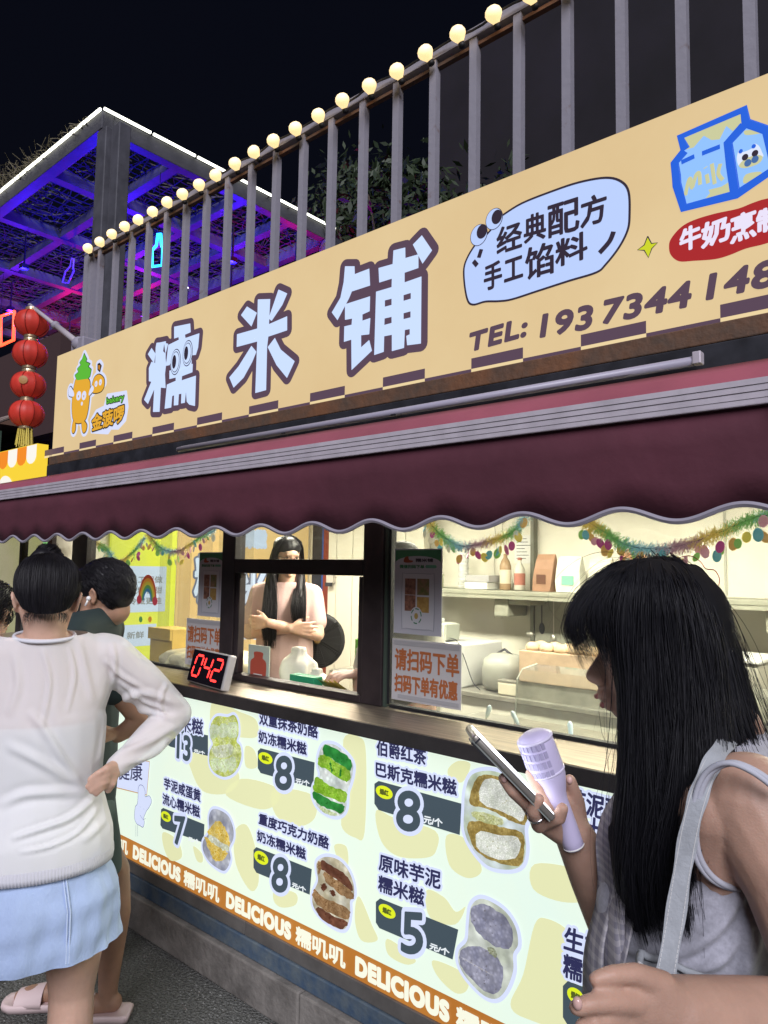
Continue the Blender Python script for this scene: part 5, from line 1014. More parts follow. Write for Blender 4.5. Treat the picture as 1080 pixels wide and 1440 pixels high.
MB().add(vs, [(0, 1, 2, 3), (4, 7, 6, 5), (0, 4, 5, 1), (2, 6, 7, 3), (1, 5, 6, 2), (0, 3, 7, 4)]).build('fascia', M('fascia_brown', (.055, .03, .032), .8), dh)
m_eave = M('eave_rail', (.30, .24, .22), .6)
MB().tube([(-16, 1.25, 3.22), (-7.55, 1.25, 3.16)], .02, 6).tube([(-16, .9, 2.70), (-7.0, .9, 2.98)], .015, 6).build('eave_rail', m_eave, dh)
box('soffit', (-16, -7.6, .75, 1.5, 3.0, 3.05), M('soffit_brown', (.12, .065, .045), .7), dh)
box('eave_rail', (-16, -7.2, .80, .84, 2.86, 2.90), m_eave, dh)
for i in range(14): box('glazing_bar', (-7.5-.55*i, -7.46-.55*i, .82, .86, 2.50, 2.86), m_eave, dh)
box('green_glazing', (-16, -7.2, .87, .88, 2.4, 2.86), M('green_dark_glass', (.05, .08, .06), .2), dh)
# grey building under the pergola, big dark building to the right, trees
gb = thing('grey_building', 'plain grey building wall seen between the railing posts under the pergola', 'building', (-11, 6.5, 0)); box('building_wall', (-14, -8.2, 5.6, 5.7, 0, 5.6), M('grey_render', (.16, .14, .14), .85, var=(1.5, .15)), gb)
box('building_wall', (-8.19, -6.8, 5.7, 5.8, 0, 5.05), M('grey_render_dark', (.09, .08, .085), .85), gb); box('roof_coping', (-14.05, -8.15, 5.55, 5.75, 5.601, 5.68), m_eave, gb)
db = thing('dark_building', 'tall unlit dark building behind the railing', 'building', (2, 12, 0)); m_db = M('dark_render', (.011, .009, .014), .9, var=(.8, .3))
box('building_wall', (at(612, 100, Y=9).x, 14, 9, 20, 0, at(650, 47, Y=9).z), m_db, db)
def tree(loc, h_, rad, seed, label, n=3600):
    rs = np.random.RandomState(seed); t = thing('tree', label, 'tree', loc, 'dark trees behind the roof railing'); x, y, z = loc; mb = MB(); mb.tube([(x, y, 0), (x+.1, y, h_*.35), (x, y+.1, h_*.75)], [.16, .12, .05], 8)
    cl = [Vector((x, y, h_*.75))+Vector((rs.normal()*rad*.55, rs.normal()*rad*.45, rs.normal()*rad*.42)) for _ in range(22)]
    for c in cl: mb.tube([(x, y, h_*.45), (Vector((x, y, h_*.5))+c)/2+Vector((0, 0, -.1)), c], [.05, .03, .012], 5)
    mb.build('trunk', M('bark', (.08, .06, .045), .9), t, True); mb = MB()
    for i in range(n):
        c = cl[rs.randint(len(cl))]+Vector(rs.normal(size=3))*rad*.22; s = rs.uniform(.05, .11); u = Vector(rs.normal(size=3)).normalized()*s; v = u.cross(Vector(rs.normal(size=3))).normalized()*s*.35
        mb.add([c-u, c+v, c+u, c-v], [(0, 1, 2, 3)])
    mb.build('crown', M('night_foliage_%d' % (seed % 2), ((.020, .036, .013), (.028, .044, .018))[seed % 2], .6), t)
tree((-7.9, 6.5, 0), 9.8, 1.0, 1, 'leafy dark tree just right of the pergola end behind the railing')
tree((-6.7, 6.2, 0), 9.0, 1.1, 2, 'dark tree behind the railing above the third big sign character'); tree((-5.6, 6.4, 0), 8.1, 1.0, 3, 'lower dark tree behind the railing at the middle of the sign'); tree((-9.2, 7.5, 0), 7.4, 1.3, 4, 'dark tree beyond the blue lit pergola')
# ================================================= people
def hullmesh(mb, balls, n=20, m=12):
    bm = bmesh.new()
    for c, r, *rot in balls:
        q = MB().ball(c, r, n, m, rot[0] if rot else None)
        for v in q.v: bm.verts.new(v)
    res = bmesh.ops.convex_hull(bm, input=bm.verts[:])
    dead = [e for e in res['geom_interior']+res['geom_unused'] if isinstance(e, bmesh.types.BMVert)]
    if dead: bmesh.ops.delete(bm, geom=list(set(dead)), context='VERTS')
    mb.bm(bm)
class Flesh:
    """rounded masses that melt into one continuous skin"""
    def __init__(s): s.mb = MB()
    def e(s, c, r, rot=None): s.mb.ball(c, r, 16, 12, rot); return s
    def chain(s, pts):          # (point, radius) ...
        for (a, ra), (b, rb) in zip(pts[:-1], pts[1:]): hullmesh(s.mb, [(a, ra), (b, rb)])
        return s
    def hull(s, *balls): hullmesh(s.mb, balls); return s
    def solid(s, voxel, smooth=4, deform=None):
        me = s.mb.mesh('flesh'); o = bpy.data.objects.new('tmp', me); COL.objects.link(o)
        r = o.modifiers.new('r', 'REMESH'); r.mode = 'VOXEL'; r.voxel_size = voxel; r.adaptivity = 0
        sm = o.modifiers.new('s', 'SMOOTH'); sm.factor = .5; sm.iterations = smooth
        bpy.context.view_layer.update(); dg = bpy.context.evaluated_depsgraph_get()
        out = bpy.data.meshes.new_from_object(o.evaluated_get(dg)); bpy.data.objects.remove(o); bpy.data.meshes.remove(me); out.materials.clear()
        if deform:
            n = len(out.vertices); co = np.empty(n*3); out.vertices.foreach_get('co', co); no = np.empty(n*3); out.vertices.foreach_get('normal', no)
            co = deform(co.reshape(-1, 3), no.reshape(-1, 3)); out.vertices.foreach_set('co', co.ravel()); out.update()
        return out
def cut(me, planes):
    """open a garment: drop what lies beyond each plane (point, outward normal)"""
    bm = bmesh.new(); bm.from_mesh(me)
    for p, n in planes: bmesh.ops.bisect_plane(bm, geom=bm.verts[:]+bm.edges[:]+bm.faces[:], plane_co=p, plane_no=n, clear_outer=True)
    bm.to_mesh(me); bm.free(); return me
def segdist(co, a, b):
    a, b = np.array(a), np.array(b); ab = b-a; t = np.clip(((co-a)@ab)/(ab@ab), 0, 1); return np.linalg.norm(co-a-t[:, None]*ab, axis=1), t
def folds(lines, noise=.003, nscale=9, seed=0, dref=1.0):
    rs = np.random.RandomState(seed); ks = rs.normal(size=(14, 3))*nscale; ph = rs.uniform(0, 6.28, 14)
    def fn(co, no):
        d = np.zeros(len(co))
        for k, p in zip(ks, ph): d += np.sin(co@k+p)
        d = d/14*noise*2.2
        ln = np.linalg.norm(no, axis=1)
        if lines:
            rel = co-np.array(CAM); dep = rel@np.array(FW); sx = rel@np.array(RT)/dep*dref; sy = rel@np.array(UP)/dep*dref; co2 = np.column_stack([sx, sy]); facing = np.clip(-(no@np.array(FW))*3, 0, 1)
            def pj(p):
                r = np.array(p)-np.array(CAM); q = r@np.array(FW); return (r@np.array(RT)/q*dref, r@np.array(UP)/q*dref)
        for pts, w_, h_ in lines:
            pts = catmull([pj(p) for p in pts], 4, False)
            best = np.full(len(co), 9.)
            T = np.zeros(len(co)); L = len(pts)-1
            for i in range(L):
                dd, t = segdist(co2, pts[i], pts[i+1]); m_ = dd < best; T[m_] = ((i+t)/L)[m_]; best = np.minimum(best, dd)
            env = np.sin(np.pi*np.clip(T*.92+.04, 0, 1))**.6
            d += facing*h_*env*(np.exp(-(best/w_)**2) - .45*np.exp(-((best-1.7*w_)/w_)**2))
        return co+no*d[:, None]
    return fn
def frame(f):
    f = Vector(f).normalized(); s = Vector((f.y, -f.x, 0)); return s, f, Matrix((s, f, Vector((0, 0, 1)))).transposed()
def hand(F, W, d, n, th, curl=(.35, .5, .4), sc=1.0, spread=.09):
    """palm, four unequal fingers and a thumb. d towards the fingers, n out of the palm, th towards the thumb"""
    d = d.normalized(); n = (n-d*n.dot(d)).normalized(); t = d.cross(n); t = t if t.dot(th) > 0 else -t
    K = [W+d*(.082-.006*abs(i-1.2))*sc+t*(.030-.020*i)*sc for i in range(4)]
    F.hull((W, .019*sc), (K[0]-d*.006, .011*sc), (K[3]-d*.006, .010*sc), (W+d*.03*sc+t*.022*sc, .014*sc), (W+d*.03*sc-t*.020*sc, .013*sc))
    for i, L in enumerate((.070, .078, .073, .056)):
        p = K[i]; a = 0; dr = (d+t*spread*(1.2-i)).normalized(); pts = [(p, .0098*sc)]
        for j, (c, f_) in enumerate(zip(curl, (.45, .32, .23))):
            a += c*(1+.12*i); v = dr*math.cos(a)+n*math.sin(a); p = p+v*L*f_*sc; pts.append((p, (.0088, .0080, .0070)[j]*sc))
        F.chain(pts)
    b = W+d*.022*sc+t*.022*sc+n*.004; v = (d*.62+t*.62+n*.30).normalized(); p1 = b+v*.036*sc; v2 = (d*.8+t*.30+n*.45).normalized(); p2 = p1+v2*.032*sc; p3 = p2+(v2+n*.25).normalized()*.024*sc
    F.chain([(b, .014*sc), (p1, .0115*sc), (p2, .0098*sc), (p3, .008*sc)])
def head_prims(F, c, f, pitch=0, sc=1.0, ears=True, neck=None):
    """cranium, face, nose, lips, brow, ears in a frame that looks along f, tipped forward by pitch"""
    s, f, R = frame(f); R = (Matrix.Rotation(-pitch, 3, s) @ R); P = lambda x, y, z: c+R @ Vector((x, y, z))*sc
    v = lambda a, b, d: (a*sc, b*sc, d*sc)
    F.e(P(0, -.012, .028), v(.074, .094, .088), R).e(P(0, .022, -.012), v(.064, .066, .092), R)
    F.hull((P(0, .062, -.095), .017*sc), (P(.038, .02, -.075), .018*sc), (P(-.038, .02, -.075), .018*sc), (P(.05, .0, -.03), .018*sc), (P(-.05, .0, -.03), .018*sc), (P(0, .06, -.04), .025*sc))
    F.hull((P(0, .086, .015), .008*sc), (P(0, .104, -.024), .0095*sc), (P(.012, .09, -.030), .007*sc), (P(-.012, .09, -.030), .007*sc))
    F.hull((P(.030, .077, .026), .012*sc), (P(-.030, .077, .026), .012*sc), (P(0, .082, .03), .012*sc))
    F.hull((P(.018, .083, -.055), .006*sc), (P(-.018, .083, -.055), .006*sc), (P(0, .092, -.051), .006*sc)); F.hull((P(.015, .082, -.066), .007*sc), (P(-.015, .082, -.066), .007*sc), (P(0, .089, -.066), .007*sc))
    F.e(P(0, .078, -.098), v(.018, .014, .013), R)
    if ears:
        for k in (-1, 1):
            q = MB().tube([P(k*.076, -.006, -.030), P(k*.080, -.002, -.012), P(k*.086, -.012, .012), P(k*.088, -.026, .020), P(k*.086, -.032, .004), P(k*.078, -.020, -.022)], .0058*sc, 8, closed=True); F.mb.add(q.v, q.f)
            F.e(P(k*.077, -.014, -.002), v(.0055, .013, .024), R)
    return P, R
def face_details(P, R, par, sc=1.0, lip=(.32, .12, .11), eyes=True):
    if eyes:
        q = MB(); q2 = MB()
        for k in (-1, 1):
            q.ball(P(k*.031, .074, .006), (.0125*sc, .008*sc, .0062*sc), 12, 8, R); q2.ball(P(k*.031, .0805, .005), (.0052*sc, .0030*sc, .0052*sc), 10, 8, R)
        q.build('eyes', M('eye_white', (.62, .58, .55), .3), par, True); q2.build('iris', M('iris_dark', (.02, .012, .01), .15), par, True)
        q = MB()
        for k in (-1, 1):
            q.tube([P(k*(.031+u), .083-.012*abs(u)*20*abs(u)*20*.5, .0115-.0035*abs(u/.014)) for u in np.linspace(-.014, .014, 7)], .0013*sc, 5)
            q.tube([P(k*(.013+u), .087-u*.35, .033+.003*math.sin(u*60)) for u in np.linspace(0, .032, 6)], .0024*sc, 5)
        q.build('brows_and_lashes', m_hair, par)
    q = MB(); q.tube([P(u, .0975-.3*abs(u), -.0535-.001*math.cos(u*200)) for u in np.linspace(-.020, .020, 9)], [.001, .0024, .0036, .0040, .0034, .0040, .0036, .0024, .001], 8); q.tube([P(u, .0955-.3*abs(u), -.0635) for u in np.linspace(-.017, .017, 7)], [.001, .0035, .0048, .005, .0048, .0035, .001], 8)
    q.build('lips', M('lips_%.2f' % lip[0], lip, .4), par, True)
def strands(name, guides, n, par, r=.0007, jit=.004, seg=20, seed=1, mat=None, tip=.25, clump=0, lenvar=.12, wave=0):
    rs = np.random.RandomState(seed); G = []
    for g in guides:
        p = np.array(catmull([tuple(x) for x in g], 8, False)); L = np.r_[0, np.cumsum(np.linalg.norm(np.diff(p, axis=0), axis=1))]; t = np.linspace(0, L[-1], seg+1); G.append(np.column_stack([np.interp(t, L, p[:, i]) for i in range(3)]))
    G = np.array(G); mb_v = []; mb_f = []; base = 0
    U = np.linspace(0, 1, seg+1)
    for i in range(n):
        t = rs.uniform(0, len(G)-1.001); k = int(t); u = t-k
        if clump: u = u+clump*math.sin(u*6.283*3)/(6.283*3)*.9
        p = G[k]*(1-u)+G[k+1]*u
        if wave: p = p+np.array(RT)*(wave*np.sin(t*4.1+U*5+1)*U**.7)[:, None]*rs.uniform(.3, 1.3)+np.array(FW)*(wave*.8*np.sin(t*7.3+U*4))[:, None]*U[:, None]
        j1, j2 = rs.normal(size=3)*jit, rs.normal(size=3)*jit*.7; ph = rs.uniform(0, 6.28); fr = rs.uniform(1.5, 4)
        p = p+j1*(.25+.75*U[:, None])+j2*np.sin(U[:, None]*fr*2+ph)*.6
        cutl = 1-abs(rs.normal())*lenvar; m_ = max(4, int(round(seg*cutl)))
        p = p[:m_+1]; m_ = len(p)-1; tg = np.gradient(p, axis=0); tg /= np.linalg.norm(tg, axis=1)[:, None]+1e-9
        a = np.cross(tg, rs.normal(size=3)); a /= np.linalg.norm(a, axis=1)[:, None]+1e-9; b = np.cross(tg, a)
        w_ = r*(1-(1-tip)*np.linspace(0, 1, m_+1)**2)*rs.uniform(.6, 1.35)
        for c_, s_ in ((1, 0), (-.5, .866), (-.5, -.866)): pass
        ring = np.stack([p+(a*c_+b*s_)*w_[:, None] for c_, s_ in ((1, 0), (-.5, .866), (-.5, -.866))], 1).reshape(-1, 3)
        mb_v.append(ring); idx = np.arange(m_)[:, None]*3+base
        for q in range(3): mb_f.append(np.column_stack([idx+q, idx+(q+1) % 3, idx+3+(q+1) % 3, idx+3+q]))
        base += len(ring)
    V = np.vstack(mb_v); Fc = np.vstack(mb_f); me = bpy.data.meshes.new(name); me.vertices.add(len(V)); me.vertices.foreach_set('co', V.ravel()); me.loops.add(len(Fc)*4); me.loops.foreach_set('vertex_index', Fc.ravel().astype(np.int32)); me.polygons.add(len(Fc)); me.polygons.foreach_set('loop_start', np.arange(len(Fc))*4); me.update(calc_edges=True)
    me.polygons.foreach_set('use_smooth', [True]*len(Fc))
    return link(name, me, mat or m_hair, par)
def short_hair(par, P, R, n, seed, lenr=(.02, .05), region=None, mat=None, sc=1.0, down=.5):
    """short locks rooted over the skull"""
    rs = np.random.RandomState(seed); g = []
    V = MB(); i = 0
    while i < n:
        v = Vector(rs.normal(size=3)).normalized()
        if not region(v): continue
        i += 1; root = Vector((v.x*.077, -.012+v.y*.098, .028+v.z*.092)); L = rs.uniform(*lenr); out = Vector((v.x, v.y, v.z)); fl = (Vector((0, -.35, -down))+Vector(rs.normal(size=3))*.07); fl = (fl-out*fl.dot(out)); pts = []
        for k in range(5): t = k/4; pts.append(P(*(root+out*(.006+.012*math.sin(t*2.4))+fl*L*t*1.6-out*t*t*.006)))
        V.tube(pts, [.0013*sc, .0016*sc, .0014*sc, .0010*sc, .0003*sc], 3, False)
    V.build('hair_locks', mat or m_hair, par, True)
Z3 = Vector((0, 0, 1))

# ---------------------------------------------- woman in white seen from behind, hand on her hip
hA = at(66, 846, D=2.04); sA, fA, RA = frame((-.90, .43, 0))
A = thing('person', 'woman in thin white top and pale blue skirt seen from behind, hand on hip', 'person', (hA.x, hA.y, 0))
def LA(x, y, z): return Vector((hA.x, hA.y, 0))+sA*x+fA*y+Z3*z
shR = at(158, 925, D=2.13); elR = at(246, 1002, D=2.22); wrR = at(164, 1078, D=2.02)
zs_ = shR.z
F = Flesh(); PA, RhA = head_prims(F, hA, fA, R_(14))
F.chain([(hA-Z3*.06-fA*.02, .054), (LA(0, -.01, hA.z-.21), .062)])
F.hull((LA(-.15, 0, zs_+.005), .042), (shR-sA*.02, .042), (LA(0, -.01, zs_+.04), .055), (LA(0, .0, zs_-.16), (.145, .095, .08), RA))
F.hull((LA(0, 0, zs_-.16), (.145, .095, .08), RA), (LA(0, .01, zs_-.34), (.118, .082, .05), RA)); F.hull((LA(0, .01, zs_-.34), (.118, .082, .05), RA), (LA(0, -.01, zs_-.52), (.165, .115, .09), RA))
F.chain([(shR, .046), (elR, .036), (wrR, .024)])
shL = LA(-.18, 0, zs_); F.chain([(shL, .046), (LA(-.25, .05, zs_-.27), .036), (LA(-.18, .22, zs_-.38), .025)]); hand(F, LA(-.18, .22, zs_-.38), fA, -Z3, sA)
kR = at(101, 1392, D=2.02); kL = LA(-.17, .02, .47)
F.chain([(LA(.085, -.01, zs_-.56), .095), (kR+Z3*.10, .076), (kR, .060), (kR-Z3*.13-fA*.015, .060), (kR-Z3*.36, .033), (Vector((kR.x, kR.y, .05)), .03)]); F.chain([(Vector((kR.x, kR.y, .05)), .034), (Vector((kR.x, kR.y, .03))+fA*.17, .026)])
F.chain([(LA(-.085, -.01, zs_-.56), .095), (kL, .056), (kL-Z3*.12-sA*.03, .054), (LA(-.26, -.02, .08), .03)]); F.chain([(LA(-.26, -.02, .05), .034), (LA(-.27, .16, .03), .026)])
# hand resting on the back of the hip, fingers forward and down
kn = [at(150, 1081, D=1.965), at(151, 1090, D=1.965), at(150, 1098, D=1.965), at(147, 1105, D=1.97)]; tp = [at(126, 1096, D=1.945), at(123, 1106, D=1.945), at(128, 1113, D=1.945), at(135, 1117, D=1.95)]
F.hull((wrR, .022), (kn[0], .012), (kn[3], .011), (at(160, 1090, D=1.99), .014))
for a_, b_ in zip(kn, tp): F.chain([(a_, .0105), (a_.lerp(b_, .5)+Z3*.004-fA*.006, .0092), (b_, .0075)])
F.chain([(at(160, 1092, D=1.99), .013), (at(158, 1102, D=1.98), .011), (at(152, 1112, D=1.985), .009)])
link('body', F.solid(.0045, 5), M('fair_skin', (0, 0, 0)), A, True)
# pulled up black hair with a small knot
def regA(v): return v.z > -.30-.15*v.y and v.y < .55 and not (abs(v.x) > .86 and v.z < .15)
F = Flesh(); rr_ = RhA
F.hull((PA(0, -.018, .042), (.080, .096, .084), RhA), (PA(0, -.050, .022), (.064, .052, .045), RhA)); F.e(PA(.0, .035, .075), (.062, .06, .05), RhA); F.e(PA(-.012, -.02, .125), (.036, .036, .026), RhA).e(PA(.02, -.01, .130), (.020, .022, .016), RhA).e(PA(-.03, -.035, .120), (.022, .018, .016), RhA)
link('hair', F.solid(.005, 4, folds([], .0018, 90, 3)), m_hair, A, True)
gA = []
for a_ in np.linspace(-2.5, 2.5, 15):         # from hairline, up and back to the knot; 0 is the nape
    sx, cy = math.sin(a_), math.cos(a_); low = -.052+.060*min(1, abs(a_)/1.7)**2+.02*(abs(a_) > 2)
    gA.append([PA(sx*.066, -.022-cy*.072, low), PA(sx*.083, -.020-cy*.094, low*.4+.028), PA(sx*.081, -.018-cy*.092, .076), PA(sx*.056-.003, -.018-cy*.062, .112), PA(sx*.022-.006, -.020-cy*.022, .126)])
strands('hair_strands', gA, 5200, A, .0008, .0022, 16, 31, None, clump=.5, lenvar=.03, tip=.7)
strands('nape_wisps', [[PA(sx*.060, -.020-math.cos(a_)*.074, -.045), PA(sx*.064, -.024-math.cos(a_)*.076, -.060), PA(sx*.060, -.022-math.cos(a_)*.074, -.075)] for a_ in np.linspace(-1.1, 1.1, 6) for sx in (math.sin(a_),)], 160, A, .0004, .004, 8, 32, None)
kn0 = PA(-.004, -.012, .136)
strands('knot_strands', [[kn0+RhA @ Vector((.026*math.cos(b_), .026*math.sin(b_), -.012)), kn0+RhA @ Vector((.033*math.cos(b_+.8), .033*math.sin(b_+.8), .006)), kn0+RhA @ Vector((.022*math.cos(b_+1.7), .022*math.sin(b_+1.7), .021)), kn0+RhA @ Vector((.003, .002, .026))] for b_ in np.linspace(0, 6.6, 9)], 900, A, .0008, .003, 10, 33, None, lenvar=.15)
# top
wl = M('thin_white_knit', (.86, .85, .87), .75, alpha=.66, bump=(420, .25, .001), sheen=.3)
F = Flesh(); g = .014
F.hull((LA(-.15, 0, zs_+.010), .050), (shR-sA*.02+Z3*.004, .050), (LA(0, -.01, zs_+.045), .072), (LA(0, -.005, zs_-.16), (.160, .115, .08), RA))
F.hull((LA(0, -.005, zs_-.16), (.172, .115, .08), RA), (LA(0, 0, zs_-.34), (.172, .122, .05), RA)); F.hull((LA(0, 0, zs_-.34), (.172, .122, .05), RA), (LA(0, -.015, zs_-.46), (.202, .145, .05), RA), (LA(0, -.015, zs_-.54), (.207, .149, .04), RA))
F.chain([(shR-sA*.03+Z3*.006, .068), (shR+Z3*.004, .064), (shR.lerp(elR, .45), .062), (elR-Z3*.004, .050), (elR.lerp(wrR, .45)-Z3*.012, .050), (elR.lerp(wrR, .80)-Z3*.004, .036), (wrR, .033)])
F.chain([(shL+sA*.03, .062), (LA(-.25, .05, zs_-.27), .050), (LA(-.19, .20, zs_-.37), .034)])
AT = lambda x, y, d=1.98: tuple(at(x, y, D=d))
fl = [([AT(158, 905, 2.05), AT(162, 935, 2.05), AT(158, 975, 2.05)], .007, .006), ([AT(165, 990, 2.1), AT(200, 975, 2.15), AT(250, 990, 2.2)], .010, .008), ([AT(168, 1000, 2.1), AT(205, 1000, 2.15), AT(245, 1012, 2.2)], .008, .007),
      ([AT(160, 1060, 2.05), AT(205, 1045, 2.12), AT(250, 1020, 2.2)], .009, .006), ([AT(175, 1075, 2.03), AT(215, 1062, 2.1), AT(240, 1040, 2.2)], .008, .006),
      ([AT(118, 1106, 1.93), AT(90, 1070, 1.92), AT(65, 1030, 1.92), AT(45, 1005, 1.93)], .012, .008), ([AT(118, 1110, 1.93), AT(80, 1085, 1.92), AT(45, 1065, 1.92), AT(15, 1050, 1.93)], .013, .008),
      ([AT(120, 1115, 1.93), AT(75, 1115, 1.92), AT(35, 1118, 1.92), AT(5, 1130, 1.93)], .012, .010), ([AT(135, 1122, 1.95), AT(100, 1150, 1.93), AT(60, 1165, 1.93), AT(20, 1178, 1.93)], .008, .011), ([AT(140, 1135), AT(110, 1170), AT(70, 1190), AT(30, 1198)], .006, .007), ([AT(60, 1020), AT(70, 960), AT(60, 915)], .007, .005), ([AT(95, 1000), AT(105, 950), AT(98, 912)], .006, .005), ([AT(150, 930), AT(170, 950), AT(200, 968)], .007, .008), ([AT(170, 960), AT(200, 985), AT(235, 1000)], .006, .007), ([AT(235, 960), AT(225, 985), AT(232, 1010)], .006, .006), ([AT(150, 1120, 1.97), AT(150, 1150, 1.97), AT(120, 1180, 1.95)], .009, .007),
      ([AT(140, 1070, 1.97), AT(150, 1030, 1.97), AT(160, 990, 2.0)], .008, .006), ([AT(20, 920, 1.95), AT(25, 960, 1.95), AT(15, 1000, 1.95)], .012, .006), ([AT(110, 900, 1.98), AT(120, 940, 1.96), AT(130, 985, 1.96)], .010, .005)]
me = F.solid(.006, 6, folds(fl, .004, 16, 4, 2.0))
cut(me, [(LA(0, -.02, zs_+.075), Vector((0, 0, 1))-fA*.12), (LA(0, 0, zs_-.515), -Z3)])
top = link('white_top', me, wl, A, True)
mb = MB()                               # ribbed hem and the neck binding
nr = 480
for k in range(nr): a = 2*math.pi*k/nr; rp = .0012*(1 if k % 3 == 0 else -.6); mb.v += [tuple(LA((.207+rp+q)*math.cos(a), -.015+(.150+rp+q)*math.sin(a), z)) for z, q in ((zs_-.512, 0), (zs_-.530, .001), (zs_-.546, -.001), (zs_-.547, -.006))]
mb.f = [(k*4+j, ((k+1) % nr)*4+j, ((k+1) % nr)*4+j+1, k*4+j+1) for k in range(nr) for j in range(3)]; mb.mi = [0]*len(mb.f)
mb.build('ribbed_hem', M('white_rib', (.66, .66, .72), .8), A, True)
nk_ = [LA(.078*math.cos(a)*1.0, -.010+.074*math.sin(a), zs_+.072+.010*math.sin(a)) for a in np.linspace(0, 6.283, 36)[:-1]]
MB().tube(nk_, .0055, 6, closed=True).build('neck_binding', M('white_rib', (.66, .66, .72), .8), A, True)
# camisole under the thin top
F = Flesh(); F.hull((LA(0, -.005, zs_-.175), (.152, .105, .02), RA), (LA(0, 0, zs_-.34), (.138, .108, .05), RA)); F.hull((LA(0, 0, zs_-.34), (.138, .108, .05), RA), (LA(0, -.015, zs_-.52), (.178, .132, .07), RA))
link('camisole', F.solid(.008, 3), M('white_camisole', (.82, .86, .86), .7), A, True)
# skirt
vs = []; nn = 120; mm = 26; sk0, sk1 = zs_-.49, None
hemR = at(150, 1302, D=2.06).z; zh = hemR
for k in range(mm+1):
    t = k/mm
    for j in range(nn):
        a = 2*math.pi*j/nn; rx = .160+.055*min(1, t*2.0)+.012*t; ry = .108+.052*min(1, t*2.2)+.012*t
        w_ = (.0035*math.sin(a*7+t*2)+.0025*math.sin(a*13-t*3)+.0020*math.sin(a*23+t*9))*(.3+t)+.002*math.sin(t*21+a*3); zz = sk0+(zh-sk0)*t+.0*t
        vs.append(LA((rx+w_)*math.cos(a)+.005, (ry+w_)*math.sin(a)-.015, zz))
MB().add(vs, [(k*nn+j, k*nn+(j+1) % nn, (k+1)*nn+(j+1) % nn, (k+1)*nn+j) for k in range(mm) for j in range(nn)]).build('blue_skirt', M('pale_blue_linen', (.36, .46, .68), .8, var=(9, .10), bump=(170, .5, .003), stretch=(1, 1, .45)), A, True)
mb = MB(); a = math.radians(-66)
for k in range(56):
    t = .09+.89*k/56; rx = .161+.055*min(1, t*2)+.012*t; ry = .109+.052*min(1, t*2.2)+.012*t; zz = sk0+(zh-sk0)*t
    for s_ in (-1, 1): c = LA((rx+.001)*math.cos(a)+.005+s_*.0035, (ry+.001)*math.sin(a)-.015, zz); mb.ball(c, (.0028, .0022, .0045), 6, 4)
mb.build('braided_seam', M('pale_blue_braid', (.50, .60, .78), .8), A, True)

# ---------------------------------------------- man with a white earpiece beyond her
hB = at(150, 838, D=2.62); sB, fB, RB = frame((-.72, -.69, 0))
B = thing('person', 'man in dark teal shirt and pink slides with a white earpiece', 'person', (hB.x, hB.y, 0))
def LB(x, y, z): return Vector((hB.x, hB.y, 0))-RT*Vector((1,1,0)).length*.0+Vector((-RT.x, -RT.y, 0))*(.080 if z > .7 else .02)+sB*x+fB*y+Z3*z
F = Flesh(); hB2 = hB+fB*.01; PB, RhB = head_prims(F, hB2, fB+Vector((-.35, .2, 0)), R_(20), 1.0)
zb = 1.36; ftN = at(150, 1432, Z=0); ftF = at(44, 1416, Z=0)
F.chain([(hB-Z3*.05-fB*.03, .056), (LB(0, -.05, zb+.06), .064)])
F.hull((LB(-.15, -.03, zb), .045), (LB(.15, -.03, zb), .045), (LB(0, -.05, zb+.04), .06), (LB(0, -.02, zb-.18), (.140, .095, .09), RB)); F.hull((LB(0, -.02, zb-.18), (.140, .095, .09), RB), (LB(0, -.02, zb-.50), (.14, .10, .09), RB))
elB = at(200, 1012, D=2.50); haB = at(166, 1034, D=2.46)
F.chain([(LB(-.165, -.03, zb-.01), .044), (elB, .038), (haB, .026)]); hand(F, haB, (haB-elB)+Z3*.08, Vector((0, .3, -1)), -sB, (.5, .7, .6))
F.chain([(LB(.19, -.03, zb-.01), .046), (LB(.22, .02, zb-.28), .037), (LB(.12, .22, zb-.30), .026)]); hand(F, LB(.12, .22, zb-.30), fB-sB*.3, -Z3, -sB)
kn_ = at(155, 1312, D=2.58)
F.chain([(LB(-.09, -.02, zb-.58), .085), (Vector((kn_.x, kn_.y, .50)), .058), (Vector((kn_.x, kn_.y, .36))-fB*.012, .056), (ftN+Z3*.11, .034), (ftN+Z3*.055, .032)]); F.chain([(ftN+Z3*.055-fB*.02, .031), (ftN+Z3*.045+fB*.08, .030), (ftN+Z3*.035+fB*.14, .022)])
F.chain([(LB(.09, -.02, zb-.58), .085), (LB(.14, .10, .48), .058), (LB(.16, .12, .34), .052), (ftF-fB*.10+Z3*.11, .034), (ftF-fB*.10+Z3*.055, .032)]); F.chain([(ftF-fB*.12+Z3*.055, .031), (ftF+Z3*.045, .030), (ftF+Z3*.035+fB*.04, .022)])
for i in range(5): F.chain([(ftF+fB*.03+sB*(.024-.013*i)+Z3*.036, .0105), (ftF+fB*(.062-.004*i)+sB*(.026-.014*i)+Z3*.030, .010-.0008*i)]); F.chain([(ftN+fB*.13+sB*(.024-.013*i)+Z3*.036, .0105), (ftN+fB*(.162-.004*i)+sB*(.026-.014*i)+Z3*.030, .010-.0008*i)])
link('body', F.solid(.005, 5), m_skinT, B, True); face_details(PB, RhB, B)
F = Flesh(); F.hull((PB(0, -.022, .046), (.085, .098, .084), RhB), (PB(0, -.066, -.010), (.068, .040, .056), RhB)); F.e(PB(0, .045, .080), (.070, .056, .045), RhB)
link('hair', F.solid(.006, 4, folds([], .003, 70, 5)), m_hair, B, True); short_hair(B, PB, RhB, 2600, 8, (.02, .05), lambda v: (v.z > -.85 if v.y < -.2 else v.z > .25) and v.y < .75, down=.6)
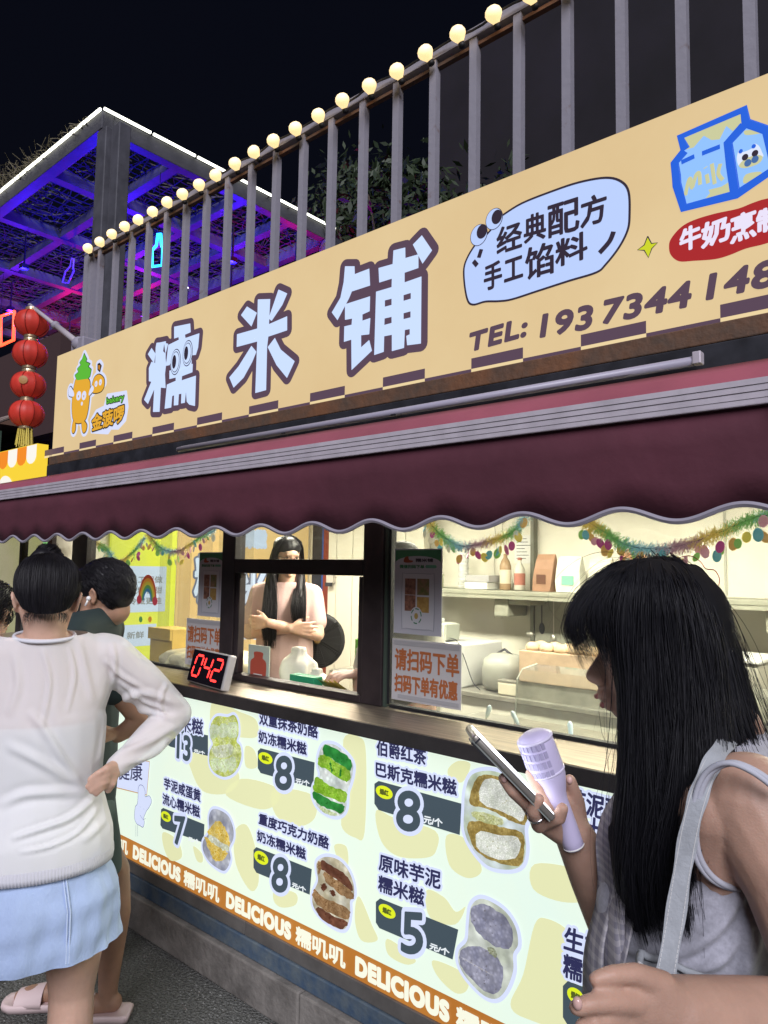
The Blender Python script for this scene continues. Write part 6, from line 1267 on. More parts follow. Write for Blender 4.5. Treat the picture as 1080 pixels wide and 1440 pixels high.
q = MB(); e0 = PB(-.090, -.004, -.008); q.ball(e0, .0085, 10, 8); q.tube([e0, PB(-.096, .012, -.030)], .0038, 8); q.build('white_earpiece', M('earpiece', (.85, .85, .85), .25), B, True)
teal = M('dark_teal_cloth', (.024, .040, .042), .8, bump=(200, .2, .002)); F = Flesh()
F.hull((LB(-.160, -.03, zb+.008), .064), (LB(.160, -.03, zb+.008), .064), (LB(0, -.05, zb+.035), .075), (LB(0, -.02, zb-.18), (.160, .112, .09), RB)); F.hull((LB(0, -.02, zb-.18), (.160, .112, .09), RB), (LB(0, -.02, zb-.60), (.162, .118, .06), RB))
F.chain([(LB(-.18, -.03, zb-.005), .062), (LB(-.18, -.03, zb).lerp(elB, .6), .060)]); F.chain([(LB(.18, -.03, zb-.005), .062), (LB(.21, .0, zb-.16), .060)])
me = F.solid(.008, 5, folds([], .006, 18, 9)); cut(me, [(LB(0, 0, zb+.075), Z3+fB*.2), (LB(0, 0, zb-.64), -Z3)]); link('teal_shirt', me, teal, B, True)
sh_m = M('grey_green_shorts', (.07, .105, .10), .8, bump=(150, .3, .002)); F = Flesh(); F.hull((LB(0, -.02, zb-.56), (.150, .11, .07), RB), (LB(-.085, -.02, .56), (.105, .12, .02), RB)); F.hull((LB(0, -.02, zb-.56), (.150, .11, .07), RB), (LB(.09, .04, .56), (.105, .12, .02), RB)); link('shorts', F.solid(.009, 4, folds([], .006, 20, 6)), sh_m, B, True)
pk = M('pink_foam', (.76, .60, .60), .55)
for c in (ftN+fB*.055, ftF-fB*.04):
    t_ = thing('slide_sandal', 'pale pink foam slide sandal '+('worn on the foot nearest the kiosk' if c is not None and (c-ftN).length < .1 else 'with the toes showing, at the lower left'), 'sandal', (c.x, c.y, 0), 'pair of pink slides') if False else B
    q = MB(); prof = [(-.135, .034), (-.12, .042), (-.06, .041), (0, .043), (.06, .048), (.10, .047), (.128, .034), (.136, .012)]; vs = []
    for z, g in ((.002, .0), (.022, .004), (.030, .001), (.026, -.008)):
        for s_ in (1, -1):
            for y_, w_ in (prof if s_ == 1 else prof[::-1]): vs.append(c+fB*(y_+(g if y_ > 0 else -g))+sB*s_*(w_+g)+Z3*z)
    k_ = len(prof)*2; q.add(vs, [(r*k_+j, r*k_+(j+1) % k_, (r+1)*k_+(j+1) % k_, (r+1)*k_+j) for r in range(3) for j in range(k_)]+[tuple(range(k_))[::-1], tuple(3*k_+j for j in range(k_))])
    so = q.build('slide_sole', pk, B, True); vs = []
    for y_ in (-.01, .02, .055, .085):
        for a_ in np.linspace(0, math.pi, 12): vs.append(c+fB*y_+sB*.050*math.cos(a_)+Z3*(.020+(.062-.25*max(0, y_))*math.sin(a_)))
        for a_ in np.linspace(math.pi, 0, 12): vs.append(c+fB*y_+sB*.045*math.cos(a_)+Z3*(.020+(.057-.25*max(0, y_))*math.sin(a_)))
    MB().add(vs, [(r*24+j, r*24+(j+1) % 24, (r+1)*24+(j+1) % 24, (r+1)*24+j) for r in range(3) for j in range(24)]).build('slide_strap', pk, B, True)

# ---------------------------------------------- person at the far left edge
hC = at(-14, 862, D=2.85); sC, fC, RC = frame((-.5, .86, 0)); Cc = thing('person', 'person with black hair mostly cut off by the left edge', 'person', (hC.x, hC.y, 0))
def LC(x, y, z): return Vector((hC.x, hC.y, 0))+sC*x+fC*y+Z3*z
F = Flesh(); PC, RhC = head_prims(F, hC, fC, R_(12)); zc_ = hC.z-.24
F.chain([(hC-Z3*.05, .056), (LC(0, -.02, zc_+.05), .062)]).hull((LC(-.16, 0, zc_), .044), (LC(.16, 0, zc_), .044), (LC(0, 0, zc_-.2), (.15, .10, .1), RC)).hull((LC(0, 0, zc_-.2), (.15, .10, .1), RC), (LC(0, 0, zc_-.5), (.15, .11, .1), RC))
for k in (-1, 1):
    F.chain([(LC(k*.17, 0, zc_), .045), (LC(k*.2, .02, zc_-.28), .037), (LC(k*.14, .2, zc_-.33), .026)]); hand(F, LC(k*.14, .2, zc_-.33), fC, -Z3, -sC*k); F.chain([(LC(k*.09, 0, zc_-.55), .088), (LC(k*.09, .01, .46), .058), (LC(k*.09, 0, .09), .034)]); F.chain([(LC(k*.09, 0, .05), .036), (LC(k*.09, .16, .03), .028)])
link('body', F.solid(.008, 4), m_skinF, Cc, True); face_details(PC, RhC, Cc)
F = Flesh(); F.hull((PC(0, -.022, .046), (.085, .100, .086), RhC), (PC(0, -.060, -.03), (.075, .055, .06), RhC)); link('hair', F.solid(.007, 3), m_hair, Cc, True); short_hair(Cc, PC, RhC, 900, 9, (.02, .05), lambda v: v.z > -.5 and v.y < .6)
F = Flesh(); F.hull((LC(-.17, 0, zc_), .052), (LC(.17, 0, zc_), .052), (LC(0, 0, zc_+.03), .075), (LC(0, 0, zc_-.2), (.17, .12, .1), RC)).hull((LC(0, 0, zc_-.2), (.17, .12, .1), RC), (LC(0, 0, zc_-.55), (.175, .13, .06), RC)); link('dark_shirt', F.solid(.01, 4, folds([], .006, 18, 2)), M('charcoal_cloth', (.03, .03, .035), .85), Cc, True)
F = Flesh()
for k in (-1, 1): F.chain([(LC(k*.085, 0, zc_-.57), .10), (LC(k*.09, 0, .55), .085)])
link('shorts', F.solid(.01, 3), sh_m, Cc, True)

# ---------------------------------------------- shop assistant with folded arms
hD = at(404, 783, D=4.25); sD, fD, RD = frame((.62, -.78, 0)); Dp = thing('person', 'assistant in pale pink tee with folded arms, glasses and long hair inside the kiosk', 'person', (hD.x, hD.y, .17))
def LD(x, y, z): return Vector((hD.x, hD.y, 0))+sD*x+fD*y+Z3*z
F = Flesh(); PD, RhD = head_prims(F, hD, Vector((.93, -.36, 0)), R_(10), .98); zd = hD.z-.215
F.chain([(hD-Z3*.05-fD*.015, .048), (LD(0, -.02, zd+.05), .055)]).hull((LD(-.15, 0, zd), .042), (LD(.15, 0, zd), .042), (LD(0, 0, zd-.18), (.14, .10, .1), RD)).hull((LD(0, 0, zd-.18), (.14, .10, .1), RD), (LD(0, 0, zd-.5), (.15, .11, .12), RD))
F.chain([(LD(.165, 0, zd-.01), .042), (LD(.20, .06, zd-.23), .038), (LD(-.06, .17, zd-.19), .026)]); hand(F, LD(-.06, .17, zd-.19), -sD+fD*.1, -fD, Z3, (.2, .3, .3)); F.chain([(LD(-.165, 0, zd-.01), .042), (LD(-.20, .06, zd-.23), .038), (LD(.06, .19, zd-.16), .026)]); hand(F, LD(.06, .19, zd-.16), sD-fD*.2, -fD, Z3, (.3, .4, .3))
for k in (-1, 1): F.chain([(LD(k*.085, 0, zd-.57), .09), (LD(k*.09, 0, .60), .06), (LD(k*.09, 0, .26), .04)]); F.chain([(LD(k*.09, 0, .21), .036), (LD(k*.09, .14, .20), .03)])
link('body', F.solid(.006, 4), m_skinF, Dp, True); face_details(PD, RhD, Dp, .98)
pink = M('pale_pink_cotton', (.52, .36, .34), .8, bump=(60, .2, .004)); F = Flesh()
F.hull((LD(-.155, 0, zd+.005), .052), (LD(.155, 0, zd+.005), .052), (LD(0, -.01, zd+.03), .068), (LD(0, .01, zd-.18), (.165, .13, .1), RD)).hull((LD(0, .01, zd-.18), (.165, .13, .1), RD), (LD(0, .01, zd-.52), (.175, .135, .06), RD)).chain([(LD(.16, 0, zd-.0), .056), (LD(.185, .03, zd-.16), .062)]).chain([(LD(-.16, 0, zd-.0), .056), (LD(-.185, .03, zd-.16), .062)])
me = F.solid(.008, 4, folds([], .006, 20, 7)); cut(me, [(LD(0, 0, zd+.07), Z3+fD*.1)]); link('pink_tee', me, pink, Dp, True)
F = Flesh(); F.chain([(LD(k_*.09, 0, zd-.55), .105) for k_ in (-1, 1)])
for k in (-1, 1): F.chain([(LD(k*.085, 0, zd-.57), .105), (LD(k*.09, 0, .30), .07)])
link('light_trousers', F.solid(.012, 3), M('cream_cloth', (.50, .48, .42), .8), Dp, True)
F = Flesh(); F.hull((PD(0, -.012, .062), (.084, .092, .066), RhD), (PD(0, -.055, -.04), (.084, .050, .06), RhD)); F.hull((PD(0, -.045, -.05), (.082, .045, .04), RhD), (LD(0, -.085, zd-.06), (.11, .03, .06), RD))
lk = {-1: [PD(-.078, .0, .02), PD(-.088, .0, -.08), LD(-.095, .075, zd-.02), LD(-.100, .130, zd-.10), LD(-.108, .140, zd-.19)], 1: [PD(.078, .0, .02), PD(.085, .0, -.08), LD(.070, .080, zd-.02), LD(.060, .150, zd-.16), LD(.055, .160, zd-.30)]}
for k in (-1, 1): F.chain(list(zip(lk[k], (.020, .026, .032, .026, .008))))
link('long_hair', F.solid(.006, 4, folds([], .003, 60, 8)), m_hair, Dp, True)
crown = PD(0, .0, .132)
for k in (-1, 1): strands('hair_strands', [[crown, PD(k*.060, .02+w_*.8, .10), PD(k*.090, w_*.8, .02), PD(k*.098, w_, -.08), lk[k][2]+RT*w_+fD*.03, lk[k][3]+RT*w_*1.1+fD*.026, lk[k][4]+RT*w_*.8+fD*.01] for w_ in (-.035, -.012, .012, .035)], 900, Dp, .0012, .005, 16, 3+k, None, lenvar=.1)
q = MB()
for k in (-1, 1): q.tube([PD(k*.031+.020*math.cos(a_), .096, .004+.016*math.sin(a_)) for a_ in np.linspace(0, 6.283, 16)[:-1]], .0014, 5, closed=True); q.tube([PD(k*.051, .094, .008), PD(k*.080, .0, .01)], .0013, 5)
q.tube([PD(-.011, .097, .006), PD(.011, .097, .006)], .0013, 5).build('glasses', m_black, Dp)

# ---------------------------------------------- second worker behind the window post
hE = at(566, 800, D=3.05); sE, fE, RE = frame((-.10, -1, 0)); Ep = thing('person', 'dark haired worker mostly hidden behind the poster and window post', 'person', (hE.x, hE.y, .17))
def LE(x, y, z): return Vector((hE.x, hE.y, 0))+sE*x+fE*y+Z3*z
hE = hE-Z3*.02; F = Flesh(); PE, RhE = head_prims(F, hE, fE, R_(25), .98); ze = hE.z-.25; haE = at(520, 945, D=2.65); 
F.chain([(hE-Z3*.05, .05), (LE(0, -.02, ze+.05), .055)]).hull((LE(-.16, 0, ze), .042), (LE(.16, 0, ze), .042), (LE(0, 0, ze-.18), (.145, .10, .1), RE)).hull((LE(0, 0, ze-.18), (.145, .10, .1), RE), (LE(0, 0, ze-.5), (.155, .11, .12), RE))
haE = at(503, 948, Y=.46); elE = LE(.19, .05, ze-.27); F.chain([(LE(.17, 0, ze), .043), (elE, .037), (haE, .025)]); hand(F, haE, (haE-elE).normalized()*.6+Vector((-.3, -.1, -.5)), Vector((-.2, .1, -1)), Vector((-.5, -.5, 0)), (.3, .5, .4)); F.chain([(LE(-.17, 0, ze), .043), (LE(-.2, .05, ze-.27), .037), (LE(-.12, .22, ze-.32), .025)]); hand(F, LE(-.12, .22, ze-.32), fE-Z3*.2, -Z3, sE)
for k in (-1, 1): F.chain([(LE(k*.085, 0, ze-.57), .09), (LE(k*.09, 0, .60), .06), (LE(k*.09, 0, .26), .04)]); F.chain([(LE(k*.09, 0, .21), .036), (LE(k*.09, .14, .20), .03)])
link('body', F.solid(.006, 4), m_skinF, Ep, True); face_details(PE, RhE, Ep, .98)
F = Flesh(); F.hull((LE(-.16, 0, ze+.005), .052), (LE(.16, 0, ze+.005), .052), (LE(0, -.01, ze+.03), .068), (LE(0, .01, ze-.18), (.165, .13, .1), RE)).hull((LE(0, .01, ze-.18), (.165, .13, .1), RE), (LE(0, .01, ze-.6), (.175, .135, .06), RE)).chain([(LE(.165, 0, ze), .056), (LE(.185, .03, ze-.16), .060)]).chain([(LE(-.165, 0, ze), .056), (LE(-.185, .03, ze-.16), .060)])
link('cream_shirt', cut(F.solid(.009, 4, folds([], .006, 20, 11)), [(LE(0, 0, ze+.07), Z3)]), M('cream_cloth', (.50, .48, .42), .8), Ep, True)
F = Flesh(); [F.chain([(LE(k*.085, 0, ze-.57), .105), (LE(k*.09, 0, .30), .07)]) for k in (-1, 1)]; link('dark_trousers', F.solid(.012, 3), M('charcoal_cloth', (.03, .03, .035), .85), Ep, True)
F = Flesh(); F.hull((PE(0, -.02, .046), (.082, .094, .078), RhE), (PE(0, -.05, -.02), (.074, .055, .05), RhE)); link('hair', F.solid(.007, 3), m_hair, Ep, True)
F = Flesh(); F.e(PE(0, -.010, .060), (.086, .100, .078), RhE); link('hair_crown', F.solid(.006, 3), M('hazy_hair', (.05, .05, .052), .6), Ep, True)  # greyer than the hair below: haze of the window painted into its colour
# ---------------------------------------------- dark haired woman in the foreground
G = lambda x, y, d: at(x, y, D=d)
hR = G(930, 885, .985); sR, fR, RR = frame((-.95, -.32, 0))
Rp = thing('person', 'young woman with long black hair in grey sleeveless top looking at her phone', 'person', (hR.x, hR.y, 0))
cR = G(990, 1150, .955)
def LR(x, y, z): return Vector((cR.x, cR.y, 0))+sR*x+fR*y+Z3*z
F = Flesh(); zr = 1.345
# skull and profile
F.e(G(926, 880, .985), (.072, .086, .092), RR)
F.hull((G(888, 905, .985), (.060, .040, .060), RR), (G(895, 950, .985), (.052, .038, .045), RR), (G(880, 870, .985), (.058, .04, .04), RR))
F.hull((G(873, 997, .985), .013), (G(880, 985, .985), (.030, .016, .018), RR), (G(930, 975, .985), (.050, .018, .02), RR), (G(905, 940, .985), (.055, .03, .03), RR))
F.hull((G(850, 922, .985), .0080), (G(834, 950, .985), .0100), (G(845, 957, .994), .0075), (G(845, 957, .976), .0075), (G(868, 930, .985), .016))
F.chain([(G(850, 975, .985), .0105), (G(862, 966, .985), .015)]); F.hull((G(847, 979, .992), .0062), (G(847, 979, .978), .0062), (G(862, 975, .985), .016)); F.hull((G(856, 992, .991), .0068), (G(856, 992, .979), .0068), (G(872, 985, .985), .018))
F.hull((G(854, 912, .985), .013), (G(862, 905, 1.01), .013), (G(862, 905, .96), .013))
F.chain([(G(950, 950, .985), .052), (LR(0, -.02, zr+.045), .056)])
# trunk
F.hull((LR(-.155, -.01, zr-.012), .042), (LR(.155, -.01, zr-.012), .042), (LR(0, -.02, zr+.03), .058), (LR(0, .0, zr-.17), (.125, .096, .09), RR)); F.hull((LR(0, .0, zr-.17), (.125, .096, .09), RR), (LR(0, .0, zr-.36), (.112, .085, .06), RR)); F.hull((LR(0, .0, zr-.36), (.112, .085, .06), RR), (LR(0, -.02, zr-.55), (.16, .12, .09), RR))
for k in (-1, 1):
    F.e(LR(k*.055, .060, zr-.165), .044); F.chain([(LR(k*.085, -.01, zr-.57), .09), (LR(k*.09, .01, .46), .058), (LR(k*.09, 0, .34), .054), (LR(k*.09, -.01, .09), .034)]); F.chain([(LR(k*.09, 0, .05), .036), (LR(k*.09, .15, .03), .026)])
# near arm: shoulder, elbow behind, forearm coming forward along the bottom
F.chain([(G(1055, 1132, .805), .057), (G(1115, 1240, .765), .051), (G(1185, 1445, .70), .040)]); F.chain([(G(1185, 1445, .70), .040), (G(1060, 1442, .655), .039), (G(955, 1425, .625), .029)])
F.hull((G(1048, 1122, .82), .050), (LR(-.10, -.02, zr-.03), .045), (LR(-.115, -.02, zr-.09), .035))
n1 = [(890, 1405, .615), (882, 1432, .62), (890, 1465, .63)]
F.hull((G(955, 1425, .625), .026), (G(905, 1402, .612), .0100), (G(892, 1418, .606), .0115), (G(898, 1462, .62), .012), (G(925, 1392, .615), .015))
F.chain([(G(932, 1388, .615), .0130), (G(893, 1369, .606), .0086), (G(860, 1371, .600), .0076), (G(838, 1377, .598), .0062)])
F.chain([(G(895, 1410, .603), .0100), (G(852, 1409, .592), .0085), (G(828, 1412, .588), .0077), (G(811, 1417, .588), .0066)])
F.chain([(G(893, 1440, .606), .0100), (G(856, 1434, .594), .0088), (G(833, 1438, .590), .0078), (G(819, 1444, .590), .0066)])
F.chain([(G(895, 1468, .612), .0098), (G(862, 1464, .60), .0085), (G(838, 1470, .60), .007)])
# far arm raised with phone and fan
elF = G(868, 1310, 1.03); wrF = G(806, 1172, .975)
F.chain([(LR(.16, -.01, zr-.02), .044), (elF, .038), (G(838, 1235, 1.0), .036), (wrF, .026)])
F.hull((wrF, .024), (G(762, 1150, .955), .017), (G(742, 1128, .94), .011), (G(808, 1145, .985), .015), (G(778, 1122, .965), .012))
F.chain([(G(745, 1132, .94), .0105), (G(722, 1112, .93), .0093), (G(709, 1095, .935), .0080)])
F.chain([(G(758, 1160, .94), .0105), (G(751, 1141, .922), .0095), (G(757, 1124, .915), .0078)])
F.chain([(G(768, 1130, .955), .0105), (G(756, 1106, .945), .0092), (G(747, 1088, .95), .0078)])
F.chain([(G(768, 1156, .94), .0100), (G(786, 1150, .925), .0090), (G(791, 1137, .920), .0076)])
F.chain([(G(815, 1162, .985), .0120), (G(812, 1130, .980), .0105), (G(801, 1098, .970), .0088)])
mskR = M('dusky_skin', (.46, .285, .215), .5, sss=.22, var=(16, .12), bump=(420, .35, .0012))
link('body', F.solid(.0028, 3), mskR, Rp, True)
q = MB(); q.tube([G(845, 977, .992), G(839.5, 979, .985), G(845, 977, .978)], [.002, .0042, .002], 8); q.tube([G(853, 991, .991), G(848, 991, .985), G(853, 991, .979)], [.0025, .005, .0025], 8); q.build('lips', M('rosy_lips', (.42, .14, .13), .3), Rp, True)
q = MB()
for k in (-1, 1): q.tube([G(852, 922, .985+k*.02), G(860, 927, .985+k*.032), G(872, 925, .985+k*.042)], .0016, 5)
q.build('lowered_lashes', m_hair, Rp); q = MB(); q.tube([G(842, 1000, .99), G(846, 1030, .985), G(850, 1040, .985)], .0004, 3).build('stray_hair', m_hair, Rp)
for (x, y, d, nm) in ((801, 1097, .962, 0), (709, 1095, .927, 0), (812, 1411, .5815, 0)): MB().ball(G(x, y, d), (.0042, .0036, .0052), 10, 7).build('nail', M('nail_gloss', (.62, .40, .36), .15), Rp, True)
a_ = (G(751, 1141, .922)-G(758, 1160, .94)).normalized(); MB().lathe([(.0108, -.002), (.0116, -.002), (.0116, .002), (.0108, .002)], 20, axis=a_, loc=G(753, 1146, .927)).build('ring', M('silver_ring', (.8, .8, .82), .15, 1), Rp, True)
# hair: a solid mass beneath, many fine strands over it
gd = [
 [(900, 794, .985), (860, 800, .975), (815, 838, .965), (799, 880, .955), (806, 905, .95), (816, 935, .95)],
 [(900, 794, .985), (862, 802, .955), (822, 848, .94), (806, 885, .93), (818, 912, .93), (832, 935, .935)],
 [(901, 794, .985), (868, 810, .93), (838, 850, .915), (836, 885, .91), (846, 915, .91), (858, 942, .91)],
 [(902, 794, .985), (872, 812, .92), (852, 850, .905), (854, 890, .90), (862, 925, .903), (868, 950, .91)],
 [(903, 794, .985), (876, 815, .92), (872, 880, .90), (888, 960, .90), (890, 1060, .885), (876, 1180, .875), (884, 1290, .87)],
 [(906, 792, .985), (898, 820, .905), (892, 900, .89), (895, 1000, .875), (892, 1120, .86), (885, 1230, .852), (908, 1318, .85)],
 [(912, 790, .985), (916, 822, .90), (918, 900, .885), (922, 1000, .865), (925, 1120, .84), (920, 1230, .83), (935, 1325, .835)],
 [(920, 788, .985), (938, 825, .90), (950, 900, .88), (955, 1000, .858), (955, 1110, .83), (940, 1220, .82), (952, 1310, .825)],
 [(932, 788, .985), (962, 825, .915), (980, 900, .885), (988, 990, .865), (985, 1080, .825), (968, 1180, .81), (970, 1300, .815)],
 [(944, 790, .985), (982, 828, .945), (1005, 900, .905), (1018, 980, .885), (1030, 1050, .86), (1062, 1100, .87), (1110, 1150, .92)],
 [(954, 793, .985), (995, 830, .98), (1022, 895, .96), (1042, 970, .94), (1062, 1030, .93), (1095, 1090, .96), (1130, 1160, 1.0)],
 [(958, 796, .99), (992, 828, 1.02), (1022, 895, 1.03), (1044, 970, 1.03), (1066, 1030, 1.03), (1100, 1100, 1.04), (1135, 1180, 1.05)]]
gw = [[G(*p) for p in g] for g in gd]
F = Flesh(); F.hull((G(926, 872, .985), (.082, .094, .084), RR), (G(965, 950, .985), (.080, .066, .08), RR), (G(905, 850, .985), (.066, .062, .052), RR))
back = FW*.022
for g, rr in zip(gw[4:], (.012, .018, .020, .020, .018, .018, .018, .02)):
    pts = [Vector(p) for p in catmull([tuple(x) for x in g], 3, False)]
    pts = pts[2:]
    F.chain([(p+back*.8, rr*(1-.55*(i/len(pts))**3)) for i, p in enumerate(pts)])
for a, b in zip(gw[4:-1], gw[5:]):
    for i in range(1, 6):
        if i < len(a)-1 and i < len(b)-1 and i+1 < len(a) and i+1 < len(b): F.hull((a[i]+back, .012), (b[i]+back, .012), (a[i+1]+back, .011 if i < 4 else .006), (b[i+1]+back, .011 if i < 4 else .006))
link('hair_mass', F.solid(.004, 6), M('hair_underlayer', (.006, .006, .008), .75, spec=.2), Rp, True)
m_st = M('black_hair_strands', (.008, .008, .012), .52, spec=.35)
strands('hair_strands', gw[4:], 9500, Rp, .00052, .0048, 26, 21, m_st, clump=.8, lenvar=.13, wave=.007)
strands('overlay_strands', gw[4:10], 900, Rp, .00060, .0110, 26, 27, m_st, clump=.5, lenvar=.16, wave=.012)
strands('cheek_strands', [[G(868, 880, .92), G(862, 930, .925), G(872, 980, .92), G(880, 1040, .91)], [G(872, 880, .91), G(872, 940, .91), G(880, 1000, .91), G(884, 1060, .90)]], 130, Rp, .0004, .0035, 16, 28, m_st)
strands('fringe_strands', gw[:4], 1500, Rp, .00046, .0055, 20, 22, m_st, clump=.9, lenvar=.22, tip=.1)
strands('loose_strands', [[G(938, 789, .985), G(1000, 832, .98), G(1032, 900, .95), G(1055, 980, .94), G(1090, 1060, .93), G(1130, 1150, .93)], [G(938, 789, .985), G(1000, 835, .95), G(1040, 920, .92), G(1068, 1010, .91), G(1085, 1060, .90), G(1120, 1110, .9)]], 60, Rp, .0004, .012, 22, 23, m_st)
strands('flyaway_strands', gw[1:], 220, Rp, .00028, .016, 26, 29, m_st, lenvar=.3, wave=.02)
strands('wisp_strands', [[G(960, 1180, .80), G(962, 1240, .80), G(968, 1290, .80), G(972, 1322, .80)], [G(952, 1180, .80), G(950, 1240, .80), G(958, 1285, .80), G(966, 1312, .80)]], 160, Rp, .0005, .002, 14, 24, m_st)
# grey sleeveless top
m_vest = M('heather_grey_jersey', (.36, .36, .42), .85, var=(160, .18, .3, .7), bump=(380, .35, .001), sheen=.25)
F = Flesh()
F.hull((LR(-.122, -.010, zr+.002), .046), (LR(.122, -.010, zr+.002), .046), (LR(0, -.03, zr+.015), .062), (LR(0, .0, zr-.16), (.168, .116, .095), RR)); F.hull((LR(0, .0, zr-.16), (.168, .118, .095), RR), (LR(0, .0, zr-.36), (.150, .116, .06), RR)); F.hull((LR(0, .0, zr-.36), (.150, .116, .06), RR), (LR(0, -.02, zr-.60), (.178, .138, .06), RR))
F.e(LR(-.065, .074, zr-.168), .058); F.e(LR(.060, .066, zr-.168), .046)
F.hull((LR(-.065, .074, zr-.168), .057), (LR(.060, .066, zr-.168), .045), (LR(0, .02, zr-.36), (.12, .10, .03), RR))
GT = lambda x, y, d=.82: tuple(G(x, y, d))
fl = [([GT(1045, 1255), GT(1015, 1300), GT(960, 1340), GT(900, 1352)], .009, .008), ([GT(1060, 1290), GT(1020, 1345), GT(960, 1365), GT(900, 1370)], .008, .007), ([GT(860, 1290, .86), GT(885, 1320, .84), GT(930, 1320, .82)], .010, .009), ([GT(865, 1330, .86), GT(900, 1340, .84), GT(950, 1330, .82)], .007, .006),
      ([GT(1048, 1260), GT(1052, 1310), GT(1045, 1370)], .004, .004), ([GT(985, 1240), GT(960, 1275), GT(925, 1300)], .009, .006), ([GT(1075, 1280), GT(1060, 1330), GT(1040, 1400)], .010, .007)]
me = F.solid(.005, 5, folds(fl, .0035, 20, 12, .82)); cut(me, [(LR(0, -.02, zr+.048), Z3+fR*.25), (LR(0, 0, zr-.63), -Z3)])
link('grey_top', me, m_vest, Rp, True)
tr_ = [Vector(p) for p in catmull([tuple(G(*p)) for p in ((1100, 1112, .735), (1065, 1086, .745), (1030, 1073, .758), (1002, 1084, .772), (986, 1112, .778), (979, 1155, .780), (981, 1195, .782), (994, 1224, .785), (1016, 1243, .79), (1048, 1253, .80), (1080, 1262, .82))], 6, False)]
q = MB()
for off, r_ in ((0, .0036), (.005, .0030)): q.tube([p+Vector((0, 0, 0))+RT*off*(-1) for p in tr_], r_, 8)
q.build('armhole_binding', M('pale_grey_binding', (.46, .47, .54), .8, bump=(300, .3, .001)), Rp, True)
q = MB(); [q.tube([G(925, 1030, .86)+FW*.0, G(1000, 1066, .79), G(1040, 1052, .80), G(1090, 1020, .86)], .003, 6)]; 
# ------------ tote bag with its strap
m_bagg = M('grey_canvas_bag', (.33, .35, .38), .85, var=(60, .12), bump=(260, .5, .002)); tb = thing('tote_bag', 'pale grey canvas tote bag with a stitched shoulder strap hanging at her side', 'bag', G(990, 1500, .72))
sp_ = [Vector(p) for p in catmull([tuple(G(*p)) for p in ((1025, 1040, .86), (1008, 1062, .81), (990, 1098, .785), (975, 1145, .775), (962, 1210, .768), (948, 1300, .75), (932, 1400, .72), (928, 1450, .71))], 8, False)]
vs = []; 
for i, p in enumerate(sp_):
    t = (sp_[min(i+1, len(sp_)-1)]-sp_[max(i-1, 0)]).normalized(); nrm = (CAM-p).normalized(); w_ = t.cross(nrm).normalized()*(.0095+.0008*math.sin(i*.7)); nrm = w_.cross(t).normalized()*.0022
    if nrm.dot(CAM-p) < 0: nrm = -nrm
    vs += [p-w_-nrm, p+w_-nrm, p+w_+nrm, p-w_+nrm]
L_ = len(sp_); MB().add(vs, [(i*4+j, i*4+(j+1) % 4, (i+1)*4+(j+1) % 4, (i+1)*4+j) for i in range(L_-1) for j in range(4)]+[(0, 1, 2, 3), ((L_-1)*4+3, (L_-1)*4+2, (L_-1)*4+1, (L_-1)*4)]).build('strap', m_bagg, tb)
q = MB()
for e_ in (-1, 1):
    for i in range(1, L_-1):
        p = sp_[i]; t = (sp_[i+1]-sp_[i-1]).normalized(); nrm = (CAM-p).normalized(); w_ = t.cross(nrm).normalized()
        for u in (.15, .65): c = p.lerp(sp_[i+1], u)+w_*e_*.0072+nrm*.0024; q.tube([c-t*.0017, c+t*.0017], .0005, 4)
q.build('stitching', M('pale_thread', (.62, .62, .62), .7), tb)
c0 = LR(-.235, -.08, 0); vs = []; nn, mm = 40, 10
zt_ = G(960, 1412, .70).z
for k in range(mm+1):
    t = k/mm
    for j in range(nn):
        a = 2*math.pi*j/nn; ce, se = math.cos(a), math.sin(a); sx = .045*(1 if k else .8)*abs(se)**.5*np.sign(se); sy = .15*abs(ce)**.5*np.sign(ce)
        vs.append(c0+sR*(sx+.004*math.sin(a*9+t*5))+fR*(sy+.004*math.sin(t*9+a))+Z3*(zt_-.33*t+.010*math.cos(a*2)*(1-t)))
MB().add(vs, [(k*nn+j, k*nn+(j+1) % nn, (k+1)*nn+(j+1) % nn, (k+1)*nn+j) for k in range(mm) for j in range(nn)]+[tuple(mm*nn+j for j in range(nn))]).build('bag_body', m_bagg, tb, True)
MB().tube(vs[:nn], .004, 6, closed=True).build('bag_rim', m_bagg, tb, True)
pp = thing('paper_slip', 'white paper slip sticking out of the tote bag behind the strap', 'paper', G(905, 1370, .68)); a, b, c, d = G(898, 1352, .70), G(922, 1368, .69), G(928, 1402, .69), G(895, 1392, .70); MB().add([a, b, c, d]+[p+FW*.001 for p in (a, b, c, d)], [(0, 1, 2, 3), (7, 6, 5, 4), (0, 4, 5, 1), (1, 5, 6, 2), (2, 6, 7, 3), (3, 7, 4, 0)]).build('paper_sheet', M('paper_white', (.75, .75, .75), .6), pp)
pp = thing('paper_slip', 'second white paper corner poking up at the right side of the tote bag', 'paper', G(1015, 1395, .68)); a, b, c, d = G(1003, 1395, .69), G(1012, 1386, .69), G(1028, 1402, .69), G(1020, 1410, .69); MB().add([a, b, c, d]+[p+FW*.001 for p in (a, b, c, d)], [(0, 1, 2, 3), (7, 6, 5, 4), (0, 4, 5, 1), (1, 5, 6, 2), (2, 6, 7, 3), (3, 7, 4, 0)]).build('paper_sheet', M('paper_white', (.75, .75, .75), .6), pp)
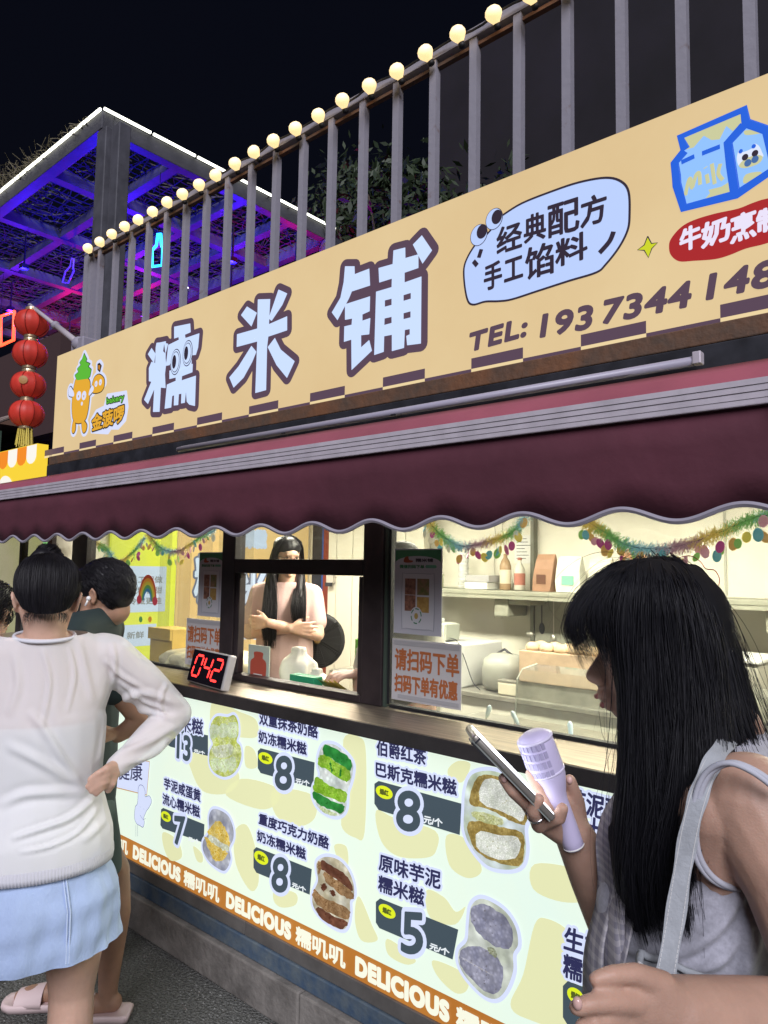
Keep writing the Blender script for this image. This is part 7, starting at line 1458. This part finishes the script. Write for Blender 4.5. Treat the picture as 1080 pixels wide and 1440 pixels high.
# plaid overshirt hanging on the far side
def plaid():
    m = M('soft_grey_plaid', (.34, .35, .42), .85, bump=(120, .3, .003), alpha=.93); nt = m.node_tree; b = nt.nodes['Principled BSDF']; tc = nt.nodes.new('ShaderNodeUVMap'); mx = None
    sep = nt.nodes.new('ShaderNodeSeparateXYZ'); nt.links.new(tc.outputs[0], sep.inputs[0]); outs = []
    for k, sc in ((0, 9), (1, 26)):
        a = nt.nodes.new('ShaderNodeMath'); a.operation = 'MULTIPLY'; a.inputs[1].default_value = sc; nt.links.new(sep.outputs[k], a.inputs[0]); f = nt.nodes.new('ShaderNodeMath'); f.operation = 'FRACT'; nt.links.new(a.outputs[0], f.inputs[0]); g = nt.nodes.new('ShaderNodeMath'); g.operation = 'GREATER_THAN'; g.inputs[1].default_value = .55; nt.links.new(f.outputs[0], g.inputs[0]); outs.append(g)
    s_ = nt.nodes.new('ShaderNodeMath'); s_.operation = 'ADD'; nt.links.new(outs[0].outputs[0], s_.inputs[0]); nt.links.new(outs[1].outputs[0], s_.inputs[1]); cr = nt.nodes.new('ShaderNodeValToRGB'); m2 = nt.nodes.new('ShaderNodeMath'); m2.operation = 'MULTIPLY'; m2.inputs[1].default_value = .5; nt.links.new(s_.outputs[0], m2.inputs[0]); nt.links.new(m2.outputs[0], cr.inputs[0]); cr.color_ramp.elements[0].color = (.26, .25, .30, 1); cr.color_ramp.elements[1].color = (.46, .44, .46, 1); nt.links.new(cr.outputs[0], b.inputs['Base Color']); return m
Lf = np.array(catmull([tuple(G(*p)) for p in ((868, 1108, .94), (850, 1135, .93), (844, 1180, .935), (840, 1230, .93), (836, 1290, .92), (828, 1360, .90), (820, 1450, .90))], 10, False)); Rt_ = np.array(catmull([tuple(G(*p)) for p in ((905, 1100, .90), (900, 1140, .91), (896, 1185, .905), (890, 1235, .895), (880, 1290, .875), (868, 1365, .85), (856, 1455, .84))], 10, False))
nn = 30; vs = []; uv = []
for i in range(len(Lf)):
    t = i/len(Lf)
    for j in range(nn+1):
        u = j/nn; p = Lf[i]*(1-u)+Rt_[i]*u; p = p+np.array(FW)*(.012*math.sin(u*17+t*3)+.006*math.sin(u*31-t*5+1))*(.4+t)+np.array(RT)*.004*math.sin(t*14+u*6)-np.array(FW)*.03*math.sin(math.pi*u); vs.append(tuple(p)); uv.append((u, t))
fs = [(i*(nn+1)+j, i*(nn+1)+j+1, (i+1)*(nn+1)+j+1, (i+1)*(nn+1)+j) for i in range(len(Lf)-1) for j in range(nn)]
me = MB().add(vs, fs).mesh('overshirt'); ul = me.uv_layers.new(name='UVMap')
for lp_ in me.loops: ul.data[lp_.index].uv = uv[lp_.vertex_index]
ov = link('plaid_overshirt', me, plaid(), Rp, True); sol = ov.modifiers.new('thick', 'SOLIDIFY'); sol.thickness = .0015
# phone, held edge on
a, b = G(664, 1032, .935), G(775, 1147, .925); ax = (b-a).normalized(); L_ = .160; c = (a+b)/2; wv = (FW+RT*-.10); wv = (wv-ax*wv.dot(ax)).normalized(); nv = ax.cross(wv)
ph = thing('mobile_phone', 'silver mobile phone seen edge on in her raised hand', 'phone', c)
def obox(mb, c, A, B_, C_, ha, hb, hc, bev=0):
    bm = bmesh.new(); bmesh.ops.create_cube(bm, size=2); R3 = Matrix((A, B_, C_)).transposed()
    for v in bm.verts: v.co = Vector((v.co.x*ha, v.co.y*hb, v.co.z*hc))
    if bev: bmesh.ops.bevel(bm, geom=bm.edges[:], offset=bev, segments=3, profile=.5, affect='EDGES')
    for v in bm.verts: v.co = c+R3 @ v.co
    return mb.bm(bm)
L2 = (b-a).length/2; obox(MB(), c+wv*.02, ax, wv, nv, L2, .037, .0044, .0030).build('phone_body', M('titanium_edge', (.38, .36, .33), .3, .7), ph, True)
if nv.dot(RT-FW*.2) < 0: sgn = -1
else: sgn = 1
obox(MB(), c+wv*.02+nv*sgn*.0046, ax, wv, nv, L2-.004, .034, .0004).build('phone_screen', M('phone_screen_lit', (.05, .05, .05), .1, emit=(.85, .9, 1), es=3.6), ph)
obox(MB(), c+wv*.02-nv*sgn*.0052, ax, wv, nv, L2-.002, .036, .0009).build('phone_case', M('phone_case', (.20, .22, .21), .4), ph)
obox(MB(), c+wv*.0+ax*(-L2*.72)-nv*sgn*.0075, ax, wv, nv, .016, .014, .0016, .001).build('camera_bump', m_dark, ph); obox(MB(), c-wv*.0178+ax*(-L2*.35), ax, wv, nv, .008, .0008, .0014).build('side_button', m_steel, ph); obox(MB(), c-wv*.0172+ax*(-L2*.90), ax, wv, nv, .0012, .0004, .0046).build('antenna_line', m_dark, ph)
# lilac hand fan: slotted round head on a tapering handle
t0, t1 = G(749, 1030, .955), G(808, 1192, .955); fx = (t1-t0).normalized(); fanm = M('lilac_plastic', (.54, .49, .70), .42, sss=.0); fo = thing('hand_fan', 'lilac handheld fan with a slotted round head held behind the phone', 'hand fan', t0)
side = fx.cross(FW).normalized(); side = side if side.dot(RT) < 0 else -side
L_ = (t1-t0).length; prof = [(.001, -.0005), (.014, 0), (.0205, .004), (.0230, .010), (.0236, .028), (.0242, .046), (.0230, .062), (.0190, .076), (.0155, .086), (.0138, .096), (.0138, L_-.012), (.0140, L_-.002), (.012, L_)]
MB().lathe(prof, 36, axis=fx, loc=t0).build('fan_body', fanm, fo, True)
q = MB(); q2 = MB()
for k in range(14):
    a_ = -1.75+3.3*k/13; dv = (Matrix.Rotation(a_, 3, fx) @ side)
    for j in range(4):
        h_ = .0125+j*.0125; tv = fx.cross(dv); obox(q2, t0+fx*h_+dv*.0232, fx, tv, dv,   .0044, .0024, .0012); 
q2.build('air_slot', M('slot_shadow', (.36, .33, .50), .5), fo, kind='stuff')
MB().lathe([(.0235, 0), (.0246, .001), (.0246, .003), (.0235, .004)], 36, axis=fx, loc=t0+fx*.006).lathe([(.0235, 0), (.0246, .001), (.0246, .003), (.0235, .004)], 36, axis=fx, loc=t0+fx*.052).build('fan_ring', M('lilac_ring', (.62, .58, .76), .3), fo, True)
MB().lathe([(.0142, 0), (.0146, .0005), (.0146, .0015), (.0142, .002)], 30, axis=fx, loc=t0+fx*(L_-.004)).build('base_ring', m_white, fo, True); obox(MB(), t0+fx*.085+side*.0195, fx, side.cross(fx), side, .004, .010, .0015, .001).build('speed_button', m_white, fo)
